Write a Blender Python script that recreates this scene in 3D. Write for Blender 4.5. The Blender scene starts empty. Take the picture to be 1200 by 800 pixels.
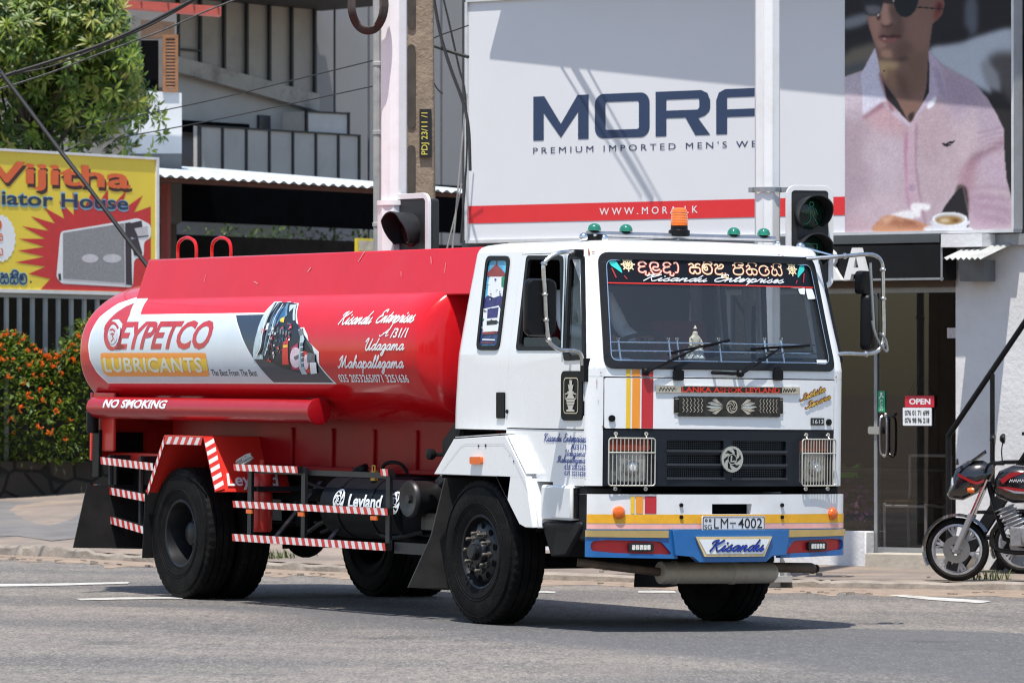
import bpy, bmesh, math, random
from math import sin, cos, pi, radians as R
from mathutils import Vector, Matrix
from mathutils.geometry import tessellate_polygon
random.seed(7)
SC = bpy.context.scene
COL = SC.collection

# ------------------------------------------------------------------ camera, sky, sun, exposure
FPX = 6174.0                      # focal length in photo pixels (1200 px wide)
PITCH = R(0.569)
CAMZ = 1.632
cam_d = bpy.data.cameras.new('camera'); cam = bpy.data.objects.new('camera', cam_d); COL.objects.link(cam)
cam_d.sensor_width = 36.0; cam_d.lens = FPX * 36.0 / 1200.0
cam_d.clip_start = 0.5; cam_d.clip_end = 6000
cam.location = (0, 0, CAMZ); cam.rotation_euler = (R(90) + PITCH, 0, 0)
SC.camera = cam
cam_d.dof.use_dof = True; cam_d.dof.focus_distance = 37.0; cam_d.dof.aperture_fstop = 7.1

SUN_H = Vector((-0.08, -0.34, 1.0))            # direction towards the sun
sun_el = math.atan2(SUN_H.z, math.hypot(SUN_H.x, SUN_H.y))
sun_az = math.atan2(SUN_H.x, SUN_H.y)
W = bpy.data.worlds.new('World'); SC.world = W; W.use_nodes = True
nt = W.node_tree
sky = nt.nodes.new('ShaderNodeTexSky'); sky.sky_type = 'NISHITA'; sky.sun_disc = False
sky.sun_elevation = sun_el; sky.sun_rotation = sun_az
sky.air_density = 1.2; sky.dust_density = 1.0; sky.ozone_density = 1.0
nt.links.new(sky.outputs[0], nt.nodes['Background'].inputs[0])
nt.nodes['Background'].inputs[1].default_value = 0.12
sl = bpy.data.lights.new('sun', 'SUN'); so = bpy.data.objects.new('sun', sl); COL.objects.link(so)
sl.energy = 4.0; sl.angle = R(0.5); sl.color = (1.0, 0.95, 0.87)
so.rotation_euler = SUN_H.to_track_quat('Z', 'Y').to_euler(); so.location = (0, -20, 40)
SC.view_settings.view_transform = 'Standard'; SC.view_settings.look = 'None'
SC.view_settings.exposure = 0.60; SC.view_settings.gamma = 1.0
SC.view_settings.use_curve_mapping = False
SC.cycles.max_bounces = 8; SC.cycles.transparent_max_bounces = 16
SC.cycles.use_denoising = True
SC.cycles.filter_width = 1.15

# ------------------------------------------------------------------ materials
def lin(c):
    if isinstance(c, str):
        c = [int(c[i:i+2], 16) / 255 for i in (0, 2, 4)]
        return tuple((x / 12.92 if x <= 0.04045 else ((x + 0.055) / 1.055) ** 2.4) for x in c)
    return tuple(c)
_M = {}
def M(name, col=None, rough=0.5, metal=0.0, var=0.12, scale=6.0, bump=0.0, bscale=None, coat=0.0, spec=0.5, dirt=None, dirt_amt=0.0, dscale=1.5, emit=0.0, rvar=0.0, dlow=None):
    """principled material: base colour broken up by noise, optional dirt patches, bump and clear coat"""
    if name in _M: return _M[name]
    m = bpy.data.materials.new(name); m.use_nodes = True; _M[name] = m
    n, l = m.node_tree.nodes, m.node_tree.links
    p = n['Principled BSDF']; c = lin(col)
    p.inputs['Roughness'].default_value = rough; p.inputs['Metallic'].default_value = metal
    p.inputs['Specular IOR Level'].default_value = spec
    p.inputs['Coat Weight'].default_value = coat; p.inputs['Coat Roughness'].default_value = 0.04
    tc = n.new('ShaderNodeTexCoord')
    out = None
    if var > 0:
        t = n.new('ShaderNodeTexNoise'); t.inputs['Scale'].default_value = scale; t.inputs['Detail'].default_value = 8; t.inputs['Roughness'].default_value = .65
        l.new(tc.outputs['Object'], t.inputs['Vector'])
        mx = n.new('ShaderNodeMix'); mx.data_type = 'RGBA'
        mx.inputs['A'].default_value = (*[x * (1 - var) for x in c], 1); mx.inputs['B'].default_value = (*[min(1, x * (1 + var)) for x in c], 1)
        rp = n.new('ShaderNodeMapRange'); rp.inputs[1].default_value = .3; rp.inputs[2].default_value = .7
        l.new(t.outputs['Fac'], rp.inputs[0]); l.new(rp.outputs[0], mx.inputs['Factor']); out = mx.outputs['Result']
        if rvar > 0:
            mr = n.new('ShaderNodeMapRange'); mr.inputs[3].default_value = max(.02, rough - rvar); mr.inputs[4].default_value = rough + rvar
            l.new(rp.outputs[0], mr.inputs[0]); l.new(mr.outputs[0], p.inputs['Roughness'])
    if dirt is not None and dirt_amt > 0:
        t2 = n.new('ShaderNodeTexNoise'); t2.inputs['Scale'].default_value = dscale; t2.inputs['Detail'].default_value = 9; t2.inputs['Roughness'].default_value = .7
        l.new(tc.outputs['Object'], t2.inputs['Vector'])
        r2 = n.new('ShaderNodeMapRange'); r2.inputs[1].default_value = .48; r2.inputs[2].default_value = .75; r2.inputs[4].default_value = dirt_amt
        l.new(t2.outputs['Fac'], r2.inputs[0])
        m2 = n.new('ShaderNodeMix'); m2.data_type = 'RGBA'
        if out: l.new(out, m2.inputs['A'])
        else: m2.inputs['A'].default_value = (*c, 1)
        m2.inputs['B'].default_value = (*lin(dirt), 1); l.new(r2.outputs[0], m2.inputs['Factor']); out = m2.outputs['Result']
    if out: l.new(out, p.inputs['Base Color'])
    else: p.inputs['Base Color'].default_value = (*c, 1)
    if bump > 0:
        t3 = n.new('ShaderNodeTexNoise'); t3.inputs['Scale'].default_value = bscale or scale * 4; t3.inputs['Detail'].default_value = 6
        l.new(tc.outputs['Object'], t3.inputs['Vector'])
        b = n.new('ShaderNodeBump'); b.inputs['Strength'].default_value = bump; b.inputs['Distance'].default_value = .02
        l.new(t3.outputs['Fac'], b.inputs['Height']); l.new(b.outputs[0], p.inputs['Normal'])
    if emit > 0:
        p.inputs['Emission Color'].default_value = (*c, 1); p.inputs['Emission Strength'].default_value = emit
    return m
def glass(name, tint=(.5, .55, .6), rough=0.0, refl=1.0, film=0.0):
    """thin pane: tinted see-through plus fresnel reflection"""
    if name in _M: return _M[name]
    m = bpy.data.materials.new(name); m.use_nodes = True; _M[name] = m
    n, l = m.node_tree.nodes, m.node_tree.links
    n.remove(n['Principled BSDF']); o = n['Material Output']
    t = n.new('ShaderNodeBsdfTransparent'); t.inputs[0].default_value = (*tint, 1)
    g = n.new('ShaderNodeBsdfGlossy'); g.inputs['Roughness'].default_value = rough
    lw = n.new('ShaderNodeLayerWeight'); lw.inputs[0].default_value = .5; pw5 = n.new('ShaderNodeMath'); pw5.operation = 'POWER'; pw5.inputs[1].default_value = 5; l.new(lw.outputs['Facing'], pw5.inputs[0])
    f = n.new('ShaderNodeMath'); f.operation = 'MULTIPLY_ADD'; f.inputs[1].default_value = .93; f.inputs[2].default_value = .07; l.new(pw5.outputs[0], f.inputs[0])
    ml = n.new('ShaderNodeMath'); ml.operation = 'MULTIPLY'; ml.inputs[1].default_value = refl; ml.use_clamp = True
    x = n.new('ShaderNodeMixShader')
    l.new(f.outputs[0], ml.inputs[0]); l.new(ml.outputs[0], x.inputs[0]); l.new(t.outputs[0], x.inputs[1]); l.new(g.outputs[0], x.inputs[2]); l.new(x.outputs[0], o.inputs[0])
    if film > 0:      # pale dust film; also stands in for reflected sky haze
        d = n.new('ShaderNodeBsdfDiffuse'); d.inputs[0].default_value = (.55, .58, .62, 1); y = n.new('ShaderNodeMixShader'); y.inputs[0].default_value = film
        l.new(x.outputs[0], y.inputs[1]); l.new(d.outputs[0], y.inputs[2]); l.new(y.outputs[0], o.inputs[0])
    return m

# ------------------------------------------------------------------ mesh helpers
def ident(p): return Vector(p)
def truckT(p): return Vector((p[0], -p[1], p[2]))      # (ahead, right, up) -> blender local
def rr(x0, x1, y0, y1, r, n=5):
    r = min(r, abs(x1 - x0) / 2 - 1e-4, abs(y1 - y0) / 2 - 1e-4); o = []
    for cx, cy, a0 in ((x1 - r, y1 - r, 0), (x0 + r, y1 - r, 90), (x0 + r, y0 + r, 180), (x1 - r, y0 + r, 270)):
        for i in range(n + 1):
            t = R(a0 + 90 * i / n); o.append((cx + r * cos(t), cy + r * sin(t)))
    return o
def rpoly(pts, r, n=4):
    """round the corners of a polygon"""
    o = []; k = len(pts)
    for i in range(k):
        p0, p1, p2 = (Vector(pts[(i + d) % k][:2]) for d in (-1, 0, 1))
        a, b = p0 - p1, p2 - p1; q = min(r, a.length * .45, b.length * .45)
        s, e = p1 + a.normalized() * q, p1 + b.normalized() * q
        for j in range(n + 1):
            t = j / n; w = s * (1 - t) ** 2 + p1 * 2 * t * (1 - t) + e * t * t; o.append((w.x, w.y))
    return o
def circ(cx, cy, rx, ry=None, n=24, a0=0, a1=360):
    ry = rx if ry is None else ry
    full = abs(a1 - a0) >= 360
    return [(cx + rx * cos(R(a0 + (a1 - a0) * i / n)), cy + ry * sin(R(a0 + (a1 - a0) * i / n))) for i in range(n if full else n + 1)]
def catmull(pts, n=6, closed=False):
    P = [Vector(p) for p in pts]; o = []
    k = len(P)
    if k < 3: return P
    for i in range(k if closed else k - 1):
        p0 = P[i - 1] if (i > 0 or closed) else P[0] * 2 - P[1]
        p1, p2 = P[i], P[(i + 1) % k]
        p3 = P[(i + 2) % k] if (i + 2 < k or closed) else p2 * 2 - p1
        for j in range(n):
            t = j / n
            o.append(.5 * ((2 * p1) + (p2 - p0) * t + (2 * p0 - 5 * p1 + 4 * p2 - p3) * t * t + (3 * p1 - p0 - 3 * p2 + p3) * t ** 3))
    if not closed: o.append(P[-1])
    return o
class MB:
    def __init__(self, T=ident): self.v = []; self.f = []; self.m = []; self.cur = 0; self.T = T
    def add(self, vs, fs):
        k = len(self.v); self.v += [self.T(p) for p in vs]
        for f in fs: self.f.append([k + i for i in f]); self.m.append(self.cur)
        return self
    def mat(self, i): self.cur = i; return self
    def box(self, x0, x1, y0, y1, z0, z1):
        vs = [(x, y, z) for z in (z0, z1) for y in (y0, y1) for x in (x0, x1)]
        return self.add(vs, [(0, 2, 3, 1), (4, 5, 7, 6), (0, 1, 5, 4), (2, 6, 7, 3), (0, 4, 6, 2), (1, 3, 7, 5)])
    def obox(self, c, ax, ay, az):
        """box from centre and three half-axis vectors"""
        c, ax, ay, az = map(Vector, (c, ax, ay, az))
        vs = [c + ax * i + ay * j + az * k for k in (-1, 1) for j in (-1, 1) for i in (-1, 1)]
        return self.add(vs, [(0, 2, 3, 1), (4, 5, 7, 6), (0, 1, 5, 4), (2, 6, 7, 3), (0, 4, 6, 2), (1, 3, 7, 5)])
    def prism(self, pts, vec):
        """planar 3D polygon extruded along vec"""
        P = [Vector(p) for p in pts]; n = len(P); v = Vector(vec)
        tr = tessellate_polygon([P])
        fs = [tuple(t) for t in tr] + [tuple(i + n for i in reversed(t)) for t in tr]
        fs += [(i, (i + 1) % n, (i + 1) % n + n, i + n) for i in range(n)]
        return self.add(P + [p + v for p in P], fs)
    def tube(self, pts, r, n=8, closed=False, r2=None):
        P = [Vector(p) for p in pts]; k = len(P); vs = []; fs = []
        up = None
        for i, p in enumerate(P):
            if closed: d = P[(i + 1) % k] - P[i - 1]
            else: d = P[min(i + 1, k - 1)] - P[max(i - 1, 0)]
            d.normalize()
            if up is None: up = d.orthogonal().normalized()
            up = (up - d * up.dot(d)); up = up.normalized() if up.length > 1e-6 else d.orthogonal().normalized()
            s = d.cross(up)
            rad = r if r2 is None else r + (r2 - r) * i / max(1, k - 1)
            if isinstance(rad, (list, tuple)): rad = rad[i]
            vs += [p + (up * cos(2 * pi * j / n) + s * sin(2 * pi * j / n)) * rad for j in range(n)]
        for i in range(k if closed else k - 1):
            q = (i + 1) % k
            fs += [(i * n + j, i * n + (j + 1) % n, q * n + (j + 1) % n, q * n + j) for j in range(n)]
        if not closed: fs += [tuple(range(n))[::-1], tuple((k - 1) * n + j for j in range(n))]
        return self.add(vs, fs)
    def lathe(self, prof, o, axis, n=32, closed=False, a0=0, a1=360, disp=None):
        """profile of (radius, height along axis)"""
        o = Vector(o); ax = Vector(axis).normalized(); u = ax.orthogonal().normalized(); w = ax.cross(u)
        k = len(prof); full = a1 - a0 >= 360; nn = n if full else n + 1; vs = []; fs = []
        for i in range(nn):
            t = R(a0 + (a1 - a0) * i / n); d = u * cos(t) + w * sin(t)
            for j, (r, h) in enumerate(prof):
                dr = disp(i, j) if disp else 0
                vs.append(o + d * (r + dr) + ax * h)
        for i in range(n):
            q = (i + 1) % nn
            for j in range(k if closed else k - 1):
                jn = (j + 1) % k
                fs.append((i * k + j, q * k + j, q * k + jn, i * k + jn))
        return self.add(vs, fs)
    def loft(self, rings, cap=True, closed=True):
        n = len(rings[0]); vs = [p for r in rings for p in r]; fs = []
        for i in range(len(rings) - 1):
            for j in range(n if closed else n - 1):
                fs.append((i * n + j, i * n + (j + 1) % n, (i + 1) * n + (j + 1) % n, (i + 1) * n + j))
        if cap: fs += [tuple(range(n))[::-1], tuple((len(rings) - 1) * n + j for j in range(n))]
        return self.add(vs, fs)
    def flat(self, v2, f2, mp, cx=(), cy=(), th=0.0, off=0.0):
        """2D mesh cut along lines, mapped onto a surface mp(x,y,height); th gives it thickness"""
        bm = bmesh.new()
        bv = [bm.verts.new((x, y, 0)) for x, y in v2]
        for f in f2:
            try: bm.faces.new([bv[i] for i in f])
            except ValueError: pass
        xs = [p[0] for p in v2]; ys = [p[1] for p in v2]
        for c in cx:
            if min(xs) + 1e-5 < c < max(xs) - 1e-5:
                bmesh.ops.bisect_plane(bm, geom=bm.verts[:] + bm.edges[:] + bm.faces[:], dist=1e-6, plane_co=(c, 0, 0), plane_no=(1, 0, 0))
        for c in cy:
            if min(ys) + 1e-5 < c < max(ys) - 1e-5:
                bmesh.ops.bisect_plane(bm, geom=bm.verts[:] + bm.edges[:] + bm.faces[:], dist=1e-6, plane_co=(0, c, 0), plane_no=(0, 1, 0))
        bm.verts.index_update()
        V = [v.co.copy() for v in bm.verts]; Fs = [[v.index for v in f.verts] for f in bm.faces]
        bd = [(e.verts[0].index, e.verts[1].index) for e in bm.edges if len(e.link_faces) == 1]
        bm.free(); n = len(V)
        if th <= 0: return self.add([mp(p.x, p.y, off) for p in V], Fs)
        vs = [mp(p.x, p.y, off) for p in V] + [mp(p.x, p.y, off - th) for p in V]
        fs = Fs + [[i + n for i in reversed(f)] for f in Fs] + [(a, b, b + n, a + n) for a, b in bd]
        return self.add(vs, fs)
    def sheet(self, outer, holes, mp, cx=(), cy=(), th=0.0, off=0.0):
        pl = [[Vector((x, y, 0)) for x, y in outer]] + [[Vector((x, y, 0)) for x, y in h] for h in holes]
        tr = tessellate_polygon(pl)
        return self.flat([(p.x, p.y) for q in pl for p in q], tr, mp, cx, cy, th, off)
    def ribbon(self, pts, w, mp, th=0.0, off=0.0, close=False):
        """stroke of width w through 2D points"""
        P = [Vector(p[:2]) for p in pts]
        if close: P.append(P[0])
        v2 = []; f2 = []
        for i, p in enumerate(P):
            d = P[min(i + 1, len(P) - 1)] - P[max(i - 1, 0)]
            if d.length < 1e-9: d = Vector((1, 0))
            d.normalize(); nn = Vector((-d.y, d.x)) * w / 2
            e = d * (w * .35 if i == len(P) - 1 else (-w * .35 if i == 0 else 0))
            v2 += [tuple(p + nn + e), tuple(p - nn + e)]
        for i in range(len(P) - 1): f2.append((2 * i, 2 * i + 1, 2 * i + 3, 2 * i + 2))
        vs = [mp(x, y, off) for x, y in v2]
        if th <= 0: return self.add(vs, f2)
        n = len(v2); vs += [mp(x, y, off - th) for x, y in v2]
        k = len(P) - 1
        fs = f2 + [tuple(i + n for i in reversed(f)) for f in f2]
        for i in range(k):
            fs += [(2 * i, 2 * i + 2, 2 * i + 2 + n, 2 * i + n), (2 * i + 1, 2 * i + 1 + n, 2 * i + 3 + n, 2 * i + 3)]
        fs += [(0, n, n + 1, 1), (2 * k, 2 * k + 1, 2 * k + 1 + n, 2 * k + n)]
        return self.add(vs, fs)
    def text(self, body, box, mp, cy=(), cx=(), th=0.0, off=0.003, shear=0.0, bold=0.0, space=1.0, slope=0.0):
        """lettering fitted to box (x0,x1,y0,y1) on a surface"""
        v2, f2 = textmesh(body, shear, bold, space)
        xs = [p[0] for p in v2]; ys = [p[1] for p in v2]; x0, x1, y0, y1 = box
        if x1 is None: x1 = x0 + (max(xs) - min(xs)) * (y1 - y0) / (max(ys) - min(ys))
        sx = (x1 - x0) / (max(xs) - min(xs)); sy = (y1 - y0) / (max(ys) - min(ys))
        v2 = [(x0 + (x - min(xs)) * sx, y0 + (y - min(ys)) * sy + slope * (x - min(xs)) * sx) for x, y in v2]
        return self.flat(v2, f2, mp, cx, cy, th, off)
    def build(self, name, mats, parent=None, bevel=0.0, angle=35, seg=2, recalc=True):
        me = bpy.data.meshes.new(name); me.from_pydata([tuple(p) for p in self.v], [], self.f)
        if not isinstance(mats, (list, tuple)): mats = [mats]
        for m in mats: me.materials.append(m)
        if len(mats) > 1: me.polygons.foreach_set('material_index', self.m)
        bm = bmesh.new(); bm.from_mesh(me)
        bmesh.ops.remove_doubles(bm, verts=bm.verts[:], dist=1e-5) if recalc else None
        if recalc: bmesh.ops.recalc_face_normals(bm, faces=bm.faces[:])
        bm.to_mesh(me); bm.free()
        me.polygons.foreach_set('use_smooth', [True] * len(me.polygons)); me.set_sharp_from_angle(angle=R(angle))
        o = bpy.data.objects.new(name, me); COL.objects.link(o)
        if parent: o.parent = parent
        if bevel > 0:
            b = o.modifiers.new('bevel', 'BEVEL'); b.width = bevel; b.segments = seg; b.limit_method = 'ANGLE'; b.angle_limit = R(40); b.harden_normals = False
        return o
_TX = {}
def textmesh(body, shear=0.0, bold=0.0, space=1.0):
    k = (body, shear, bold, space)
    if k not in _TX:
        c = bpy.data.curves.new('tmp', 'FONT'); c.body = body; c.size = 1; c.shear = shear; c.offset = bold; c.space_character = space; c.resolution_u = 3
        o = bpy.data.objects.new('tmp', c); COL.objects.link(o); bpy.context.view_layer.update()
        me = o.to_mesh(); _TX[k] = ([(v.co.x, v.co.y) for v in me.vertices], [tuple(p.vertices) for p in me.polygons])
        o.to_mesh_clear(); bpy.data.objects.remove(o); bpy.data.curves.remove(c)
    return _TX[k]
def empty(name, label, cat, loc=(0, 0, 0), rot=(0, 0, 0), group=None):
    o = bpy.data.objects.new(name, None); COL.objects.link(o); o.location = loc; o.rotation_euler = rot; o.empty_display_size = .3
    return tag(o, label, cat, group)
def tag(o, label, cat, group=None):
    o['label'] = label; o['category'] = cat
    if group: o['group'] = group
    return o
def struct(o): o['kind'] = 'structure'; return o
def copy_of(o, parent=None, recurse=True):
    c = o.copy(); COL.objects.link(c)
    if parent: c.parent = parent
    if recurse:
        for ch in list(o.children): copy_of(ch, c)
    return c
def frange(a, b, s):
    o = []; x = a
    while x <= b + 1e-9: o.append(x); x += s
    return o

# handwriting: single-stroke letters, x-height 1
SCRIPT = {
 'i': (.62, [[(-.1, .3), (.15, 1), (.1, .2), (.3, .02), (.6, .35)], [(.24, 1.42), (.28, 1.5)]]),
 's': (.78, [[(-.12, .3), (.2, .8), (.36, 1.12)], [(.36, 1.12), (.34, .75), (.58, .42), (.5, .06), (.2, .0), (.02, .2)], [(.42, .02), (.78, .35)]]),
 'a': (1.02, [[(.72, .85), (.45, 1), (.12, .72), (.05, .3), (.25, .0), (.52, .25), (.74, .95), (.66, .3), (.8, .02), (1.02, .35)]]),
 'n': (1.1, [[(-.05, .4), (.14, 1), (.16, .6), (.1, 0)], [(.12, .3), (.42, .95), (.62, .9), (.58, .3), (.72, .02), (1.1, .35)]]),
 'd': (1.05, [[(.72, .85), (.45, 1), (.12, .72), (.05, .3), (.25, .0), (.52, .25), (.76, 1.1), (.9, 2.0)], [(.9, 2.0), (.7, .5), (.82, .02), (1.05, .35)]]),
 'u': (1.05, [[(-.08, .45), (.14, 1), (.1, .3), (.28, .0), (.55, .35), (.72, 1)], [(.72, 1), (.66, .25), (.8, .02), (1.05, .35)]]),
 't': (.62, [[(-.1, .3), (.3, 1.6)], [(.3, 1.6), (.14, .4), (.26, .02), (.6, .35)], [(-.05, 1.05), (.5, 1.15)]]),
 'e': (.74, [[(-.1, .3), (.25, .42), (.52, .75), (.36, 1.02), (.12, .78), (.08, .28), (.32, .0), (.74, .35)]]),
 'r': (.74, [[(-.08, .35), (.14, 1.12), (.3, .92), (.5, .95), (.42, .35), (.52, .02), (.74, .3)]]),
 'p': (1.0, [[(-.05, .5), (.15, 1.1), (.05, -.9)], [(.1, .5), (.4, .98), (.68, .7), (.6, .1), (.3, 0), (.12, .2)], [(.6, .1), (1.0, .35)]]),
 'g': (1.0, [[(.72, .85), (.45, 1), (.12, .72), (.05, .3), (.25, .0), (.52, .25), (.74, .95), (.62, -.5), (.35, -.95), (.15, -.7), (.5, -.2), (1.0, .35)]]),
 'm': (1.55, [[(-.05, .4), (.14, 1), (.16, .6), (.1, 0)], [(.12, .3), (.4, .98), (.55, .8), (.52, 0)], [(.54, .3), (.84, .98), (1.02, .85), (1.0, .25), (1.14, .02), (1.55, .35)]]),
 'h': (1.05, [[(-.1, .3), (.4, 1.7), (.32, 2.1), (.2, 1.6), (.1, 0)], [(.12, .3), (.42, .98), (.62, .85), (.58, .25), (.72, .02), (1.05, .35)]]),
 'l': (.6, [[(-.1, .3), (.4, 1.6), (.36, 2.1), (.2, 1.7), (.12, .3), (.28, .0), (.6, .35)]]),
 'k': (.95, [[(-.1, .3), (.4, 1.7), (.32, 2.1), (.2, 1.6), (.1, 0)], [(.12, .4), (.5, 1), (.55, .7), (.2, .55)], [(.2, .55), (.5, .2), (.65, .0), (.95, .35)]]),
 'K': (1.55, [[(-.15, 1.45), (.0, 1.85), (.42, 2.0)], [(.42, 2.0), (.30, 1.0), (.12, .0)], [(1.15, 2.0), (.8, 1.5), (.3, 1.05)], [(.42, 1.12), (.7, .6), (.95, .1), (1.2, .0), (1.5, .35)]]),
 'E': (1.4, [[(1.2, 1.7), (1.0, 2.05), (.55, 1.95), (.4, 1.5), (.85, 1.1), (.4, 1.05), (.1, .6), (.2, .1), (.6, -.05), (1.05, .2), (1.3, .6)]]),
 'U': (1.5, [[(-.1, 1.5), (.1, 2), (.35, 1.9), (.22, .7), (.4, .05), (.75, .2), (1.1, 1.95)], [(1.1, 1.95), (.98, .4), (1.1, .02), (1.45, .35)]]),
 'M': (2.0, [[(-.2, .2), (.0, .0), (.3, .6), (.5, 2.0)], [(.5, 2.0), (.62, .1)], [(.62, .1), (1.2, 2.0)], [(1.2, 2.0), (1.25, .5), (1.45, .02), (1.85, .35)], [(.5, 2.0), (.2, 1.7), (.0, 1.3)]]),
 'A': (1.5, [[(-.2, .3), (.0, .0), (.4, .6), (1.0, 2.05)], [(1.0, 2.05), (.95, .5), (1.1, .02), (1.4, .35)], [(.3, .8), (1.1, .95)]]),
 'S': (1.3, [[(1.1, 1.6), (.9, 2.05), (.5, 1.8), (.6, 1.25), (.85, .7), (.65, .1), (.2, .0), (-.1, .35)], [(.7, .12), (1.2, .4)]]),
 '/': (.7, [[(.0, -.1), (.6, 2.05)]]), '3': (.95, [[(.05, 1.8), (.4, 2.0), (.7, 1.6), (.3, 1.1), (.7, .7), (.4, .0), (.0, .25)]]),
 '1': (.6, [[(.1, 1.6), (.4, 2.0), (.4, 0)]]), ' ': (.8, [])}
def script_strokes(body, slant=.28):
    out = []; x = 0
    for ch in body:
        adv, st = SCRIPT[ch]
        for s in st:
            q = catmull([(px + x, py, 0) for px, py in s], 5)
            out.append([(p.x + p.y * slant, p.y) for p in q])
        x += adv
    return out
def script(mb, body, box, mp, w=.16, off=.004, slant=.28, slope=0.0, th=0.0):
    st = script_strokes(body, slant)
    xs = [p[0] for s in st for p in s]; ys = [p[1] for s in st for p in s]; x0, x1, y0, y1 = box
    lo, hi = min(xs), max(xs); blo, bhi = 0.0, 2.0
    sx = (x1 - x0) / (hi - lo); sy = (y1 - y0) / (bhi - blo)
    for s in st:
        q = [(x0 + (x - lo) * sx, y0 + y * sy + slope * (x - lo) * sx) for x, y in s]
        mb.ribbon(q, w * sy, mp, off=off, th=th)
# rounded letters of the windscreen banner, drawn as strokes in a unit box
SINH = {
 'da': (1.0, [[(.8, .8), (.6, 1), (.25, .95), (.12, .7), (.35, .55), (.65, .6)], [(.35, .55), (.1, .4), (.12, .1), (.4, 0), (.7, .12), (.65, -.18), (.9, -.25), (1.0, -.05)]]),
 'la': (1.1, [[(.15, .25), (.05, .6), (.2, .92), (.5, 1), (.8, .85), (.75, .55), (.4, .55), (.3, .35), (.55, .2), (.9, .3)], [(.1, .2), (.35, -.12), (.8, -.1), (1.05, .2)]]),
 'aa': (.55, [[(.05, .95), (.3, 1), (.42, .6), (.3, .1), (.1, .05)]]),
 'sa': (1.05, [[(.05, .9), (.3, 1), (.45, .75), (.15, .6), (.08, .2), (.35, .02), (.5, .3), (.65, .02), (.95, .15), (.95, .55), (.7, .65), (.6, .85), (.85, 1), (1.0, .9)], [(.2, .62), (.75, .62)]]),
 'ma': (1.0, [[(.25, .55), (.45, .75), (.5, .45), (.3, .4), (.2, .6), (.35, .95), (.7, .95), (.92, .6), (.8, .12), (.4, .0), (.08, .25), (.08, .7), (.2, .95)]]),
 'nda': (1.1, [[(.1, .9), (.3, 1), (.4, .75), (.15, .5), (.15, .1), (.5, 0), (.75, .1)], [(.4, .55), (.7, .6), (.9, .85), (.7, 1), (.55, .8)], [(.75, .1), (.7, -.2), (1.0, -.25), (1.0, .1)]]),
 'pa': (1.0, [[(.08, .95), (.2, 1), (.25, .7), (.1, .5), (.1, .15), (.35, 0), (.75, .05), (.92, .4), (.8, .75), (.6, .7), (.25, .68)], [(.55, 1), (.9, .95)]]),
 'ha': (1.05, [[(.12, .85), (.3, 1), (.42, .8), (.25, .6), (.08, .35), (.25, .02), (.5, .1), (.55, .5)], [(.3, .58), (.7, .62), (.98, .45), (.9, .08), (.65, .05), (.6, .25)]]),
 'ta': (1.0, [[(.85, .8), (.55, 1), (.18, .85), (.06, .45), (.25, .05), (.65, .02), (.92, .3), (.85, .6), (.65, .6), (.6, .4)]]),
 'ya': (1.05, [[(.1, .95), (.28, .8), (.12, .5), (.1, .15), (.35, .02), (.55, .25), (.5, .6), (.35, .6)], [(.55, .25), (.75, .02), (.98, .2), (.95, .75), (.75, .95)]]),
 'ka': (1.1, [[(.1, .9), (.3, 1), (.4, .75), (.15, .55), (.1, .15), (.4, 0), (.55, .3), (.7, 0), (1, .15), (1, .6), (.8, .95), (.55, .8)], [(.2, .6), (.8, .6)]]),
 'i': (0, [[(-.85, 1.05), (-.75, 1.28), (-.4, 1.3), (-.12, 1.1), (-.2, .95)]]),
 'u': (0, [[(-.3, -.05), (-.2, -.3), (.05, -.3)]]), ' ': (.55, [])}
def sinhala(mb, seq, box, mp, w=.16, off=.004, slope=0.0):
    st = []; x = 0
    for ch in seq:
        adv, ss = SINH[ch]
        for s in ss: st.append([(p.x, p.y) for p in catmull([(a + x, b, 0) for a, b in s], 5)])
        x += adv + (.08 if adv else 0)
    x0, x1, y0, y1 = box; sx = (x1 - x0) / x; sy = (y1 - y0)
    for s in st: mb.ribbon([(x0 + a * sx, y0 + b * sy + slope * a * sx) for a, b in s], w * sy, mp, off=off)

# ------------------------------------------------------------------ surveying: a sight line through the lens met with a real surface
def ray(px, py):
    x, z = (px - 600) / FPX, (400 - py) / FPX
    return Vector((x, cos(PITCH) - z * sin(PITCH), sin(PITCH) + z * cos(PITCH)))
CAMP = Vector((0, 0, CAMZ))
def atY(px, py, Y):
    d = ray(px, py); return CAMP + d * (Y / d.y)
def atZ(px, py, z):
    d = ray(px, py); return CAMP + d * ((z - CAMZ) / d.z)
TILT = R(0.604)
def gz(x): return -math.tan(TILT) * (x - .711)          # cross-fall of the road
def onroad(px, py, h=0.0):
    z = 0
    for _ in range(8): p = atZ(px, py, z); z = gz(p.x) + h
    return p
class Plane:
    """upright plane: u along e, v up, h towards its front"""
    def __init__(s, P, e): s.P = Vector(P); s.e = Vector((e[0], e[1], 0)).normalized(); s.n = Vector((s.e.y, -s.e.x, 0))
    def map(s, u, v, h=0): return s.P + s.e * u + Vector((0, 0, v)) + s.n * h
    def on(s, px, py, h=0):
        d = ray(px, py); t = (s.P + s.n * h - CAMP).dot(s.n) / d.dot(s.n); q = CAMP + d * t - s.P
        return (q.dot(s.e), q.z)
    def pts(s, L, h=0): return [s.on(x, y, h) for x, y in L]

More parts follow.
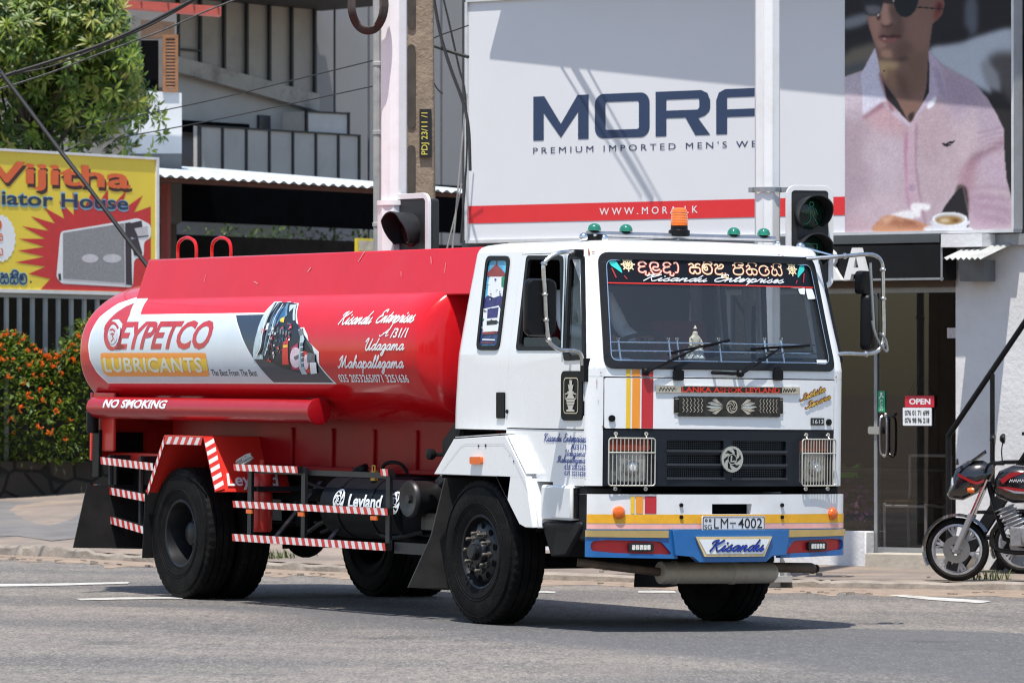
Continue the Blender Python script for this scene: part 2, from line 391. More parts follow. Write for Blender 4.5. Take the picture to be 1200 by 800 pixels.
# ================================================================== the tanker truck
YAW = R(-59.732)
ROOTM = Matrix.Translation((.711, 37.72, 0)) @ Matrix.Rotation(TILT, 4, 'Y') @ Matrix.Rotation(YAW, 4, 'Z')
INV = ROOTM.inverted()
_o = INV @ CAMP
def tray(px, py):
    d = INV.to_3x3() @ ray(px, py); return Vector((_o.x, -_o.y, _o.z)), Vector((d.x, -d.y, d.z))     # (ahead, right, up)
def ton(px, py, a=None, b=None, z=None):
    o, d = tray(px, py)
    i, v = (0, a) if a is not None else ((1, b) if b is not None else (2, z))
    return o + d * ((v - o[i]) / d[i])
class Surf:
    """surface of the truck: sideways ones take (ahead, up), front ones take (left, up)"""
    def __init__(s, fn, side): s.fn = fn; s.side = side
    def map(s, u, v, h=0):
        e = 1e-3; p = Vector(s.fn(u, v)); du = Vector(s.fn(u + e, v)) - Vector(s.fn(u - e, v)); dv = Vector(s.fn(u, v + e)) - Vector(s.fn(u, v - e))
        n = du.cross(dv); n.normalize()
        if (n.y if s.side else n.x) < 0: n = -n
        return p + n * h
    def on(s, px, py):
        k = 1.1 if s.side else 1.45
        for _ in range(40):
            q = ton(px, py, b=k) if s.side else ton(px, py, a=k)
            u = q.x if s.side else -q.y
            t = s.fn(u, q.z); k = .5 * k + .5 * (t[1] if s.side else t[0])
        return (u, q.z)
    def pts(s, L): return [s.on(*p) for p in L]
    def pt3(s, px, py, h=0): return s.map(*s.on(px, py), h)
def Bz(z): return 1.05 if z < 1.9 else 1.05 - (z - 1.9) * .075 / .7
def rear_a(z): return -.548 + .168 * (max(0, z - 1.37) / 1.28) ** 1.5
def side_fn(a, z):
    b = Bz(z); d = a - rear_a(z)
    if d < .14: b -= .07 * (1 - max(d, 0) / .14) ** 2
    return (a, b, z)
def af(z): return 1.55 if z < 1.81 else 1.55 - .2564 * (z - 1.81)
def front_fn(x, z):
    k = Bz(z) / 1.05; X = abs(x) / k; s = 1 if x > 0 else -1
    if X <= .94: a = af(z) - .13 * (X / .94) ** 2; b = X
    else:
        t = min(1, (X - .94) / .16); b = .94 + .11 * sin(t * pi / 2); a = af(z) - .13 - .06 * (1 - cos(t * pi / 2)) - .02 * t
    return (a, -s * b * k, z)
XE = 1.10        # end of the front sheet
TZC, TZH, TBW, TN = 1.93, .62, 1.15, 2.3
def tank_b(z): return TBW * max(0.0, 1 - abs((z - TZC) / TZH) ** TN) ** (1 / TN)
def tank_fn(a, z): return (a, tank_b(z), z)
def bump_fn(x, z):
    X = abs(x); s = 1 if x > 0 else -1
    if X <= .95: a = 1.575 - .14 * (X / .95) ** 2; b = X
    else:
        t = min(1, (X - .95) / .16); ang = t * pi / 2; b = .95 + .105 * sin(min(ang * 1.3, pi / 2)); a = 1.435 - .07 * (1 - cos(ang)) - .02 * t
    return (a, -s * b, z)
SIDE = Surf(side_fn, True); FRONT = Surf(front_fn, False); TANK = Surf(tank_fn, True); BUMP = Surf(bump_fn, False)
def flatside(b): return Surf(lambda a, z: (a, b, z), True)
def flatfront(a): return Surf(lambda x, z: (a, -x, z), False)
def TB(): return MB(truckT)

white = M('cab_white_paint', (.80, .81, .82), .28, var=.02, scale=2.5, coat=.6, dirt=(.52, .49, .43), dirt_amt=.15, dscale=2.6, rvar=.06, bump=.05, bscale=1.4)
red = M('tank_red_paint', (.56, .005, .010), .15, var=.06, scale=2.0, coat=.35, dirt=(.54, .03, .035), dirt_amt=.28, dscale=1.7, rvar=.06, spec=.25, bump=.10, bscale=1.3)
redm = M('mudguard_red_paint', (.66, .03, .02), .4, var=.06, coat=.3, dirt=(.35, .03, .03), dirt_amt=.3)
black = M('black_painted_steel', (.008, .008, .009), .5, var=.3, scale=9, dirt=(.045, .04, .035), dirt_amt=.25, dscale=4, spec=.18)
blackp = M('black_plastic', (.005, .0055, .007), .42, var=.2, scale=8, dirt=(.025, .025, .025), dirt_amt=.15, spec=.2)
navyp = M('grille_plastic', (.007, .010, .017), .45, var=.15, scale=8, spec=.35)
rubber = M('tyre_rubber', (.0055, .0053, .0055), .7, var=.3, scale=14, bump=.25, bscale=60, dirt=(.04, .035, .03), dirt_amt=.35, dscale=5, spec=.12)
seal = M('window_rubber', (.006, .0065, .008), .5, var=.2, spec=.35)
chrome = M('chrome', (.75, .76, .78), .12, 1.0, var=.05, scale=5, dirt=(.3, .27, .22), dirt_amt=.25)
steel = M('dull_steel', (.45, .45, .46), .42, 1.0, var=.15, scale=12, dirt=(.2, .16, .12), dirt_amt=.4)
void = M('deep_recess', (.004, .004, .005), .9, var=.1, spec=.03)
lining = M('cab_lining', (.02, .02, .023), .8, var=.15, spec=.1)
amber = M('amber_lens', (.75, .13, .01), .18, var=.08, scale=30, coat=.5)
redlens = M('red_lens', (.45, .02, .015), .2, var=.1, scale=30, coat=.5)
stk_w = M('sticker_white', (.78, .80, .82), .35, var=.03, coat=.3)
stk_g = M('sticker_silver', (.58, .64, .69), .32, var=.05, scale=3, coat=.3)
stk_r = M('sticker_red', (.50, .02, .03), .35, var=.05, coat=.3)
stk_o = M('sticker_orange', (.85, .30, .03), .35, var=.04, coat=.3)
stk_y = M('sticker_yellow', (.82, .52, .03), .35, var=.05, coat=.3)
stk_b = M('sticker_navy', (.020, .032, .055), .35, var=.08, coat=.3)
stk_k = M('sticker_black', (.012, .012, .014), .4, var=.1)
blue = M('bumper_blue_paint', (.010, .12, .36), .35, var=.06, coat=.4, dirt=(.06, .16, .3), dirt_amt=.3)
gold = M('gold_trim', (.62, .44, .18), .3, .6, var=.1)
glass_d = glass('windscreen_glass', (.82, .85, .88), refl=1.0, film=.03)
glass_s = glass('door_glass', (.42, .44, .46), refl=1.0)
mir = M('mirror_silver', (.8, .8, .8), .03, 1.0, var=0)

truck = empty('tanker_truck', 'red fuel tanker truck with a white cab turning across the road junction', 'truck')
truck.matrix_world = ROOTM

# ---- cab shell
ZC = [1.5, 1.65, 1.81] + frange(1.9, 2.62, .09)
XC = frange(-.9, .9, .15) + [-.94, .94, -1.09, 1.09, -1.07, 1.07, -1.045, 1.045, -1.01, 1.01, -.975, .975]
AC = frange(-.56, -.2, .035)
ws_px = [(699.7, 297.5), (949, 304.4), (974.6, 433), (707, 429.8)]
ws = FRONT.pts(ws_px)
hw_b = (ws[2][0] - ws[3][0]) / 2; hw_t = (ws[1][0] - ws[0][0]) / 2
ws_zb = (ws[2][1] + ws[3][1]) / 2; ws_zt = (ws[0][1] + ws[1][1]) / 2
def ws_outline(ins):
    return rpoly([(-hw_t + ins * .9, ws_zt - ins), (hw_t - ins * .9, ws_zt - ins), (hw_b - ins, ws_zb + ins), (-hw_b + ins, ws_zb + ins)], .07 - ins * .5, 5)
ZL, ZH = 1.003, 1.388     # grille band
ZF = 1.746                # top seam of the bonnet flap
cab = TB()
cab.sheet([(-XE, ZF + .004), (XE, ZF + .004), (XE, 2.62), (-XE, 2.62)], [ws_outline(.006)], FRONT.map, XC, ZC, th=.03)
for s in (-1, 1):
    cab.sheet([(s * .948, ZL), (s * XE, ZL), (s * XE, ZF + .002), (s * .948, ZF + .002)], [], FRONT.map, XC, ZC, th=.03)
qw_px = [(571, 299.9), (598.7, 300), (585.6, 410.3), (559, 410.3)]
qw = SIDE.pts(qw_px)
qw_hole = rpoly(qw, .06, 5)
DR_T, DR_B = SIDE.on(612, 298), SIDE.on(593.5, 499)           # rear edge of the door
def door_a(z): t = (z - 1.385) / (2.6 - 1.385); return DR_B[0] * (1 - t) + DR_T[0] * t + .0
def front_edge(z): return front_fn(XE, z)[0]
zz = [1.385, 1.6, 1.81, 2.0, 2.2, 2.4, 2.598]
rear_out = [(rear_a(z), z) for z in (1.372, 1.6, 1.85, 2.1, 2.35, 2.62)]
side_out = rear_out + [(door_a(2.62) - .004, 2.62)] + [(door_a(z) - .004, z) for z in reversed(zz)] + [(door_a(1.372), 1.372)]
def mirrored(fn): return lambda u, v, h=0: (lambda p: Vector((p[0], -p[1], p[2])))(fn(u, v, h))
for mp in (SIDE.map, mirrored(SIDE.map)):
    cab.sheet(side_out, [qw_hole], mp, AC, ZC, th=.03)
    # rail above the door, sill below it
    cab.sheet([(door_a(2.6), 2.604), (front_edge(2.604) - .0, 2.604), (front_edge(2.62), 2.62), (door_a(2.62), 2.62)], [], mp, (), (), th=.03)
    cab.sheet([(.93, 1.0), (front_edge(1.0), 1.0), (front_edge(1.38), 1.38), (.93, 1.38)], [], mp, (), (), th=.03)
    cab.sheet([(.42, 1.02), (.93, 1.02), (.93, 1.38), (door_a(1.38), 1.38), (door_a(1.38), 1.31)], [], mp, (), (), th=.03)
def outline(z):
    o = []
    for i in range(25): o.append(front_fn(XE - 2 * XE * i / 24, z))                   # right (b<0 side first)
    o2 = [Vector((p[0], p[1], p[2])) for p in o]
    for a in (.7, .2): o2.append(Vector((a, Bz(z), z)))
    for d in (.14, .09, .045, 0): a = rear_a(z) + d; o2.append(Vector(side_fn(a, z)))
    for d in (0, .045, .09, .14): a = rear_a(z) + d; p = side_fn(a, z); o2.append(Vector((p[0], -p[1], z)))
    for a in (.2, .7): o2.append(Vector((a, -Bz(z), z)))
    return o2
base = outline(2.62); ctr = Vector((.4, 0, 0))
rings = []
for k, z in ((1.0, 2.615), (.992, 2.64), (.975, 2.66), (.94, 2.675), (.85, 2.69), (.6, 2.705), (.3, 2.71), (.02, 2.712)):
    rings.append([Vector(((p.x - ctr.x) * k + ctr.x, p.y * k, z)) for p in base])
cab.loft(rings, cap=True)
rw = lambda x, z, h=0: Vector((rear_a(z) - h, -x, z))
cab.sheet([(-.985, 1.372), (.985, 1.372), (.91, 2.62), (-.91, 2.62)], [], rw, (), ZC, th=-.03)
CAB = cab.build('cab', white, truck, angle=40)

m = TB()
m.sheet([(-.90, 1.36), (.90, 1.36), (.86, 2.59), (-.86, 2.59)], [], lambda x, z, h=0: Vector((rear_a(z) + .05, -x, z)), (), (), th=.01)
m.box(-.30, 1.2, -.93, .93, 2.575, 2.59); m.box(-.5, 1.35, -.95, .95, 1.36, 1.39)
for s in (-1, 1):
    m.box(-.4, 1.25, s * 1.0 - .01, s * 1.0 + .01, 1.39, 1.90)
    m.box(-.30, -.16, s * .94 - .01, s * .94 + .01, 1.90, 2.58); m.box(.29, .33, s * .985 - .005, s * .985 + .005, 1.90, 2.40)
m.box(1.36, 1.38, -.92, .92, 1.1, 1.74)
m.build('cab_lining', lining, CAB)

# windscreen, its seal and banner
m = TB(); m.sheet(ws_outline(-.012), [ws_outline(.038)], FRONT.map, XC, ZC, th=.035, off=.014)
m.build('windscreen_seal', seal, CAB, angle=50)
WS = TB(); WS.sheet(ws_outline(.03), [], FRONT.map, frange(-.9, .9, .1), ZC + frange(1.85, 2.6, .05), off=-.006)
WS.build('windscreen', glass_d, CAB)
m = TB(); m.ribbon(ws_outline(.043), .006, FRONT.map, off=.016, close=True); m.build('seal_bead', chrome, CAB)
vb = FRONT.pts([(704.5, 330.5), (953, 336.5)]); zb = (vb[0][1] + vb[1][1]) / 2
inner = [p for p in ws_outline(.04)]
band = [p for p in inner if p[1] > zb]
band = [p for p in band]
wl = hw_b - (hw_b - hw_t) * (zb - ws_zb) / (ws_zt - ws_zb) - .04
band += [(-wl, zb), (wl, zb)]
band = sorted(band, key=lambda p: math.atan2(p[1] - (zb + .08), p[0]))
XF = frange(-.9, .9, .05)
m = TB(); m.sheet(band, [], FRONT.map, XF, (), off=.0)
m.build('windscreen_banner', M('banner_black', (.004, .005, .009), .4, var=.1, spec=.3), CAB)
m = TB(); m.sheet([(-wl, zb - .008), (wl, zb - .008), (wl, zb), (-wl, zb)], [], FRONT.map, XF, (), off=.003)
m.build('banner_edge', M('banner_red', (.7, .03, .02), .4, var=.05), CAB)
def fbox(x0, y0, x1, y1, S=None):
    S = S or FRONT; p, q = S.on(x0, (y0)), S.on(x1, (y1)); return (p[0], q[0], q[1], p[1])
cream = M('banner_cream', (.85, .68, .42), .5, var=.05); pink = M('banner_pink', (.88, .52, .40), .5, var=.05)
halo = M('banner_outline', (.35, .03, .03), .5, var=.05)
BW = [(('da', 'la', 'da', 'aa'), (746, 307, 798, 320.3), 1), (('sa', 'ma', 'i', 'nda', 'u'), (806, 309, 852, 322), 0), (('pa', 'i', 'ha', 'i', 'ta', 'ya', 'i'), (857, 310.5, 918, 323.5), 0)]
m = TB()
for seq, bx, k in BW:
    b = fbox(bx[0], bx[1], bx[2], bx[3]); sl = (FRONT.on(900, 300)[1] - FRONT.on(900, 300)[1])
    m = TB(); m.mat(0); sinhala(m, seq, b, FRONT.map, w=.25, off=.003); m.mat(1 + k); sinhala(m, seq, b, FRONT.map, w=.145, off=.005); m.build('banner_lettering', [halo, cream, pink], CAB)
m = TB()
script(m, 'Kisandu', fbox(753, 321.5, 828, 330.5), FRONT.map, w=.30, off=.006, slant=.5); script(m, 'Enterprises', fbox(836, 322, 918, 332), FRONT.map, w=.30, off=.006, slant=.5)
m.build('banner_lettering', stk_w, CAB)
m = TB(); teal = M('banner_teal', (.03, .55, .50), .5, var=.1)
for cx, cy, s in ((735.5, 310, 1), (927.5, 315.5, -1)):
    m = TB(); c = FRONT.on(cx, cy); m.mat(0)
    m.sheet(circ(c[0], c[1], .036, n=20), [circ(c[0], c[1], .025, n=20)], FRONT.map, off=.004); m.sheet(circ(c[0], c[1], .010, n=10), [], FRONT.map, off=.004)
    for k in range(8):
        t = pi * k / 4; m.ribbon([(c[0] + .008 * cos(t), c[1] + .008 * sin(t)), (c[0] + .047 * cos(t), c[1] + .047 * sin(t))], .009, FRONT.map, off=.005)
    m.mat(1); x = c[0] - s * .085
    m.sheet(rpoly([(x - .045 * s, c[1] + .035), (x + .0 * s, c[1] + .03), (x + .035 * s, c[1] - .03), (x + .04 * s, c[1] - .065), (x + .01 * s, c[1] - .04), (x - .04 * s, c[1] - .005)], .015), [], FRONT.map, off=.004)
    m.mat(2); m.ribbon([(x - .03 * s, c[1] - .03), (x - .01 * s, c[1] - .09)], .01, FRONT.map, off=.005); m.ribbon([(x + .05 * s, c[1] - .08), (x + .065 * s, c[1] - .10)], .008, FRONT.map, off=.005)
    m.build('banner_emblem', [cream, teal, halo], CAB)
m = TB(); c = FRONT.on(948, 345)
m.sheet(rpoly([(c[0] - .03, c[1] + .04), (c[0] + .04, c[1] + .04), (c[0] + .06, c[1] - .03), (c[0] - .02, c[1] - .035)], .01), [], FRONT.map, off=.002); m.build('windscreen_sticker', stk_w, CAB)
m = TB(); c = FRONT.on(939, 342); m.sheet(rpoly([(c[0] - .03, c[1] + .02), (c[0] + .04, c[1] + .03), (c[0] + .03, c[1] - .02), (c[0] - .02, c[1] - .015)], .01), [], FRONT.map, off=.002); m.build('windscreen_sticker', stk_w, CAB)
m = TB(); c = FRONT.on(963, 425); m.sheet([(c[0] - .05, c[1] + .02), (c[0] + .05, c[1] + .02), (c[0] + .05, c[1] - .02), (c[0] - .05, c[1] - .02)], [], FRONT.map, off=.002)
m.build('windscreen_sticker', stk_w, CAB)

# dashboard, rails, seats, wheel
m = TB(); m.sheet([(-.9, 1.0), (.9, 1.0), (.9, 1.40), (-.9, 1.40)], [], lambda x, t, h=0: Vector((t + .07 - .10 * (x / .9) ** 2, -x, 1.80 + h + .06 * (1.40 - t) / .4)), frange(-.9, .9, .1), (), th=.14)
DASH = m.build('dashboard', M('dash_pad', (.05, .055, .06), .6, var=.2, scale=20, bump=.3), truck, angle=50)
m = TB()
for k in range(-22, 23):
    for s in (1, -1): 
        x0 = k * .08; pts = [(x0, 1.05), (x0 + s * .33, 1.38)]
        pts = [(max(-.88, min(.88, x)), t) for x, t in pts]
        if abs(pts[0][0] - pts[1][0]) > .2:
            m.tube([Vector((t + .07 - .10 * (x / .9) ** 2, -x, 1.803 + .06 * (1.40 - t) / .4)) for x, t in pts], .0025, 4)
m.build('quilting', M('quilt_thread', (.35, .36, .38), .6, var=.1), DASH)
m = TB()
for y in (399, 409):
    m.tube([FRONT.map(x, FRONT.on(830, y)[1], -.07) for x in frange(-.86, .86, .086)], .0055, 6)
for x in (730, 790, 800, 850, 905, 925):
    u, v = FRONT.on(x, 409); m.tube([FRONT.map(u, 1.84, -.07), FRONT.map(u, v + .09, -.07)], .007, 6); m.lathe([(.0, -.015), (.013, -.008), (.013, .008), (0, .015)], FRONT.map(u, v + .09, -.07), (0, 0, 1), 8)
m.build('dashboard_rail', chrome, DASH)
seatm = M('seat_red_cloth', (.20, .012, .02), .8, var=.2, scale=12)
for b in (.5, -.45):
    m = TB(); m.loft([[Vector((.02 + t * .18 + q[0], b + q[1], 1.75 + t * 1.0 - .02)) for q in rr(-.06, .06, -.25, .25, .05)] for t in (0, .08)] + [[Vector((.18 - z * .22 + q[0], b + q[1], 1.80 + z)) for q in rr(-.06, .06, -.25 + .06 * z, .25 - .06 * z, .05)] for z in (0, .12, .26, .36)])
    m.loft([[Vector((.42 + q[0], b + q[1], 1.62 + z)) for q in rr(-.25, .25, -.25, .25, .06)] for z in (0, .12, .15)])
    m.box(.2, .6, b - .2, b + .2, 1.39, 1.64)
    m.build('seat', seatm, truck, bevel=.01)
m = TB(); c = Vector((1.02, .45, 1.93)); ax = Vector((-.55, 0, .83)).normalized(); u = Vector((0, 1, 0)); w = ax.cross(u)
m.tube([c + (u * cos(t * pi / 18) + w * sin(t * pi / 18)) * .22 for t in range(36)], .015, 8, closed=True)
for t in (0, 120, 240): m.tube([c - ax * .02, c + (u * cos(R(t)) + w * sin(R(t))) * .215], .011, 6)
m.tube([c, c - ax * .5], .03, 8); m.build('steering_wheel', blackp, truck)

# quarter windows with their printed picture
m = TB(); pic = rpoly(qw, .06, 5)
cx = sum(p[0] for p in qw) / 4; cz = sum(p[1] for p in qw) / 4
def shrink(P, d):
    return [(p[0] - d * (1 if p[0] > cx else -1) * min(1, abs(p[0] - cx) / .08), p[1] - d * (1 if p[1] > cz else -1) * min(1, abs(p[1] - cz) / .2)) for p in P]
for mp in (SIDE.map, mirrored(SIDE.map)): m = TB(); m.sheet(rpoly(qw, .06, 5), [rpoly(shrink(qw, .032), .04, 5)], mp, (), ZC, th=.025, off=.012); m.build('quarter_window_seal', seal, CAB, angle=50)
m = TB()
def PW(L, k, o): m.mat(k); m.sheet(SIDE.pts(L), [], SIDE.map, (), ZC, off=o)
g = rpoly(shrink(qw, .028), .04, 5)
m.mat(0); m.sheet(g, [], SIDE.map, (), ZC, off=.0)
PW([(574, 318), (582, 311), (590, 318), (591, 352), (571, 352)], 1, .002)          # tower
PW([(570, 321), (582, 309), (593, 321), (591, 324), (573, 324)], 2, .003)
PW([(581, 302), (583, 302), (582.5, 312), (581.5, 312)], 2, .003)
PW([(588, 325), (596, 322), (594, 338), (588, 336)], 3, .003)
PW([(566, 352), (572, 346), (579, 349), (587, 346), (592, 350), (589, 366), (565, 366)], 4, .003)
PW([(564, 366), (590, 366), (586, 404), (562, 404)], 5, .001)
PW([(567, 362), (585, 358), (587, 362), (584, 388), (566, 389)], 1, .004)
PW([(572, 362), (585, 360), (583.5, 372), (571.5, 373)], 4, .005)
PW([(571, 376), (583, 375), (583, 380), (571, 381)], 6, .005); PW([(566, 389), (584, 388), (583, 391), (566, 392)], 2, .005)
for k in range(46):
    x, y = random.uniform(565, 589), random.uniform(320, 396); w, h_ = random.uniform(.6, 2.2), random.uniform(.6, 2.4); PW([(x, y), (x + w, y), (x + w, y + h_), (x, y + h_)], random.choice((1, 1, 2, 4, 5, 6, 3) if y > 345 else (1, 0, 2, 4)), .0062)
PW([(566, 397), (581, 397.5), (581, 399), (566, 398.5)], 1, .006); PW([(564.5, 400.5), (579, 401), (579, 402.2), (564.5, 401.7)], 2, .006)
m.build('quarter_window_picture', [M('pic_sky', (.10, .42, .75), .3, var=.6, scale=5), stk_w, M('pic_maroon', (.25, .04, .04), .4, var=.3, scale=20), M('pic_green', (.02, .25, .12), .4, var=.3, scale=20), M('pic_violet', (.03, .03, .15), .4, var=.5, scale=25), M('pic_blue', (.02, .05, .16), .4, var=.4, scale=20), stk_k], CAB)
m = TB(); m.sheet(g, [], mirrored(SIDE.map), (), ZC, off=0); m.build('quarter_window_glass', glass_s, CAB)

# ---- doors
for side, mp in (('r', SIDE.map), ('l', mirrored(SIDE.map))):
    m = TB()
    dz = [1.388] + zz[1:-1] + [2.598]
    out = [(door_a(z) + .006, z) for z in dz] + [(front_edge(z) - .006, z) for z in reversed(dz)]
    mw = rpoly(SIDE.pts([(618.5, 299.8), (661, 299.8), (661, 410.5), (606, 410.5)]), .035, 4)
    vw = rpoly(SIDE.pts([(667, 298.5), (683.5, 298.8), (686.5, 421), (662, 422.5)]), .03, 4)
    if side == 'l': mw = rpoly([(door_a(2.56) + .07, 2.555), SIDE.on(661, 299.8), SIDE.on(661, 410.5), (door_a(1.93) + .05, 1.93)], .035, 4)
    m.sheet(out, [mw, vw], mp, (), ZC, th=.035, off=.005)
    D = m.build('cab_door', white, truck, angle=40)
    m = TB()
    for w in (mw, vw):
        ax = sum(p[0] for p in w) / len(w); az = sum(p[1] for p in w) / len(w)
        ins = [(ax + (p[0] - ax) * (1 - .032 / max(.06, abs(p[0] - ax)) * min(1, abs(p[0] - ax) / .06)), az + (p[1] - az) * (1 - .028 / .33)) for p in w]
        m.sheet([(ax + (p[0] - ax) * 1.01, az + (p[1] - az) * 1.004) for p in w], [ins], mp, (), ZC, th=.025, off=.012)
    m.build('window_seal', seal, D, angle=50)
    m = TB(); m.sheet(vw, [], mp, (), ZC, off=-.008)
    m.sheet([p for p in mw], [], mp, (), ZC, off=-.008) if side == 'l' else m.sheet([(p[0], min(p[1], 2.02)) for p in mw], [], mp, (), ZC, off=-.008)
    m.build('door_glass', glass_s, D)
    m = TB(); p = SIDE.pts([(664.5, 300), (660.8, 414)]); m.ribbon(p, .02, mp, off=.018, th=.02)
    m.build('window_bar', chrome, D)
    # vase panel low in the door
    pn = [SIDE.on(x, y) for x, y in ((659.5, 434.5), (684.5, 434.5), (684.5, 492.5), (659.5, 492.5))]
    m = TB(); m.mat(0); m.sheet(rpoly(pn, .05, 5), [], mp, off=.016, th=.02)
    gx0, gx1 = pn[0][0] + .045, pn[1][0] - .045; gz0, gz1 = pn[2][1] + .045, pn[0][1] - .045
    m.mat(1); m.sheet(rr(gx0, gx1, gz0, gz1, .03), [rr(gx0 + .007, gx1 - .007, gz0 + .007, gz1 - .007, .025)], mp, off=.019)
    m.mat(2); cxx = (gx0 + gx1) / 2; hh = gz1 - gz0
    vs = [(.0, .06), (.45, .06), (.45, .10), (.2, .13), (.42, .28), (.48, .42), (.25, .52), (.2, .56), (.4, .6), (.18, .63), (.3, .82), (.12, .78), (.16, .95), (.05, .9), (0, .97)]
    w = (gx1 - gx0) * .62
    prof = [(cxx + x * w, gz0 + y * hh) for x, y in vs] + [(cxx - x * w, gz0 + y * hh) for x, y in reversed(vs[1:-1])]
    m.sheet(prof, [], mp, off=.021)
    for s in (1, -1): m.ribbon([(cxx + s * .2 * w, gz0 + .56 * hh), (cxx + s * .62 * w, gz0 + .55 * hh), (cxx + s * .6 * w, gz0 + .42 * hh), (cxx + s * .45 * w, gz0 + .4 * hh)], .008, mp, off=.021)
    m.mat(0)
    for q in (.25, .33, .41): m.ribbon([(cxx - .4 * w, gz0 + q * hh), (cxx + .4 * w, gz0 + q * hh)], .004, mp, off=.023)
    m.build('vase_panel', [blackp, chrome, M('polished_sheet', (.7, .7, .72), .25, .8, var=.1, scale=40)], D)
    # handle in the pillar behind the door
    m = TB(); h = SIDE.pts([(583, 459.5), (592.3, 459.5), (592.3, 490), (583, 490)])
    m.sheet(rpoly(h, .012, 3), [], mp, off=.012, th=.02); c = SIDE.on(595.5, 482); m.sheet(circ(c[0], c[1], .014, n=12), [], mp, off=.014, th=.02)
    m.build('door_handle', blackp, D)
    m = TB(); s0 = SIDE.on(548, 470)
    for z in (1.42, 1.5): pass
    # blue writing below the door
    if side == 'r':
        for body, x0, x1, y, h, f in (('Kisandu Enterprises', 638, 687, 518, 9, 1), ('A/31/1', 669, 687, 527, 6, 0), ('Udagama', 663, 686, 534.5, 7, 1), ('Mahapallegama', 653, 686, 542.5, 7.5, 1), ('035 2053265', 662, 686.5, 551, 5.5, 0), ('071 3251636', 662, 686.5, 558, 5.5, 0)):
            p0 = SIDE.on(x0, y - .3); p1 = SIDE.on(x1, y); hz = h / 165
            bx = (p0[0], p1[0], p1[1], p1[1] + hz)
            if f: script(m, body, bx, mp, w=.26, off=.004, slant=.3)
            else: m.text(body, bx, mp, off=.004, bold=.02)
        m.build('door_lettering', M('lettering_blue', (.05, .09, .30), .5, var=.05), D)

# ---- bonnet flap with stripes, signs, wiper gear
m = TB(); m.sheet(rr(-.94, .94, ZH + .008, ZF - .004, .012, 2), [], FRONT.map, XC, ZC, th=.03, off=.004)
FLAP = m.build('bonnet_flap', white, truck, angle=40)
def stripes(m, S, z0, z1, off, L):
    for k, (x0, x1) in enumerate(L):
        m.mat(k); m.sheet([(x0, z0), (x1, z0), (x1, z1), (x0, z1)], [], S.map, frange(-.9, -.5, .05), ZC, off=off)
SX = [FRONT.on(x, 470)[0] for x in (733.5, 738.5, 740.5, 749.5, 751.5, 765)]
SL = [(SX[0], SX[1]), (SX[2], SX[3]), (SX[4], SX[5])]
m = TB(); stripes(m, FRONT, ZH + .01, ZF - .006, .007, SL); m.build('stripe_decal', [stk_y, stk_o, stk_r], FLAP)
m = TB(); stripes(m, FRONT, ZF + .008, ws_zb - .016, .003, SL); m.build('stripe_decal', [stk_y, stk_o, stk_r], CAB)
pm = M('polished_name_plate', (.62, .63, .65), .16, 1.0, var=.35, scale=14)
pd = M('dark_mirror_plate', (.05, .055, .06), .12, .8, var=.5, scale=18)
m = TB(); b = fbox(768, 451.5, 935.5, 461.5); m.mat(0); m.sheet([(b[0], b[2]), (b[1], b[2]), (b[1], b[3]), (b[0], b[3])], [], FRONT.map, XF, (), th=.01, off=.016)
m.mat(1); q = (b[1] - b[0]); m.sheet([(b[0] + q * .17, b[2] + .004), (b[1] - q * .14, b[2] + .004), (b[1] - q * .14, b[3] - .004), (b[0] + q * .17, b[3] - .004)], [], FRONT.map, XF, (), off=.018)
m.mat(2); t = fbox(797.5, 453, 911.5, 460.5); m.text('LANKA ASHOK LEYLAND', t, FRONT.map, cx=XF, off=.021, bold=.03)
m.mat(1)
for s in (b[0] + q * .02, b[1] - q * .13):
    for k in range(5): m.ribbon([(s + k * .024, b[2] + .012), (s + .012 + k * .024, b[3] - .012), (s + .02 + k * .024, b[2] + .02)], .006, FRONT.map, off=.018)
m.build('name_plate', [pm, pd, M('name_red', (.62, .03, .015), .4, var=.05)], FLAP)
m = TB(); b = fbox(794, 464, 912, 488.5); m.mat(0); m.sheet([(b[0], b[2]), (b[1], b[2]), (b[1], b[3]), (b[0], b[3])], [], FRONT.map, XF, (), th=.012, off=.02)
b2 = (b[0] - .03, b[1] + .03, b[2] + .022, b[3] - .006); m.sheet([(b2[0], b2[2]), (b2[1], b2[2]), (b2[1], b2[3]), (b2[0], b2[3])], [], FRONT.map, XF, (), th=.012, off=.014)
m.mat(1); q = b[1] - b[0]; hz = b[3] - b[2]
for s in (0, 1):
    for k in range(6):
        x = b[0] + .03 + k * .028 if s == 0 else b[1] - .03 - k * .028; d = .012 if s == 0 else -.012
        for r_ in range(3):
            z0 = b[2] + .03 + r_ * (hz - .06) / 2.4; m.ribbon([(x, z0), (x + d, z0 + .014), (x, z0 + .028)], .005, FRONT.map, off=.023)
    mx = (b[0] + b[1]) / 2; mz = (b[2] + b[3]) / 2; sg = -1 if s == 0 else 1
    for ang in (-50, -25, 0, 25, 50):
        ca, sa = cos(R(ang)), sin(R(ang)); m.sheet(rpoly([(mx + sg * (.07), mz + .01 * sa), (mx + sg * (.07 + .09 * ca) , mz + .055 * sa + .012), (mx + sg * (.07 + .14 * ca), mz + .06 * sa), (mx + sg * (.07 + .09 * ca), mz + .055 * sa - .012)], .008), [], FRONT.map, off=.023)
m.sheet(circ(mx, mz, .045, n=20), [circ(mx, mz, .037, n=20)], FRONT.map, off=.023)
for k in range(5):
    t0 = 72 * k; m.ribbon([(mx + .012 * cos(R(t0)), mz + .012 * sin(R(t0))), (mx + .026 * cos(R(t0 + 35)), mz + .026 * sin(R(t0 + 35))), (mx + .036 * cos(R(t0 + 80)), mz + .036 * sin(R(t0 + 80)))], .007, FRONT.map, off=.023)
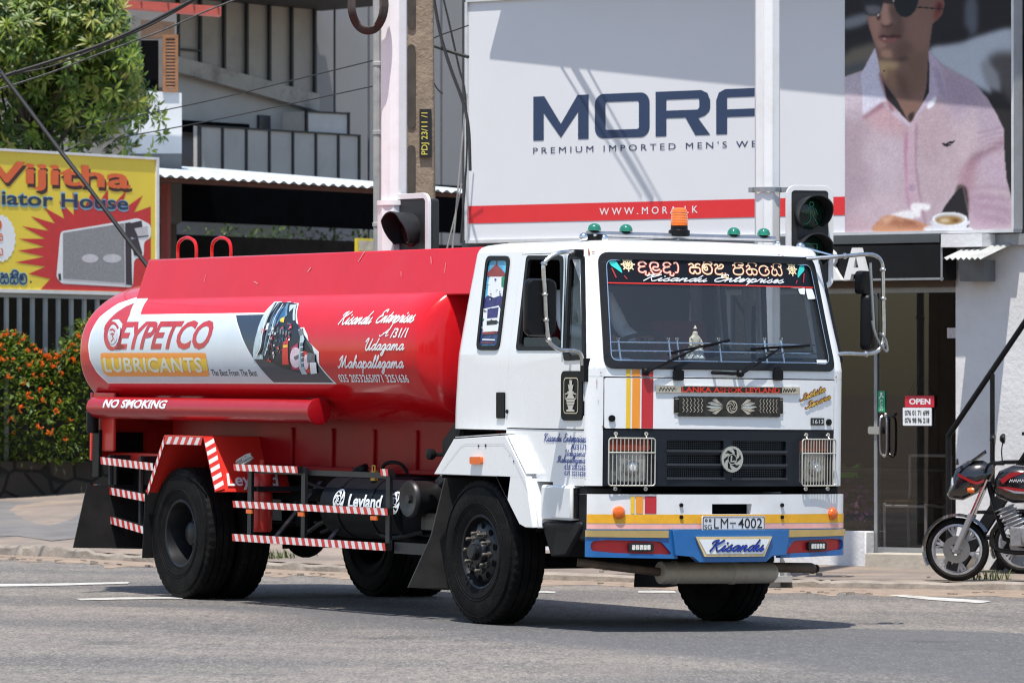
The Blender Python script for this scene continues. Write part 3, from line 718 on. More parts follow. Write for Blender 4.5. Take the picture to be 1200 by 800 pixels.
for z in (b[2] + .02, b[3] - .018): m.ribbon([(b2[0], z), (b2[1], z)], .005, FRONT.map, off=.024)
m.build('ornament_plate', [pd, pm], FLAP)
m = TB()
for k, (body, bx, mt) in enumerate((('Sethika', (937, 462.5, 966, 475), 0), ('Senara', (943, 470, 972, 483), 0))):
    b = fbox(*bx); sl = .30
    for w, o, mt in ((.95, .009, 2), (.62, .0105, 0), (.34, .012, 1)):
        st = script_strokes(body.replace('S', 'S'), .3); m.mat(mt)
        xs = [p[0] for s in st for p in s]; sx = (b[1] - b[0]) / (max(xs) - min(xs)); sy = .032
        for s in st: m.ribbon([(b[0] + (x - min(xs)) * sx, b[2] + .03 * (1 - k * .2) + y * sy * .55 + sl * (x - min(xs)) * sx) for x, y in s], w * sy * .55, FRONT.map, off=o)
m.build('name_decal', [stk_r, M('decal_mustard', (.6, .42, .05), .4, var=.5, scale=12), stk_k], FLAP)
m = TB(); b = fbox(949.5, 489.5, 964.5, 498); m.mat(0); m.sheet([(b[0], b[2]), (b[1], b[2]), (b[1], b[3]), (b[0], b[3])], [], FRONT.map, XF, (), th=.01, off=.012)
m.mat(1); m.text('1613', (b[0] + .012, b[1] - .012, b[2] + .011, b[3] - .011), FRONT.map, off=.014)
m.build('model_badge', [stk_k, stk_w], FLAP)
m = TB(); rs_ = M('rust_bleed', (.33, .13, .05), .8, var=.4, scale=40)
for x, y, w, h in ((690, 295, .008, .045), (695, 295.5, .018, .005), (912, 298.5, .014, .005), (917, 300, .006, .009), (704, 436.5, .010, .005), (979, 442, .006, .012), (706, 500, .005, .012), (699.5, 448, .003, .05), (701, 470, .003, .02)):
    c = FRONT.on(x, y); m.sheet([(c[0] + w * random.uniform(.4, 1) * cos(t * .7), c[1] + h * random.uniform(.4, 1) * sin(t * .7)) for t in range(9)], [], FRONT.map, off=.0055)
m.build('rust_spot', rs_, CAB)
m = TB()
for x, y in ((716.5, 490), (970, 494.5)):
    c = FRONT.on(x, y); m.sheet(circ(c[0], c[1], .023, n=16), [], FRONT.map, off=.018, th=.02); m.sheet(circ(c[0], c[1], .014, n=12), [], FRONT.map, off=.022, th=.02)
m.build('flap_lock', blackp, FLAP)
for x in (793.5, 909.5):
    m = TB(); c = FRONT.on(x, 438); m.sheet(rr(c[0] - .036, c[0] + .036, c[1] - .045, c[1] + .025, .012), [], FRONT.map, th=.03, off=.035); m.sheet(rr(c[0] - .024, c[0] + .024, c[1] + .0, c[1] + .048, .012), [], FRONT.map, th=.03, off=.024); m.build('flap_hinge', blackp, FLAP)
m = TB(); p0, p1 = FRONT.on(835, 436.5), FRONT.on(858.5, 437.5)
m.tube([FRONT.map(p0[0], p0[1], .0), FRONT.map(p0[0], p0[1], .035), FRONT.map(p0[0] + .03, p0[1], .04), FRONT.map(p1[0] - .03, p1[1], .04), FRONT.map(p1[0], p1[1], .035), FRONT.map(p1[0], p1[1], .0)], .013, 8); m.build('grab_handle', blackp, CAB)
for piv, el, tip, tail in (((756, 435.5), (783, 414), (853, 399.5), (785, 414)), ((866, 437.5), (893, 413), (946, 405.5), (878, 409.5))):
    m = TB(); P, E_, T_, L_ = (FRONT.on(*q) for q in (piv, el, tip, tail))
    m.lathe([(0, 0), (.026, 0), (.026, .03), (.015, .045), (0, .045)], FRONT.map(*P, 0), FRONT.map(*P, 1) - FRONT.map(*P, 0), 12)
    W_ = Vector(((L_[0] + T_[0]) / 2, (L_[1] + T_[1]) / 2))
    m.tube([FRONT.map(*P, .04), FRONT.map((P[0] + W_.x) / 2, (P[1] + W_.y) / 2 , .05), FRONT.map(W_.x, W_.y, .04)], .010, 6, r2=.006)
    mid = [FRONT.map(L_[0] + (T_[0] - L_[0]) * t / 6, L_[1] + (T_[1] - L_[1]) * t / 6, .022) for t in range(7)]
    m.tube(mid, .009, 6); m.tube([FRONT.map(L_[0] + (T_[0] - L_[0]) * t / 6, L_[1] + (T_[1] - L_[1]) * t / 6, .036) for t in range(1, 6)], .005, 5)
    m.build('wiper', blackp, truck)

# ---- grille band
slots = []
for (x0, y0, x1, y1) in ((781.5, 515.5, 848, 528), (857.5, 516.5, 921, 529), (781.5, 532, 848, 544), (857.5, 532.5, 921, 544.5), (781.5, 548, 848, 560), (857.5, 548.5, 921, 560.5)):
    b = fbox(x0, y0, x1, y1); slots.append(rr(b[0], b[1], b[2], b[3], .01, 2))
hl = [(-.918, -.595, 1.006, 1.336), (.595, .918, 1.006, 1.336)]
holes = slots + [rr(a + .012, b - .012, c + .02, d - .012, .015, 3) for a, b, c, d in hl]
m = TB(); m.sheet([(-.942, ZL), (.942, ZL), (.942, ZH), (-.942, ZH)], holes, FRONT.map, XC, (), th=.05, off=.0)
GR = m.build('grille', navyp, truck, angle=40)
m = TB()
for sl_ in slots:
    xs = [p[0] for p in sl_]; zs = [p[1] for p in sl_]
    m.ribbon([(min(xs), min(zs) - .002), (max(xs), min(zs) - .002)], .014, FRONT.map, off=.012, th=.012)
    for x in frange(min(xs) + .01, max(xs), .016): m.ribbon([(x, min(zs)), (x, max(zs))], .004, FRONT.map, off=-.028)
    for z in frange(min(zs) + .008, max(zs), .014): m.ribbon([(min(xs), z), (max(xs), z)], .004, FRONT.map, off=-.026)
m.build('grille_mesh', M('grille_wire', (.03, .034, .04), .5, var=.2), GR)
m = TB(); m.sheet([(-.93, ZL + .005), (.93, ZL + .005), (.93, ZH - .01), (-.93, ZH - .01)], [], FRONT.map, XC, (), off=-.16); m.build('grille_back', void, GR)
m = TB(); c = (0.003, 1.190); rx = .088
cc = lambda t, r: (c[0] + r * cos(R(t)), c[1] + r * 1.02 * sin(R(t)))
m.mat(0); m.sheet([cc(t, rx) for t in range(0, 360, 12)], [[cc(t, rx * .80) for t in range(0, 360, 12)]], FRONT.map, th=.02, off=.028)
m.mat(1); m.sheet([cc(t, rx * .80) for t in range(0, 360, 12)], [], FRONT.map, off=.012)
m.mat(0); m.sheet([cc(t, rx * .42) for t in range(0, 360, 15)], [[cc(t, rx * .36) for t in range(0, 360, 15)]], FRONT.map, th=.02, off=.026)
for k in range(6):
    t = 60 * k; m.sheet([cc(t, rx * .40), cc(t + 20, rx * .44), cc(t + 45, rx * .60), cc(t + 62, rx * .82), cc(t + 30, rx * .82), cc(t + 12, rx * .62)], [], FRONT.map, th=.016, off=.026)
m.ribbon([(c[0] - .006, c[1] + .02), (c[0] - .010, c[1] - .016), (c[0] + .020, c[1] - .014)], .012, FRONT.map, th=.01, off=.026)
m.build('grille_emblem', [M('emblem_silver', (.62, .62, .6), .3, .9, var=.1), stk_k], GR)
for sgn, (x0, x1, z0, z1) in zip((-1, 1), hl):
    m = TB(); m.sheet(rr(x0 + .01, x1 - .01, z0 + .018, z1 - .01, .015, 3), [], FRONT.map, XC, (), off=-.055)
    H = m.build('headlight', M('lamp_reflector', (.22, .23, .24), .35, .6, var=.4, scale=20), truck)
    m = TB(); m.sheet(rr(x0 + .018, x1 - .018, z1 - .09, z1 - .016, .01, 3), [], FRONT.map, XC, (), th=.04, off=-.012); m.build('indicator', M('indicator_lens', (.22, .03, .012), .25, var=.25, scale=40, coat=.4), H)
    cxm = (x0 + x1) / 2 + (.03 if sgn > 0 else .02); m = TB()
    m.mat(0); m.sheet(rr(cxm - .10, cxm + .10, z0 + .03, z1 - .11, .02, 3), [], FRONT.map, XC, (), th=.03, off=-.03)
    o = FRONT.map(cxm, (z0 + z1) / 2 - .045, -.026); ax = FRONT.map(cxm, 1.2, 1) - FRONT.map(cxm, 1.2, 0)
    m.mat(1); m.lathe([(.062, .002), (.06, .012), (.035, .022), (0, .026)], o, ax, 20); m.mat(2); m.lathe([(.026, .02), (.022, .034), (0, .036)], o, ax, 12)
    m.build('reflector', [M('lamp_shell', (.55, .56, .55), .2, .6, var=.2, scale=30), M('lamp_bowl', (.42, .42, .41), .3, .7, var=.4, scale=50), M('bulb_cap', (.8, .8, .78), .2, var=.05)], H)
    m = TB(); m.sheet(rr(x0 + .015, x1 - .015, z0 + .022, z1 - .10, .012, 3), [], FRONT.map, XC, (), off=-.006); m.build('lamp_glass', glass('clear_lens', (.88, .88, .88)), H)
    m = TB(); r_ = .0044
    ring = rr(x0, x1, z0, z1 - .006, .02, 4); m.tube([FRONT.map(x, z, .045) for x, z in ring], r_ * 1.2, 6, closed=True)
    for k in range(1, 12):
        x = x0 + (x1 - x0) * k / 12; m.tube([FRONT.map(x, z0, .045), FRONT.map(x, z1 - .006, .045)], r_ * .8, 5)
    m.tube([FRONT.map(x0 + (x1 - x0) * t / 4, z1 - .105, .048) for t in range(5)], r_, 5)
    for x in (x0 + .05, x1 - .06):
        for z, dz in ((z1 - .006, .03), (z0, -.022)):
            m.lathe([(.006, -.004), (.014, -.004), (.014, .004), (.006, .004)], FRONT.map(x, z + dz, .03), FRONT.map(x, z, 1) - FRONT.map(x, z, 0), 10, closed=True); m.tube([FRONT.map(x, z, .045), FRONT.map(x, z + dz, .012)], .005, 5)
    m.build('wire_guard', M('guard_wire', (.50, .48, .42), .45, .3, var=.15), H)

# ---- bumper
ZB0, ZB1, ZBW = .706, .946, .506
BX = frange(-.95, .95, .095) + [s * (.95 + .16 * k / 8) for k in range(1, 9) for s in (-1, 1)]
slot = BUMP.pts([(834.5, 590.3), (881, 591), (881, 602), (834.5, 601.3)])
m = TB(); m.sheet([(-1.055, ZB0), (1.055, ZB0), (1.055, ZB1), (-1.055, ZB1)], [[(slot[0][0], slot[2][1]), (slot[1][0], slot[2][1]), (slot[1][0], slot[0][1]), (slot[0][0], slot[0][1])]], BUMP.map, BX, (), th=.06)
m.sheet([(-1.05, ZB1 - .06), (1.05, ZB1 - .06), (1.05, ZB1 - .004), (-1.05, ZB1 - .004)], [], lambda x, z, h=0: BUMP.map(x, ZB1 - .002, 0) + Vector((-(ZB1 - z) * 2.2, 0, 0)), BX, (), th=0)
BMP = m.build('bumper', M('bumper_white', (.76, .76, .76), .32, var=.04, coat=.4, dirt=(.5, .42, .34), dirt_amt=.3, dscale=2.5), truck, angle=40, bevel=.008)
m = TB(); m.sheet([(slot[0][0] - .02, slot[2][1] - .02), (slot[1][0] + .02, slot[2][1] - .02), (slot[1][0] + .02, slot[0][1] + .02), (slot[0][0] - .02, slot[0][1] + .02)], [], BUMP.map, BX, (), off=-.07); m.build('bumper_slot', void, BMP)
m = TB(); zs0, zs1 = BUMP.on(838, 613)[1], BUMP.on(838, 602.5)[1]
m.mat(0); m.sheet([(-1.05, zs0), (1.05, zs0), (1.05, zs1), (-1.05, zs1)], [], BUMP.map, BX, (), off=.003)
m.mat(1); m.sheet([(-1.05, ZB0 + .005), (1.05, ZB0 + .005), (1.05, zs0 - .006), (-1.05, zs0 - .006)], [], BUMP.map, BX, (), off=.003)
m.mat(2)
BS = [BUMP.on(x, 592)[0] for x in (738.8, 743.3, 745, 753.5, 755.5, 769)]
for k in range(3): m.mat((3, 2, 4)[k]); m.sheet([(BS[2 * k], zs1 + .006), (BS[2 * k + 1], zs1 + .006), (BS[2 * k + 1], ZB1 - .012), (BS[2 * k], ZB1 - .012)], [], BUMP.map, BX, (), off=.004)
m.build('bumper_stripe', [M('stripe_amber', (.80, .40, .02), .4, var=.12, scale=12), M('stripe_salmon', (.80, .40, .36), .4, var=.12, scale=9), stk_o, stk_y, stk_r], BMP)
for x, y in ((725, 600), (975, 601.5)):
    c = BUMP.on(x, y); m = TB(); m.lathe([(.044, 0), (.044, .012), (.036, .024), (.018, .030), (0, .031)], BUMP.map(*c, 0), BUMP.map(*c, 1) - BUMP.map(*c, 0), 20); m.build('marker_lamp', amber, BMP)
for x in (798, 916):
    for y in (591.5, 605.5): m = TB(); c = BUMP.on(x, y); m.lathe([(0.014, 0), (.014, .012), (0, .014)], BUMP.map(*c, 0), BUMP.map(*c, 1) - BUMP.map(*c, 0), 10); m.build('bumper_bolt', blackp, BMP)
m = TB(); b = fbox(820, 604.3, 893, 621.3, BUMP); pm_ = lambda x, z, h=0: BUMP.map(0, z, 0) + Vector((.045 + h, -x, 0))
pc = -.0; b = (b[0], b[1], BUMP.on(856, 621.3)[1], BUMP.on(856, 604)[1]); wP = b[1] - b[0]; hP = b[3] - b[2]
pl = lambda x, z, h=0: Vector((1.60 + h, -x, z))
m.mat(0); m.sheet(rr(b[0], b[1], b[2], b[3], .012, 3), [], pl, th=.012)
m.mat(1); m.sheet(rr(b[0] + .004, b[1] - .004, b[2] + .004, b[3] - .004, .01, 3), [rr(b[0] + .009, b[1] - .009, b[2] + .009, b[3] - .009, .008, 3)], pl, off=.002)
m.text('LM', (b[0] + wP * .185, b[0] + wP * .41, b[2] + hP * .16, b[2] + hP * .84), pl, off=.002, space=1.12); m.text('4002', (b[0] + wP * .57, b[0] + wP * .955, b[2] + hP * .16, b[2] + hP * .84), pl, off=.002, bold=.004)
m.text('SG', (b[0] + wP * .03, b[0] + wP * .15, b[2] + hP * .10, b[2] + hP * .42), pl, off=.002)
m.ribbon([(b[0] + wP * .44, b[2] + hP * .52), (b[0] + wP * .53, b[2] + hP * .52)], .007, pl, off=.002); m.ribbon([(b[0] + wP * .485, b[2] + hP * .38), (b[0] + wP * .485, b[2] + hP * .18)], .006, pl, off=.002)
for q in (.06, .12): m.sheet(circ(b[0] + wP * q, b[2] + hP * .7, .011, n=10), [circ(b[0] + wP * q, b[2] + hP * .7, .005, n=8)], pl, off=.002)
m.build('number_plate', [M('plate_white', (.62, .64, .68), .4, var=.06, scale=20), stk_k], BMP)
# blue valance in three panels
ml = abs(BUMP.on(792, 640)[0]); mr = .44; mlx = BUMP.on(792, 640)[0]; mrx = BUMP.on(918, 640)[0]
mid = (mrx - mlx) / 2
for s in (-1, 1):
    m = TB(); red_o = rpoly([(s * (mid + .015), .535), (s * .86, .545), (s * 1.02, .56), (s * 1.02, .625), (s * .93, .635), (s * (mid + .10), .625)], .03, 5)
    m.sheet([(s * (mid - .02), ZBW), (s * 1.065, ZBW + .012), (s * 1.065, ZB0 - .003), (s * (mid - .02), ZB0 - .003)], [red_o], BUMP.map, BX, (), th=.05, off=.006); m.build('bumper_valance', blue, BMP, angle=40)
kp = [BUMP.on(x, y) for x, y in ((819, 628.3), (906, 628.3), (897, 651), (829, 651))]
kx = (kp[0][0] + kp[1][0]) / 2
m = TB(); m.sheet([(-.47, ZB0 - .004), (.47, ZB0 - .004), (.45, .53), (.32, .52), (.27, .482), (-.27, .482), (-.32, .52), (-.45, .53)], [], BUMP.map, BX, (), th=.06, off=.04)
m.build('valance_centre', blue, BMP, angle=40, bevel=.01)
m = TB(); KZ0, KZ1 = kp[2][1], kp[0][1]
def kpoly(d): return [(kp[0][0] - kx + d, KZ1 - d * .8), (kp[1][0] - kx - d, KZ1 - d * .8), (kp[2][0] - kx - d * .6, KZ0 + d * .8), (kp[3][0] - kx + d * .6, KZ0 + d * .8)]
m.mat(0); m.sheet(kpoly(0), [], BUMP.map, BX, (), th=.02, off=.055); m.mat(1); m.sheet(kpoly(.022), [], BUMP.map, BX, (), off=.058)
m.mat(2); script(m, 'Kisandu', (-.20, .23, KZ0 + .038, KZ0 + .112), BUMP.map, w=.40, off=.061, slant=.4)
m.mat(3); script(m, 'Kisandu', (-.197, .233, KZ0 + .038, KZ0 + .112), BUMP.map, w=.22, off=.063, slant=.4)
m.build('name_board', [M('cream_gold', (.72, .55, .30), .35, .2, var=.08), stk_w, stk_k, M('lettering_royal_blue', (.02, .06, .45), .4, var=.05)], BMP)
for s in (-1, 1):
    m = TB(); m.sheet([(s * (mid + .05), .650), (s * 1.055, .655), (s * 1.055, ZB0 - .006), (s * (mid + .05), ZB0 - .006)], [], BUMP.map, BX, (), th=.012, off=.016); m.build('gold_strip', gold, BMP)
for s in (-1, 1):
    m = TB(); m.mat(0); m.sheet(rpoly([(s * (mid + .0), .53), (s * 1.03, .535), (s * 1.03, .64), (s * (mid + .0), .64)], .02), [], BUMP.map, BX, (), off=-.02)
    cxl = BUMP.on(751, 642)[0] if s < 0 else BUMP.on(957, 641.5)[0]
    m.mat(1); m.sheet(rr(cxl - .088, cxl + .088, .556, .614, .015), [], BUMP.map, BX, (), th=.03, off=.014)
    m.mat(2)
    for k in range(5): m.sheet(rr(cxl - .068 + k * .027, cxl - .045 + k * .027, .568, .602, .005, 2), [], BUMP.map, BX, (), off=.017)
    m.build('fog_lamp', [M('lamp_recess_red', (.62, .022, .022), .35, var=.08), stk_k, M('led_grain', (.75, .72, .62), .3, var=.5, scale=90)], BMP)

# ---- wheel arches, steps
def flip(P, s): return [Vector((p[0], p[1] * s, p[2])) for p in P]
for s in (1, -1):
    prof = [(-.60, 1.045), (-.315, 1.30), (.415, 1.335), (.70, 1.05), (.80, .70), (.70, .70), (.62, .72), (.285, 1.045), (-.47, 1.045)]
    m = TB()
    m.prism([Vector((a, s * 1.135, z)) for a, z in prof], (0, -s * .05, 0))
    # crown of the arch, running in to the cab
    top = [(-.60, 1.045), (-.315, 1.30), (.415, 1.335), (.70, 1.05), (.80, .70)]
    th = .02
    for (a0, z0), (a1, z1) in zip(top[:-1], top[1:]):
        d = Vector((a1 - a0, 0, z1 - z0)).normalized(); n = Vector((d.z, 0, -d.x)) * th
        m.prism([Vector((a0, s * 1.086, z0)), Vector((a1, s * 1.086, z1)), Vector((a1, s * .80, z1)), Vector((a0, s * .80, z0))], n)
    AR = m.build('wheel_arch', white, truck, bevel=.012, angle=30)
    m = TB()
    m.prism([Vector((.43, s * 1.13, 1.332)), Vector((.695, s * 1.13, 1.067)), Vector((.695, s * .99, 1.067)), Vector((.43, s * .99, 1.332))], (.006, 0, .006))
    m.prism([Vector((-.30, s * 1.13, 1.310)), Vector((.40, s * 1.13, 1.343)), Vector((.40, s * .99, 1.343)), Vector((-.30, s * .99, 1.310))], (0, 0, .006))
    m.build('chequer_plate', M('chequer_plate', (.72, .73, .74), .34, .5, var=.1, scale=30, bump=.6, bscale=45, dirt=(.6, .58, .54), dirt_amt=.5), AR)
    m = TB()
    inl = [(-.58, 1.03), (-.30, 1.28), (.40, 1.31), (.68, 1.04), (.76, .68)]
    for (a0, z0), (a1, z1) in zip(inl[:-1], inl[1:]):
        m.prism([Vector((a0, s * 1.08, z0)), Vector((a1, s * 1.08, z1)), Vector((a1, s * .5, z1)), Vector((a0, s * .5, z0))], (0, 0, -.01))
    m.box(-.5, .7, s * .52 - .01, s * .52 + .01, .7, 1.3)
    m.build('arch_lining', black, AR)
    if s > 0:
        S_ = flatside(1.137); m = TB(); b = [S_.on(x, y) for x, y in ((553, 535), (566, 535), (566, 543.5), (553, 543.5))]
        m.sheet(rpoly(b, .012), [], S_.map, th=.03, off=.02); m.build('side_repeater', amber, AR)
        m = TB(); L = [S_.on(x, y) for x, y in ((518, 551), (540, 523), (545, 520), (590, 520), (600, 533), (622, 583))]; m.ribbon([p for p in L], .004, S_.map, off=.0015); m.build('arch_crease', M('crease_grey', (.55, .56, .57), .5, var=.1), AR)
        m = TB()
        for x, y, r in ((561, 522, .013), (569, 522, .016), (602, 540, .010), (597, 534, .007)): c = S_.on(x, y); m.sheet([(c[0] + r * random.uniform(.5, 1.2) * cos(t), c[1] + r * random.uniform(.4, 1) * sin(t)) for t in (0, .8, 1.6, 2.4, 3.2, 4, 4.8, 5.6)], [], S_.map, off=.002)
        m.build('paint_chip', stk_k, AR)
    # step box
    m = TB(); m.box(.80, 1.22, s * .9, s * 1.075, .76, 1.0); m.build('step_box', M('step_white', (.70, .71, .72), .3, var=.05, coat=.3), truck, bevel=.02)
    m = TB(); m.box(1.22, 1.232, s * .88, s * 1.065, .775, .985)
    m.build('chrome_plate', chrome, truck)
    m = TB(); m.prism([Vector((.76, s * 1.05, .74)), Vector((1.30, s * 1.05, .755)), Vector((1.30, s * 1.05, .70)), Vector((1.12, s * 1.05, .52)), Vector((.90, s * 1.05, .50))], (0, -s * .30, 0))
    m.box(1.235, 1.37, s * .75, s * 1.03, .62, 1.0)
    m.build('step_well', black, truck, bevel=.02)

# ---- mirrors
A_M = 1.35
for s in (1, -1):
    FM = flatfront(A_M)
    if s > 0: px = [(687, 294.5), (672, 294.8), (657, 296), (645, 301), (637.5, 309), (637, 320), (638.5, 345), (640, 375), (643, 398), (649, 406), (658, 410), (672, 410.5), (679, 413), (682.5, 421), (683, 428)]
    else: px = [(945, 303.5), (965, 302), (990, 300), (1015, 298), (1026, 299.5), (1032, 305), (1034.5, 316), (1035, 350), (1035.5, 390), (1033, 405), (1027, 412), (1015, 414.5), (995, 414), (983, 415), (977, 420), (976, 426)]
    P = []
    for i, (x, y) in enumerate(px):
        u, z = FM.on(x, y); t = i / (len(px) - 1)
        a = A_M
        if t < .12: a = A_M - .16 * (1 - t / .12)
        P.append(Vector((a, -u, z)))
    m = TB(); m.tube(catmull(P, 3), .0145, 10)
    for i in ((4, 6, 7, 8) if s > 0 else (2, 6, 7, 9, 11)): m.lathe([(0.0145, -.014), (.022, -.006), (.022, .006), (.0145, .014)], P[i], (P[i + 1] - P[i - 1]), 10)
    MA = m.build('mirror_arm', M('worn_chrome', (.62, .62, .61), .28, 1.0, var=.2, scale=30, dirt=(.3, .26, .2), dirt_amt=.4), truck)
    m = TB()
    if s > 0:
        b = FM.on(687, 430); m.box(A_M - .03, A_M + .02, -b[0] - .03, -b[0] + .03, b[1] - .10, b[1] + .06); m.build('arm_bracket', blackp, MA); m = TB(); m.box(A_M - .22, A_M - .14, .99, 1.06, 2.57, 2.62)
    else:
        b = FM.on(976, 424); m.box(A_M - .03, A_M + .02, -b[0] - .03, -b[0] + .03, b[1] - .06, b[1] + .05)
    m.build('arm_bracket', blackp, MA)
    def head(x0, y0, x1, y1, yaw, dep, r):
        FB_ = flatfront(A_M - .08); p, q = FB_.on(x0, y0), FB_.on(x1, y1); w = (q[0] - p[0]) / 2; h = (p[1] - q[1]) / 2
        c = Vector((A_M - .10, -(p[0] + q[0]) / 2, (p[1] + q[1]) / 2)); ca, sa = cos(yaw), sin(yaw)
        wx = w * (1.0 if abs(yaw) < .3 else 1 / abs(ca))
        def mp(x, z, hh=0): return c + Vector((hh * ca - x * sa * 1, -x * ca - hh * sa, z))
        m = TB(); rings = []
        for k, o in ((.86, dep), (.97, dep * .75), (1, dep * .3), (1, 0), (.97, -.012)): rings.append([mp(x * k, z * (1 - (1 - k) * .5), o) for x, z in rr(-wx, wx, -h, h, r, 5)])
        m.loft(rings); H = m.build('mirror_head', blackp, truck, angle=50)
        m = TB(); m.sheet(rr(-wx * .93, wx * .93, -h * .96, h * .96, r * .8, 5), [], mp, off=-.014); m.build('mirror_glass', mir, H)
    if s > 0: head(617, 326, 649.5, 394, -.25, .07, .05)
    else:
        head(1007.5, 344, 1027, 411, .6, .06, .045); head(1003, 317, 1019.5, 345.5, .35, .06, .04)
        m = TB(); P2 = [FM.on(x, y) for x, y in ((1020, 308), (1021, 330), (1024, 385), (1028, 398))]; m.tube([Vector((A_M, -p[0], p[1])) for p in P2], .010, 6)
        P2 = [FM.on(x, y) for x, y in ((1019, 376), (1023, 392), (1032, 408), (1037, 411), (1035, 398), (1028, 390))]; m.tube(catmull([Vector((A_M + .03, -p[0], p[1])) for p in P2], 4), .009, 6); m.build('mirror_stay', steel, MA)

# ---- roof light bar
m = TB(); zb_ = 2.735
m.tube([Vector((1.0, .84 - 1.55 * t / 10, zb_)) for t in range(11)], .022, 8)
for b in (.72, .1, -.55): m.tube([Vector((1.0, b, 2.66)), Vector((1.0, b, zb_))], .014, 6)
LB = m.build('light_bar', steel, truck)
for x in (696.5, 733.5, 860, 895):
    p = ton(x, 274, a=1.0); m = TB()
    for k in (0,):
        c = Vector((1.0, p.y, zb_ + .012)); m.mat(1); m.lathe([(0.03, 0), (.03, .012), (0, .012)], c, (0, 0, 1), 12)
        m.mat(0); pr = [(.046, .012), (.046, .028), (.036, .05), (.016, .062), (0, .063)]; m.lathe(pr, c, (0, 0, 1), 14)
    o = m.build('roof_lamp', [M('green_lens', (.01, .16, .10), .12, var=.3, scale=40, coat=.6), blackp], LB)
p = ton(796, 262, a=1.0); m = TB(); c = Vector((1.0, p.y, zb_ + .01))
m.mat(1); m.lathe([(.075, 0), (.075, .03), (.06, .04), (.06, .065), (0, .065)], c, (0, 0, 1), 24)
m.mat(0); m.lathe([(.058, .065), (.060, .08), (.056, .15), (.052, .178), (.035, .19), (0, .192)], c, (0, 0, 1), 24)
for k in range(5): m.lathe([(.0595 - k * .0008, .085 + k * .018), (.062 - k * .0008, .09 + k * .018), (.0595 - k * .0008, .095 + k * .018)], c, (0, 0, 1), 24)
m.build('beacon', [M('beacon_amber', (.85, .16, .01), .15, var=.15, scale=15, coat=.6), blackp], LB)
for x, y, r in ((684, 278, .032), (708, 279.5, .03), (938, 289, .03), (911, 285.5, .022)):
    m = TB(); p = ton(x, y, a=1.02); m.lathe([(r * sin(t * pi / 8), -r * cos(t * pi / 8)) for t in range(9)], p, (0, 0, 1), 14); m.tube([p, p + Vector((-.02, 0, -.07))], .008, 6); m.build('ball_mount', chrome, LB)
m = TB()
p0, p1 = ton(938, 289, a=1.02), ton(985, 302, a=1.3); m.tube([p0, p1], .008, 6); m.tube([ton(938, 289, a=1.02), ton(926, 299, a=1.05)], .008, 6); m.build('stay_rod', chrome, LB)
m = TB()
for x in (690, 701): 
    p = ton(x, 284, a=1.0); m.box(.97, 1.03, p.y - .02, p.y + .02, 2.66, zb_)
m.build('bar_foot', blackp, LB)

# ---- wheels
Rw = .515
def tyre_mesh(w):
    pr = [(.258, -w * .42), (.30, -w * .50), (.37, -w * .54), (.44, -w * .52), (.485, -w * .47), (.505, -w * .44), (.513, -w * .40), (.5155, -w * .24), (.503, -w * .235), (.503, -w * .20), (.517, -w * .195), (.518, -w * .02), (.505, -w * .018)]
    pr = pr + [(r, -h) for r, h in reversed(pr)]
    N = 150; k = len(pr)
    def disp(i, j):
        jj = min(j, k - 1 - j)
        if jj in (5, 6) and i % 3 == 0: return -.010
        if jj == 4 and i % 3 == 0: return -.006
        if jj in (7, 10) and (i + (1 if jj == 7 else 0)) % 6 == 0: return -.004
        return 0
    m = MB(); m.lathe(pr, (0, 0, 0), (0, 1, 0), N, closed=True, disp=disp)
    for s in (1, -1):
        for r, hh in ((.325, .515), (.345, .528), (.46, .505), (.47, .497)):
            m.lathe([(r - .003, s * w * hh), (r, s * (w * hh + .004)), (r + .003, s * w * hh)], (0, 0, 0), (0, 1, 0), 72)
    return m
rimm = M('wheel_steel_black', (.010, .011, .014), .42, .2, var=.3, scale=12, dirt=(.04, .036, .03), dirt_amt=.3, dscale=6)
nutm = M('wheel_nut', (.11, .10, .088), .5, .6, var=.3, scale=60)
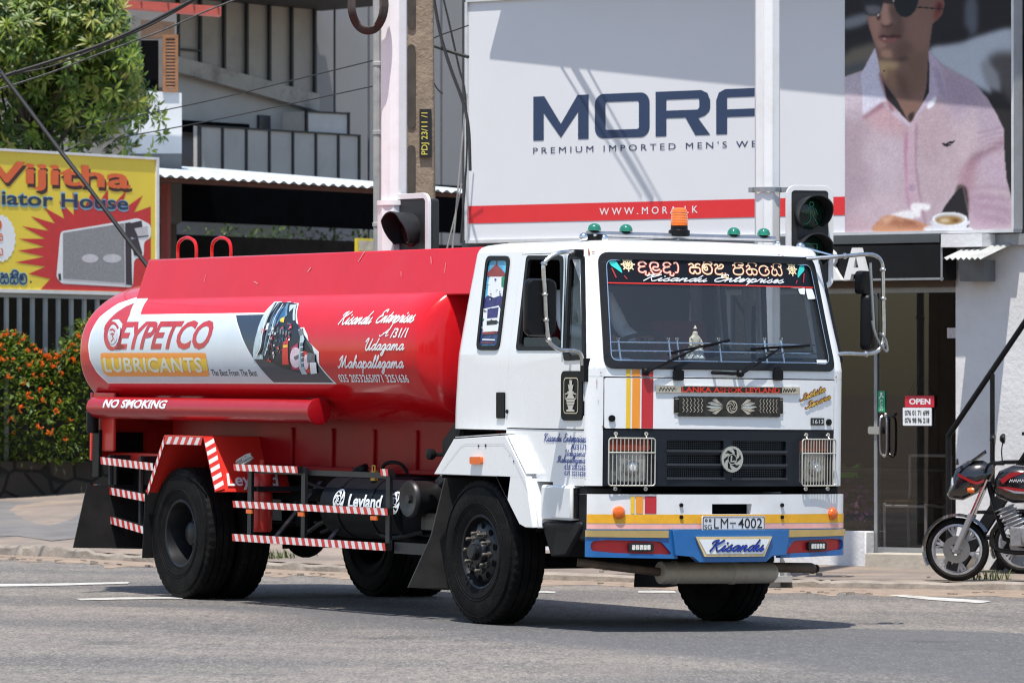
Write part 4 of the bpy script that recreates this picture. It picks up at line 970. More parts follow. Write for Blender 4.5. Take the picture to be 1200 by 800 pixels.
def wheel(a, b, kind, s):
    """s=+1 faces the right of the truck; local -Y is outward for s=+1"""
    e = bpy.data.objects.new('wheel', None); COL.objects.link(e); e.parent = truck; e.location = (a, -b, Rw - .007); e.empty_display_size = .2
    e.rotation_euler = (0, random.uniform(0, 6), 0 if s > 0 else pi)
    O = (0, -1, 0)
    if kind == 'front':
        tyre_mesh(.275).build('tyre', rubber, e, angle=28)
        m = MB(); m.lathe([(.262, .10), (.266, .118), (.258, .122), (.246, .116), (.238, .07), (.226, .055), (.212, .085), (.190, .103), (.165, .108), (.155, .112), (.10, .112), (.10, .06), (.05, .06)], (0, 0, 0), O, 48)
        m.lathe([(.262, -.10), (.255, -.12), (.24, -.05), (.226, .055)], (0, 0, 0), O, 48)
        RM = m.build('rim', rimm, e)
        for k in range(10):
            m = MB(); t = 2 * pi * (k + .5) / 10; c = Vector((.186 * cos(t), 0, .186 * sin(t))); m.lathe([(.024, 0), (.024, .004), (0, .004)], c + Vector((0, -.1045 , 0)), O, 12); m.build('rim_hole', void, e)
        m = MB(); m.lathe([(.098, .06), (.098, .135), (.088, .15), (.06, .155), (.056, .19), (.045, .2), (0, .2)], (0, 0, 0), O, 32)
        HB = m.build('hub', M('hub_black', (.011, .012, .016), .35, .3, var=.3, scale=14), e)
        for k in range(10):
            m = MB(); t = 2 * pi * k / 10; c = Vector((.133 * cos(t), 0, .133 * sin(t))); m.lathe([(.021, .110), (.021, .130), (.0125, .134), (.0125, .172), (.010, .176), (0, .176)], c, O, 8); m.build('wheel_nut', nutm, e)
    else:
        tyre_mesh(.255).build('tyre', rubber, e, angle=28)
        m = MB()
        if kind == 'outer':
            m.lathe([(.262, .09), (.268, .113), (.260, .118), (.246, .112), (.236, .06), (.228, -.02), (.22, -.085), (.19, -.105), (.15, -.108), (.05, -.108)], (0, 0, 0), O, 48)
            m.build('rim', rimm, e)
            m = MB(); m.lathe([(.125, -.108), (.12, -.05), (.095, -.03), (.09, .02), (.07, .035), (0, .038)], (0, 0, 0), O, 32)
            for k in range(10):
                t = 2 * pi * k / 10; c = Vector((.145 * cos(t), 0, .145 * sin(t))); m.lathe([(.02, -.108), (.02, -.085), (.012, -.08), (.012, -.05), (0, -.05)], c, O, 8)
            m.build('hub', rimm, e)
        else:
            m.lathe([(.262, .1), (.235, .06), (.23, -.06), (.262, -.1)], (0, 0, 0), O, 40); m.build('rim', rimm, e)
    return e
FA, RA = -.03, -4.655
for s in (1, -1):
    w = wheel(FA, s * .955, 'front', s)
    wheel(RA, s * 1.0, 'outer', s); wheel(RA, s * .695, 'inner', s)

# ---- chassis
m = TB()
for s in (1, -1):
    m.box(-6.3, 1.25, s * .43 - .035, s * .43 + .035, .78, 1.02)
    for a in (-.03, -4.655):
        for k in range(4): m.box(a - .75 + .12 * k, a + .75 - .12 * k, s * .43 - .04, s * .43 + .04, .60 - .02 * k, .615 - .02 * k)
        m.box(a - .8, a - .7, s * .43 - .04, s * .43 + .04, .58, .8); m.box(a + .7, a + .8, s * .43 - .04, s * .43 + .04, .58, .8)
for a in (-6.2, -5.5, -3.6, -2.6, -1.4, .9): m.box(a - .04, a + .04, -.42, .42, .80, 1.0)
CH = m.build('chassis_frame', black, truck, bevel=.008)
m = TB(); m.tube([Vector((RA, 1.0, .51)), Vector((RA, -1.0, .51))], .075, 12); m.lathe([(.03, -.17), (.14, -.13), (.2, 0), (.14, .13), (.03, .17)], Vector((RA, 0, .51)), (1, 0, 0), 20)
m.tube([Vector((RA, 0, .52)), Vector((-1.2, 0, .74))], .05, 10); m.tube([Vector((FA, .95, .50)), Vector((FA, .6, .44)), Vector((FA, -.6, .44)), Vector((FA, -.95, .50))], .055, 8)
m.build('axle', black, CH)
m = TB(); m.box(-.4, .95, -.36, .36, .62, 1.28); m.box(-1.2, -.4, -.22, .22, .60, .95); m.box(1.0, 1.08, -.45, .45, .62, 1.25); m.box(.7, 1.30, -.9, .9, .96, 1.02)
m.build('engine', black, CH, bevel=.03)
for k in range(7):
    b = random.uniform(.5, .95) ; z = random.uniform(.55, 1.0); a0 = random.uniform(-3.6, -2.6)
    m = TB(); m.tube(catmull([Vector((a0 + t * .45, b + random.uniform(-.06, .06), z + random.uniform(-.07, .07))) for t in range(5)], 4), random.uniform(.010, .018), 6); m.build('hose', black, truck)
m = TB(); m.lathe([(0, -.35), (.12, -.35), (.135, -.33), (.135, .33), (.12, .35), (0, .35)], Vector((-2.0, -.62, .62)), (1, 0, 0), 24); m.lathe([(0, -.3), (.26, -.3), (.27, -.28), (.27, .28), (.26, .3), (0, .3)], Vector((-3.35, -.55, .55)), (1, 0, 0), 24)
m.build('air_reservoir', black, truck)
for L in ((-.19, -.15), ):
    m = TB(); o = ton(772, 662, a=1.12); p = ton(908, 662, a=1.12); ax = (p - o); ln = ax.length
    m.lathe([(0, 0), (.06, 0), (.078, .012), (.08, .03), (.078, .11), (.083, .115), (.083, .135), (.078, .14), (.078, ln * .60), (.083, ln * .605), (.083, ln * .64), (.078, ln * .645), (.074, ln - .03), (.05, ln), (0, ln)], Vector((1.12, o.y, .395)), ax, 28)
    m.build('exhaust_silencer', M('silencer_rust', (.52, .46, .38), .6, .35, var=.25, scale=7, dirt=(.20, .12, .07), dirt_amt=.85, dscale=7), truck)
    m = TB(); q0 = Vector((1.12, p.y + .02, .425)); q1 = ton(950, 664, a=1.12); q1.z = .42
    m.tube([q0, q0.lerp(q1, .5), q1, q1 + Vector((-.05, -.05, -.01))], .036, 12); m.lathe([(.030, 0), (0, .001)], q1 + Vector((-.02, -.06, -.008)), Vector((-.4, -1, -.1)), 12)
    m.build('exhaust_pipe', M('pipe_rust', (.13, .09, .065), .7, .3, var=.35, scale=9), truck); m = TB(); m.tube([Vector((1.05, .92, .47)), Vector((1.2, .60, .43)), Vector((1.12, o.y, .40))], .03, 10)
    m.build('exhaust_pipe', M('pipe_rust', (.13, .09, .065), .7, .3, var=.35, scale=9), truck)
m = TB(); m.box(1.0, 1.3, -.95, .95, .60, .64); m.box(1.28, 1.40, -.8, .8, .52, .95); m.build('bumper_beam', black, truck)

# ---- tank
m = TB(); NR = 96
def section(a, k, kz=None):
    kz = k if kz is None else kz; o = []
    for i in range(NR):
        t = 2 * pi * i / NR; c, s_ = cos(t), sin(t); e = 2 / TN
        o.append(Vector((a, TBW * k * math.copysign(abs(c) ** e, c), TZC + TZH * kz * math.copysign(abs(s_) ** e, s_))))
    return o
ra0, ra1 = -6.40, -.86
rg = [section(ra0 - d, k) for d, k in ((.30, .02), (.29, .3), (.25, .6), (.19, .82), (.13, .93), (.07, .98), (.03, .995))]
rg += [section(ra0 + (ra1 - ra0) * i / 16, 1) for i in range(17)]
rg += [section(ra1 + d, k) for d, k in ((.012, .995), (.03, .98), (.055, .945), (.09, .86), (.14, .65), (.17, .4), (.185, .2), (.19, .02))]
m.loft(rg)
TK = m.build('tank', red, truck, angle=40)
m = TB(); cp = [(.92, 2.33), (.80, 2.675), (.775, 2.675), (.775, 2.60), (-.775, 2.60), (-.775, 2.675), (-.80, 2.675), (-.92, 2.33)]
m.prism([Vector((-5.9, b, z)) for b, z in cp], (5.48, 0, 0))
for a in (-5.885, -.465): m.prism([Vector((a, b, z)) for b, z in ((.9, 2.36), (.795, 2.67), (-.795, 2.67), (-.9, 2.36))], (.03, 0, 0))
m.build('tank_coaming', red, TK, bevel=.012)
for a in (-5.2, -3.5, -1.9):
    m = TB(); m.lathe([(.27, 2.60), (.27, 2.64), (.24, 2.655), (0, 2.66)], Vector((a, 0, 0)), (0, 0, 1), 28); m.build('manhole_lid', red, TK)
for x0, x1 in ((208.5, 230), (248.5, 270.5)):
    m = TB(); b0 = .28 if x0 < 220 else -.05
    P = [ton(x, y, b=b0) for x, y in ((x0, 306), (x0, 290), (x0 + 3, 282), ((x0 + x1) / 2, 278.5), (x1 - 3, 282), (x1, 290), (x1, 306))]
    m.tube(catmull(P, 4), .014, 8); m.build('ladder_hoop', red, TK)
m = TB(); CO = flatside(.86)
for x, y, dx, dy, w in ((360, 318, 2, -4, .012), (416, 306, 4, -12, .010), (300, 330, 5, 2, .006), (470, 318, 2, 6, .006), (500, 300, 3, 9, .007), (240, 322, 1, 8, .005), (520, 308, 2, 12, .006)):
    P_ = [CO.on(x + dx * t / 3, y + dy * t / 3 + random.uniform(-.6, .6)) for t in range(4)]; m.ribbon(P_, w, lambda a, z, h=0: Vector((a, .92 - (z - 2.33) * .12 / .345 + .004 + h, z)), off=.001)
m.build('paint_scratch', M('scratch_pale', (.62, .25, .25), .6, var=.3, scale=30), TK)
TC = frange(1.60, 2.5, .03)
def tp(L): return TANK.pts(L)
m = TB()
big = [(165, 368.5), (176.5, 347.5), (160, 348.5), (139, 355.5), (117, 371.5), (106.5, 390), (103.5, 405), (105.5, 421), (113.5, 436), (127, 449), (395, 449.5), (374.5, 427), (374, 412), (362, 400), (360.5, 392), (356.5, 383.5), (351, 384), (348.5, 374), (350.5, 355.5), (342, 355), (340.5, 353.5), (331, 355), (330, 353.5), (322.5, 353.5), (310, 366.5)]
m.mat(0); m.sheet(tp(big), [], TANK.map, (), TC, off=.002)
m.mat(1); m.sheet(tp([(163.5, 369.5), (175, 349), (160, 350), (140, 357), (118.5, 373), (108, 390.5), (105.3, 405), (107, 420.5), (115, 434.5), (128, 447.3), (319, 447.3), (304, 431), (289, 408), (280, 386), (276, 369.5)]), [], TANK.map, (), TC, off=.004)
m.mat(2); m.sheet(tp([(277, 369.5), (281.5, 386), (290.5, 408), (305.5, 431), (321, 447.5), (391, 447.8), (374, 428), (366, 405), (350, 380), (320, 368.5)]), [], TANK.map, (), TC, off=.004)
m.build('tank_decal', [stk_w, stk_g, stk_b], TK)
def z2(x, y): return (270 + x / 6.669, 340 + y / 6.669)
def z1(x, y): return (95 + x / 6.155, 330 + y / 6.155)
m = TB()
def EP(mi, L, o): m.mat(mi); m.sheet(tp([z2(*p) for p in L]), [], TANK.map, (), TC, off=o)
EP(2, [(355, 100), (470, 98), (528, 112), (515, 235), (535, 305), (572, 300), (590, 400), (640, 485), (675, 505), (685, 580), (690, 645), (640, 655), (570, 650), (480, 625), (400, 600), (300, 545), (190, 535), (185, 490), (215, 330), (270, 190)], .006)
EP(0, [(352, 102), (388, 98), (330, 175), (290, 250), (262, 320), (245, 430), (208, 500), (262, 500), (262, 537), (188, 537), (183, 490), (215, 330), (270, 190)], .008)
EP(1, [(385, 150), (462, 102), (450, 200), (360, 270), (315, 335), (290, 420), (278, 520), (262, 500), (275, 400), (300, 300)], .008)
EP(3, [(345, 200), (400, 150), (440, 150), (430, 200), (370, 245)], .009)
EP(0, [(470, 120), (525, 115), (510, 240), (495, 240), (500, 140), (465, 175)], .008)
EP(4, [(400, 225), (432, 215), (425, 255), (398, 250)], .010); EP(4, [(330, 330), (355, 320), (350, 340), (328, 345)], .010)
EP(5, [(255, 305), (280, 305), (275, 335), (250, 335)], .010); EP(5, [(325, 365), (345, 360), (340, 390), (322, 395)], .010)
EP(6, [(280, 285), (300, 260), (312, 262), (298, 310), (280, 315)], .010)
for k in range(5): EP(7, [(370 + k * 22, 300 + k * 8), (384 + k * 22, 290 + k * 8), (384 + k * 22, 330 + k * 8), (370 + k * 22, 340 + k * 8)], .009)
EP(8, [(420, 405), (462, 385), (465, 580), (415, 580)], .009); EP(4, [(420, 430), (455, 425), (455, 445), (420, 450)], .010)
EP(9, [(482, 450), (535, 412), (560, 620), (490, 618)], .009); EP(10, [(520 + 44 * cos(t * pi / 10), 525 + 80 * sin(t * pi / 10)) for t in range(20)], .011); EP(7, [(505, 520), (545, 500), (545, 530), (515, 545)], .012)
EP(8, [(578, 470), (622, 490), (632, 645), (600, 645)], .009); EP(10, [(602 + 20 * cos(t * pi / 8), 560 + 60 * sin(t * pi / 8)) for t in range(16)], .011)
EP(0, [(540, 310), (570, 305), (590, 385), (575, 420), (580, 590), (612, 652), (570, 652), (545, 600), (550, 440), (556, 370)], .012); EP(1, [(562, 390), (578, 420), (582, 590), (565, 600), (558, 470)], .013)
EP(7, [(612, 485), (672, 495), (672, 560), (612, 560)], .013); EP(6, [(630, 562), (682, 562), (688, 645), (640, 650)], .013); EP(7, [(540, 320), (565, 305), (580, 345), (555, 360)], .013)
for k in range(110):
    x, y = random.uniform(285, 480), random.uniform(250, 560)
    if x < 480 - (y - 250) * .9 + 130 and x > 300 - (y - 250) * .12:
        w, h_ = random.uniform(4, 16), random.uniform(3, 22); EP(random.choice((2, 7, 7, 1, 0, 6, 3, 5, 8, 2, 2)), [(x, y), (x + w, y - w * .4), (x + w, y + h_), (x, y + h_ + w * .2)], .0105 + .0001 * k % .001)
for k, dx in enumerate((0, 14, 40, 66, 88)):
    m.mat((6, 2, 7, 6, 2)[k]); P_ = catmull([(350 + dx, 104 + dx * .2, 0), (292 + dx, 220, 0), (262 + dx, 330, 0), (246 + dx * .8, 440, 0), (215 + dx, 505, 0)], 5); m.ribbon(tp([z2(p.x, p.y) for p in P_]), (.010, .012, .012, .008, .014)[k], TANK.map, off=.0125)
for k in range(9):
    m.mat(7 if k % 2 else 6); m.ribbon(tp([z2(555 + k * 2.2, 400 + k * 22), (z2(580 + k * 1.5, 398 + k * 22))][0:1] + tp([])) if False else tp([z2(556 + k * 1.5, 405 + k * 20), z2(578 + k * .8, 402 + k * 20)]), .006, TANK.map, off=.0138)
m.build('engine_picture', [M('pic_pale_blue', (.42, .52, .56), .35, var=.2, scale=12), M('pic_mid_blue', (.10, .20, .30), .35, var=.35, scale=12), M('pic_charcoal', (.012, .016, .024), .4, var=.3), M('pic_deep_blue', (.03, .10, .22), .35, var=.2), stk_y, stk_r, stk_w, M('pic_steel', (.12, .14, .16), .4, var=.6, scale=40), M('pic_scarlet', (.60, .04, .03), .4, var=.1), M('pic_crimson', (.45, .02, .10), .4, var=.1), M('pic_rose', (.70, .55, .62), .4, var=.2, scale=20)], TK)
m = TB()
def LP(mi, L, o, ho=()): m.mat(mi); m.sheet(tp([z1(*p) for p in L]), [tp([z1(*p) for p in h]) for h in ho], TANK.map, (), TC, off=o)
LP(0, rpoly([(143, 513), (903, 513), (932, 680), (195, 680), (160, 645)], 18), .006); LP(1, rpoly([(143, 555), (910, 555), (924, 640), (165, 640)], 10), .0075)
LP(2, [(385, 158), (355, 240), (320, 340), (298, 342), (303, 305), (275, 270), (235, 275), (195, 310), (168, 352), (176, 318), (205, 278), (260, 225), (330, 180)], .006)
ring_o = [(228 + 60 * cos(R(t)), 392 - 104 * sin(R(t))) for t in range(35, 326, 10)]; ring_i = [(235 + 36 * cos(R(t)), 390 - 80 * sin(R(t))) for t in range(325, 34, -10)]
LP(2, ring_o + ring_i, .006)
LP(3, [(290, 330), (300, 345), (262, 470), (245, 490), (285, 490), (320, 470), (300, 455), (288, 450)], .007)
LP(4, [(232 + 34 * cos(t * pi / 12), 388 + 62 * sin(t * pi / 12)) for t in range(24)], .008)
m.mat(2)
for L in ([(215, 350), (235, 345), (250, 360)], [(222, 380), (238, 375), (232, 395), (242, 410), (225, 430)], [(245, 375), (235, 390)]): m.ribbon(tp([z1(*p) for p in L]), .012, TANK.map, off=.010)
b0, b1 = TANK.on(*z1(258, 490)), TANK.on(*z1(930, 490)); t1 = TANK.on(*z1(700, 284))[1]
m.mat(2); m.text('EYPETCO', (b0[0], b1[0] + .01, b0[1], t1), TANK.map, TC, off=.006, shear=.22, bold=.028, space=.95)
m.mat(5); b0, b1 = TANK.on(*z1(185, 650)), TANK.on(*z1(888, 650)); t1 = TANK.on(*z1(700, 545))[1]
m.text('LUBRICANTS', (b0[0], b1[0], b0[1], t1), TANK.map, TC, off=.0095, bold=.02, space=1.12)
m.mat(6); b0, b1 = TANK.on(249.5, 440), TANK.on(303, 441); m.text('The Best From The Best', (b0[0], b1[0], b0[1] + .0, b0[1] + .048), TANK.map, TC, off=.006, bold=.0)
m.build('tank_lettering', [stk_o, stk_y, M('logo_red', (.46, .02, .02), .35, var=.25, scale=2, coat=.3), M('logo_dark_red', (.22, .01, .015), .35, var=.1), M('logo_grey', (.5, .5, .52), .35, var=.3, scale=40), M('letter_pale', (.74, .72, .60), .35, var=.04), stk_k], TK)
m = TB()
for body, x0, x1, yb, h in (('Kisandu', 397, 434, 380, 14), ('Enterprises', 441, 484, 378, 14), ('A', 445, 456, 394, 9), ('Udagama', 429, 474, 410, 13), ('Mahapallegama', 397, 474, 430.5, 13.5)):
    p, q = TANK.on(x0, yb), TANK.on(x1, yb); z1_ = TANK.on(x0, yb - h)[1]
    script(m, body, (p[0], q[0], p[1], z1_), TANK.map, w=.29, off=.004, slant=.32)
p, q = TANK.on(457.5, 394.5), TANK.on(477.5, 394.5); m.text('/31/1', (p[0], q[0], p[1] - .008, TANK.on(457, 384.5)[1]), TANK.map, TC, off=.004, bold=.02, shear=.25)
p, q = TANK.on(398.5, 445), TANK.on(481, 448); m.text('035 2053265/071 3251636', (p[0], q[0], q[1], TANK.on(398, 436.5)[1] - .01), TANK.map, TC, off=.004, bold=.02)
m.build('address_lettering', stk_w, TK)
# hose pipe along the side
m = TB(); pz, pb, pr_ = 1.478, 1.085, .088
m.lathe([(0, 0), (pr_ - .01, 0), (pr_, .01), (pr_, 3.80), (pr_ + .012, 3.803), (pr_ + .012, 3.825), (pr_ - .01, 3.83), (0, 3.83)], Vector((-6.26, pb, pz)), (1, 0, 0), 32)
HP = m.build('hose_pipe', M('pipe_red_paint', (.36, .005, .011), .28, var=.06, coat=.3, spec=.3, dirt=(.3, .025, .03), dirt_amt=.3), truck)
m = TB(); pm3 = lambda a, t, h=0: Vector((a, pb + (pr_ + h) * cos(t), pz + (pr_ + h) * sin(t)))
p, q = ton(121, 480, b=1.17), ton(194, 482, b=1.17)
m.text('NO SMOKING', (p.x, q.x, .0, .85), pm3, frange(-.5, 1, .1), off=.003, bold=.035); m.build('warning_lettering', stk_w, HP)
# red body below the tank
m = TB(); m.prism([Vector((-5.6, b, z)) for b, z in ((.72, 1.02), (.72, 1.5), (-.72, 1.5), (-.72, 1.02))], (4.9, 0, 0))
for a in (-3.55, -2.9, -2.25, -1.6, -1.0): m.box(a, a + .035, -.74, .74, 1.05, 1.35)
m.box(-5.6, -.7, -.76, .76, 1.02, 1.06)
m.build('tank_cradle', M('cradle_red', (.24, .003, .006), .3, var=.12, dirt=(.12, .005, .006), dirt_amt=.4, spec=.12), truck, bevel=.01)
m = TB(); 
for s in (1, -1):
    m.prism([Vector((-6.36, s * 1.06, 1.60)), Vector((-5.98, s * 1.06, 1.60)), Vector((-5.98, s * 1.06, 1.13)), Vector((-6.36, s * 1.06, 1.13))], (0, -s * .03, 0))
m.prism([Vector((-6.40, 1.07, 1.60)), Vector((-6.40, -1.07, 1.60)), Vector((-6.40, -1.07, 1.05)), Vector((-6.40, 1.07, 1.05))], (.04, 0, 0)); m.box(-6.38, -5.2, -.9, .9, 1.02, 1.12)
m.build('rear_panel', redm, truck, bevel=.01)
for s in (1, -1):
    m = TB(); m.box(-6.30, -5.18, s * .62 - .1, s * .62 + .1, .46, 1.12); m.box(-6.42, -6.30, s * .75 - .12, s * .75 + .12, .75, 1.28); m.build('battery_box', black, truck, bevel=.01)
for s in (1, -1):
    m = TB(); m.lathe([(.0, -.09), (.045, -.085), (.05, -.05), (.05, .08), (.03, .1), (0, .1)], Vector((-6.24, s * 1.12, 1.36)), (0, 0, 1), 16); m.box(-6.30, -6.18, s * 1.06, s * 1.09, .92, 1.30); m.build('tail_lamp', blackp, truck, bevel=.006)

# ---- hazard-striped bars
hz_r, hz_w = M('hazard_red', (.60, .035, .03), .4, var=.12, scale=25), M('hazard_white', (.72, .72, .71), .4, var=.08, scale=25, dirt=(.45, .42, .38), dirt_amt=.3)
def hazard(m, p0, p1, up, n, skew=.5):
    p0, p1, up = Vector(p0), Vector(p1), Vector(up)
    for k in range(n):
        t0, t1 = k / n, (k + 1) / n; sk = skew / n
        def P(t, w): return p0.lerp(p1, min(1, max(0, t + sk * (.5 - w)))) + up * w
        m.mat(k % 2); m.add([P(t0 if k else -.0, 0), P(t1, 0), P(t1, 1), P(t0, 1)], [(0, 1, 2, 3)])
def bar(name, p0, p1, hgt, n, th=.04):
    p0, p1 = Vector(p0), Vector(p1); d = (p1 - p0).normalized(); o = d.cross(Vector((0, 0, 1))).normalized()
    if o.y < 0: o = -o
    if p0.y < 0: o = -o
    m = TB(); up = Vector((0, 0, hgt))
    m.mat(2); m.prism([p0, p1, p1 + up, p0 + up], -o * th)
    hazard(m, p0 + o * .003, p1 + o * .003, up, n); return m.build(name, [hz_r, hz_w, black], truck, recalc=False)
for s in (1, -1):
    B = 1.15
    for a0, a1, z, h, n in ((-3.69, -2.635, 1.015, .05, 21), (-3.695, -1.235, .735, .05, 47), (-3.70, -1.265, .478, .055, 47)):
        bar('guard_bar', (a0, s * B, z), (a1, s * B, z), h, n)
    bar('guard_bar', (-1.36, s * B, 1.02), (-1.235, s * B, 1.02), .05, 3)
    m = TB()
    for a in (-3.49, -2.62, -1.31): m.box(a - .03, a + .03, s * (B - .04) - .02, s * (B - .04) + .005, .48, 1.06)
    for a in (-3.49, -2.62): m.box(a - .02, a + .02, s * .45, s * (B - .06), .86, .90)
    m.box(-3.6, -1.3, s * 1.07 - .01, s * 1.07 + .01, 1.00, 1.04)
    for a in (-3.2, -2.35): m.prism([Vector((a, s * 1.08, .50)), Vector((a + .06, s * 1.08, .50)), Vector((a + .30, s * .8, .95)), Vector((a + .24, s * .8, .95))], (0, -s * .02, 0))
    m.box(-1.25, -.75, s * 1.07 - .02, s * 1.07 + .02, .46, .54)
    m.build('guard_frame', M('guard_frame_black', (.010, .011, .014), .45, var=.3), truck)
    for a in (-3.42, -2.58, -1.45): m = TB(); m.box(a - .045, a + .045, s * (B - .01), s * (B + .006), .695, .725); m.build('guard_reflector', amber, truck)
    # guards behind the rear axle, sloping down towards the wheel
    for (x0, y0, x1, y1), n in (((118, 535.5, 180, 543), 20), ((110, 567.5, 172, 579.5), 20), ((106, 598, 168.5, 617), 20)):
        p, q = ton(x0, y0, b=1.1), ton(x1, y1, b=1.1)
        bar('guard_bar', (p.x, s * 1.1, p.z - .055), (q.x, s * 1.1, q.z - .055), .058, n)
    m = TB()
    for x in (127, 163): p = ton(x, 580, b=1.08); m.tube([Vector((p.x, s * 1.06, 1.1)), Vector((p.x, s * 1.06, .55))], .022, 6); m.box(p.x - .03, p.x + .03, s * .5, s * 1.05, 1.04, 1.1)
    m.build('guard_frame', M('guard_frame_black'), truck)
    # mudguard over the rear wheels
    mg = [(-5.08, .82), (-4.775, 1.262), (-4.11, 1.262), (-3.90, .845)]
    m = TB(); bo, bi = s * 1.20, s * .55
    for (a0, z0), (a1, z1_) in zip(mg[:-1], mg[1:]):
        d = Vector((a1 - a0, 0, z1_ - z0)).normalized(); n = Vector((-d.z, 0, d.x)) * .012
        m.prism([Vector((a0, bo, z0)), Vector((a1, bo, z1_)), Vector((a1, bi, z1_)), Vector((a0, bi, z0))], n)
    m.prism([Vector((a, bi, z)) for a, z in mg], (0, -s * .01, 0))
    MG = m.build('rear_mudguard', redm, truck)
    m = TB(); wv = .075
    for i, ((a0, z0), (a1, z1_)) in enumerate(zip(mg[:-1], mg[1:])):
        d = Vector((a1 - a0, 0, z1_ - z0)); n = Vector((d.z, 0, -d.x)).normalized()
        P0, P1 = Vector((a0, s * 1.206, z0)), Vector((a1, s * 1.206, z1_))
        if i == 2:     # front slope: tape on the sloping face
            o = Vector((.012, 0, .008)); hazard(m, P0 + o + Vector((0.005, 0, 0)), P1 + o + Vector((.008, 0, 0)), (0, -s * .085, 0), 13, 1.2)
        else: hazard(m, P0, P1, n * (.058 if i != 0 else .04), 11 if i == 1 else 13, .8)
    m.build('hazard_tape', [hz_r, hz_w], MG, recalc=False)
    if s > 0:
        m = TB(); sl = Vector((.21, 0, -.417)).normalized(); nn = Vector((.417, 0, .21)).normalized()
        fm = lambda x, y, h=0: Vector((-3.90, 0, .845)) + Vector((0, -x, 0)) - sl * y + nn * (.022 + h)
        q = fm(0, 0); 
        m.text('Leyland', (-1.09, -.64, .01, .15), fm, off=.003, bold=.02, shear=.1); m.build('mudguard_lettering', stk_w, MG)
    m = TB(); m.prism([Vector((-5.12, s * 1.19, .84)), Vector((-5.12, s * .62, .84)), Vector((-5.16, s * .62, .30)), Vector((-5.16, s * 1.19, .30))], (-.012, 0, 0))
    m.build('mud_flap', M('flap_rubber', (.007, .007, .0075), .7, var=.35, scale=6, dirt=(.035, .03, .028), dirt_amt=.3, spec=.3), truck)
    m = TB(); m.prism([Vector((-5.95, s * 1.30, .86)), Vector((-5.95, s * .45, .86)), Vector((-5.90, s * .45, .34)), Vector((-5.90, s * .93, .35)), Vector((-5.90, s * 1.44, .36))], (-.012, 0, 0))
    m.build('mud_flap', M('flap_rubber'), truck)
    m = TB(); m.prism([Vector((-.66, s * 1.0, 1.03)), Vector((-.58, s * .60, 1.03)), Vector((-.66, s * .60, .22)), Vector((-.78, s * .93, .21)), Vector((-.80, s * 1.22, .23)), Vector((-.72, s * 1.08, .60))], (-.014, 0, 0))
    m.build('mud_flap', M('flap_grey', (.022, .021, .021), .8, var=.3, scale=6, dirt=(.06, .055, .05), dirt_amt=.4), truck)

# ---- diesel tank and air cleaner
m = TB(); fb, fz, fr = .84, .775, .235
m.lathe([(0, -2.46), (fr - .05, -2.46), (fr - .015, -2.45), (fr, -2.43), (fr, -1.30), (fr - .015, -1.28), (fr - .05, -1.27), (0, -1.27)], Vector((0, fb, fz)), (1, 0, 0), 40)
for a in (-2.17, -1.66): m.lathe([(fr, a - .02), (fr + .007, a - .02), (fr + .007, a + .02), (fr, a + .02)], Vector((0, fb, fz)), (1, 0, 0), 40)
FT = m.build('diesel_tank', M('diesel_tank_black', (.007, .008, .011), .5, var=.25, scale=8, dirt=(.025, .022, .02), dirt_amt=.3, spec=.1), truck)
m = TB(); fm = lambda a, t, h=0: Vector((a, fb + (fr + .003 + h) * cos(t), fz + (fr + h + .003) * sin(t)))
fr_px = ton(421, 586, b=fb + fr); m.text('Leyland', (fr_px.x - .16, fr_px.x + .34, -.13, .42), fm, frange(-1, 1, .1), off=.006, bold=.03); m.build('tank_lettering', stk_w, FT)
def swirl(m, a0, t0, r):
    P = lambda t, q: (a0 + r * q * cos(R(t)), t0 + r * q * sin(R(t)) / fr)
    m.sheet([P(t, 1) for t in range(0, 360, 12)], [[P(t, .84) for t in range(0, 360, 12)]], fm, (), (), off=.004)
    m.sheet([P(t, .46) for t in range(0, 360, 15)], [[P(t, .33) for t in range(0, 360, 15)]], fm, off=.004)
    for k in range(6): t = 60 * k; m.sheet([P(t, .44), P(t + 20, .48), P(t + 45, .62), P(t + 62, .86), P(t + 30, .86), P(t + 12, .64)], [], fm, off=.004)
    m.ribbon([P(120, .2), P(220, .2), P(-40, .22)], .016, fm, off=.004)
for x in (397, 462): m = TB(); p = ton(x, 580, b=fb + fr); swirl(m, p.x, .22, .085); m.build('tank_emblem', stk_w, FT)
m = TB(); p = Vector((-1.62 - .3, fb - .02, fz + fr)); c0 = ton(428, 541, b=fb + .05)
m.lathe([(.05, 0), (.05, .05), (.062, .055), (.062, .085), (.05, .095), (0, .095)], Vector((c0.x - .05, fb + .03, fz + fr - .02)), (-.25, .35, 1), 18)
m.tube(catmull([Vector((c0.x + .14, fb, fz + fr)), Vector((c0.x + .22, fb, fz + fr + .09)), Vector((c0.x + .36, fb - .05, fz + fr + .09)), Vector((c0.x + .44, fb - .1, fz + fr - .02))], 5), .014, 6)
m.build('filler_cap', blackp, FT)
m = TB(); p = ton(438, 555, b=fb + .14); m.box(p.x - .03, p.x + .03, fb + .12, fb + .15, p.z - .05, p.z + .02); m.tube([p + Vector((-.02, 0, .02)), p + Vector((-.02, 0, .06)), p + Vector((.02, 0, .06)), p + Vector((.02, 0, .02))], .006, 6); m.build('padlock', M('brass', (.45, .28, .07), .35, .8, var=.2), FT)
m = TB(); p = ton(478, 584.5, b=1.08); c = Vector((p.x, 1.08, p.z))
m.lathe([(0, -.012), (.05, -.012), (.09, .0), (.125, .004), (.136, -.01), (.138, -.03), (.132, -.04), (.132, -.34), (.10, -.36), (0, -.36)], c, (0, 1, 0), 36); m.lathe([(.03, .012), (.03, .03), (0, .03)], c + Vector((0, -.024, 0)), (0, 1, 0), 6)
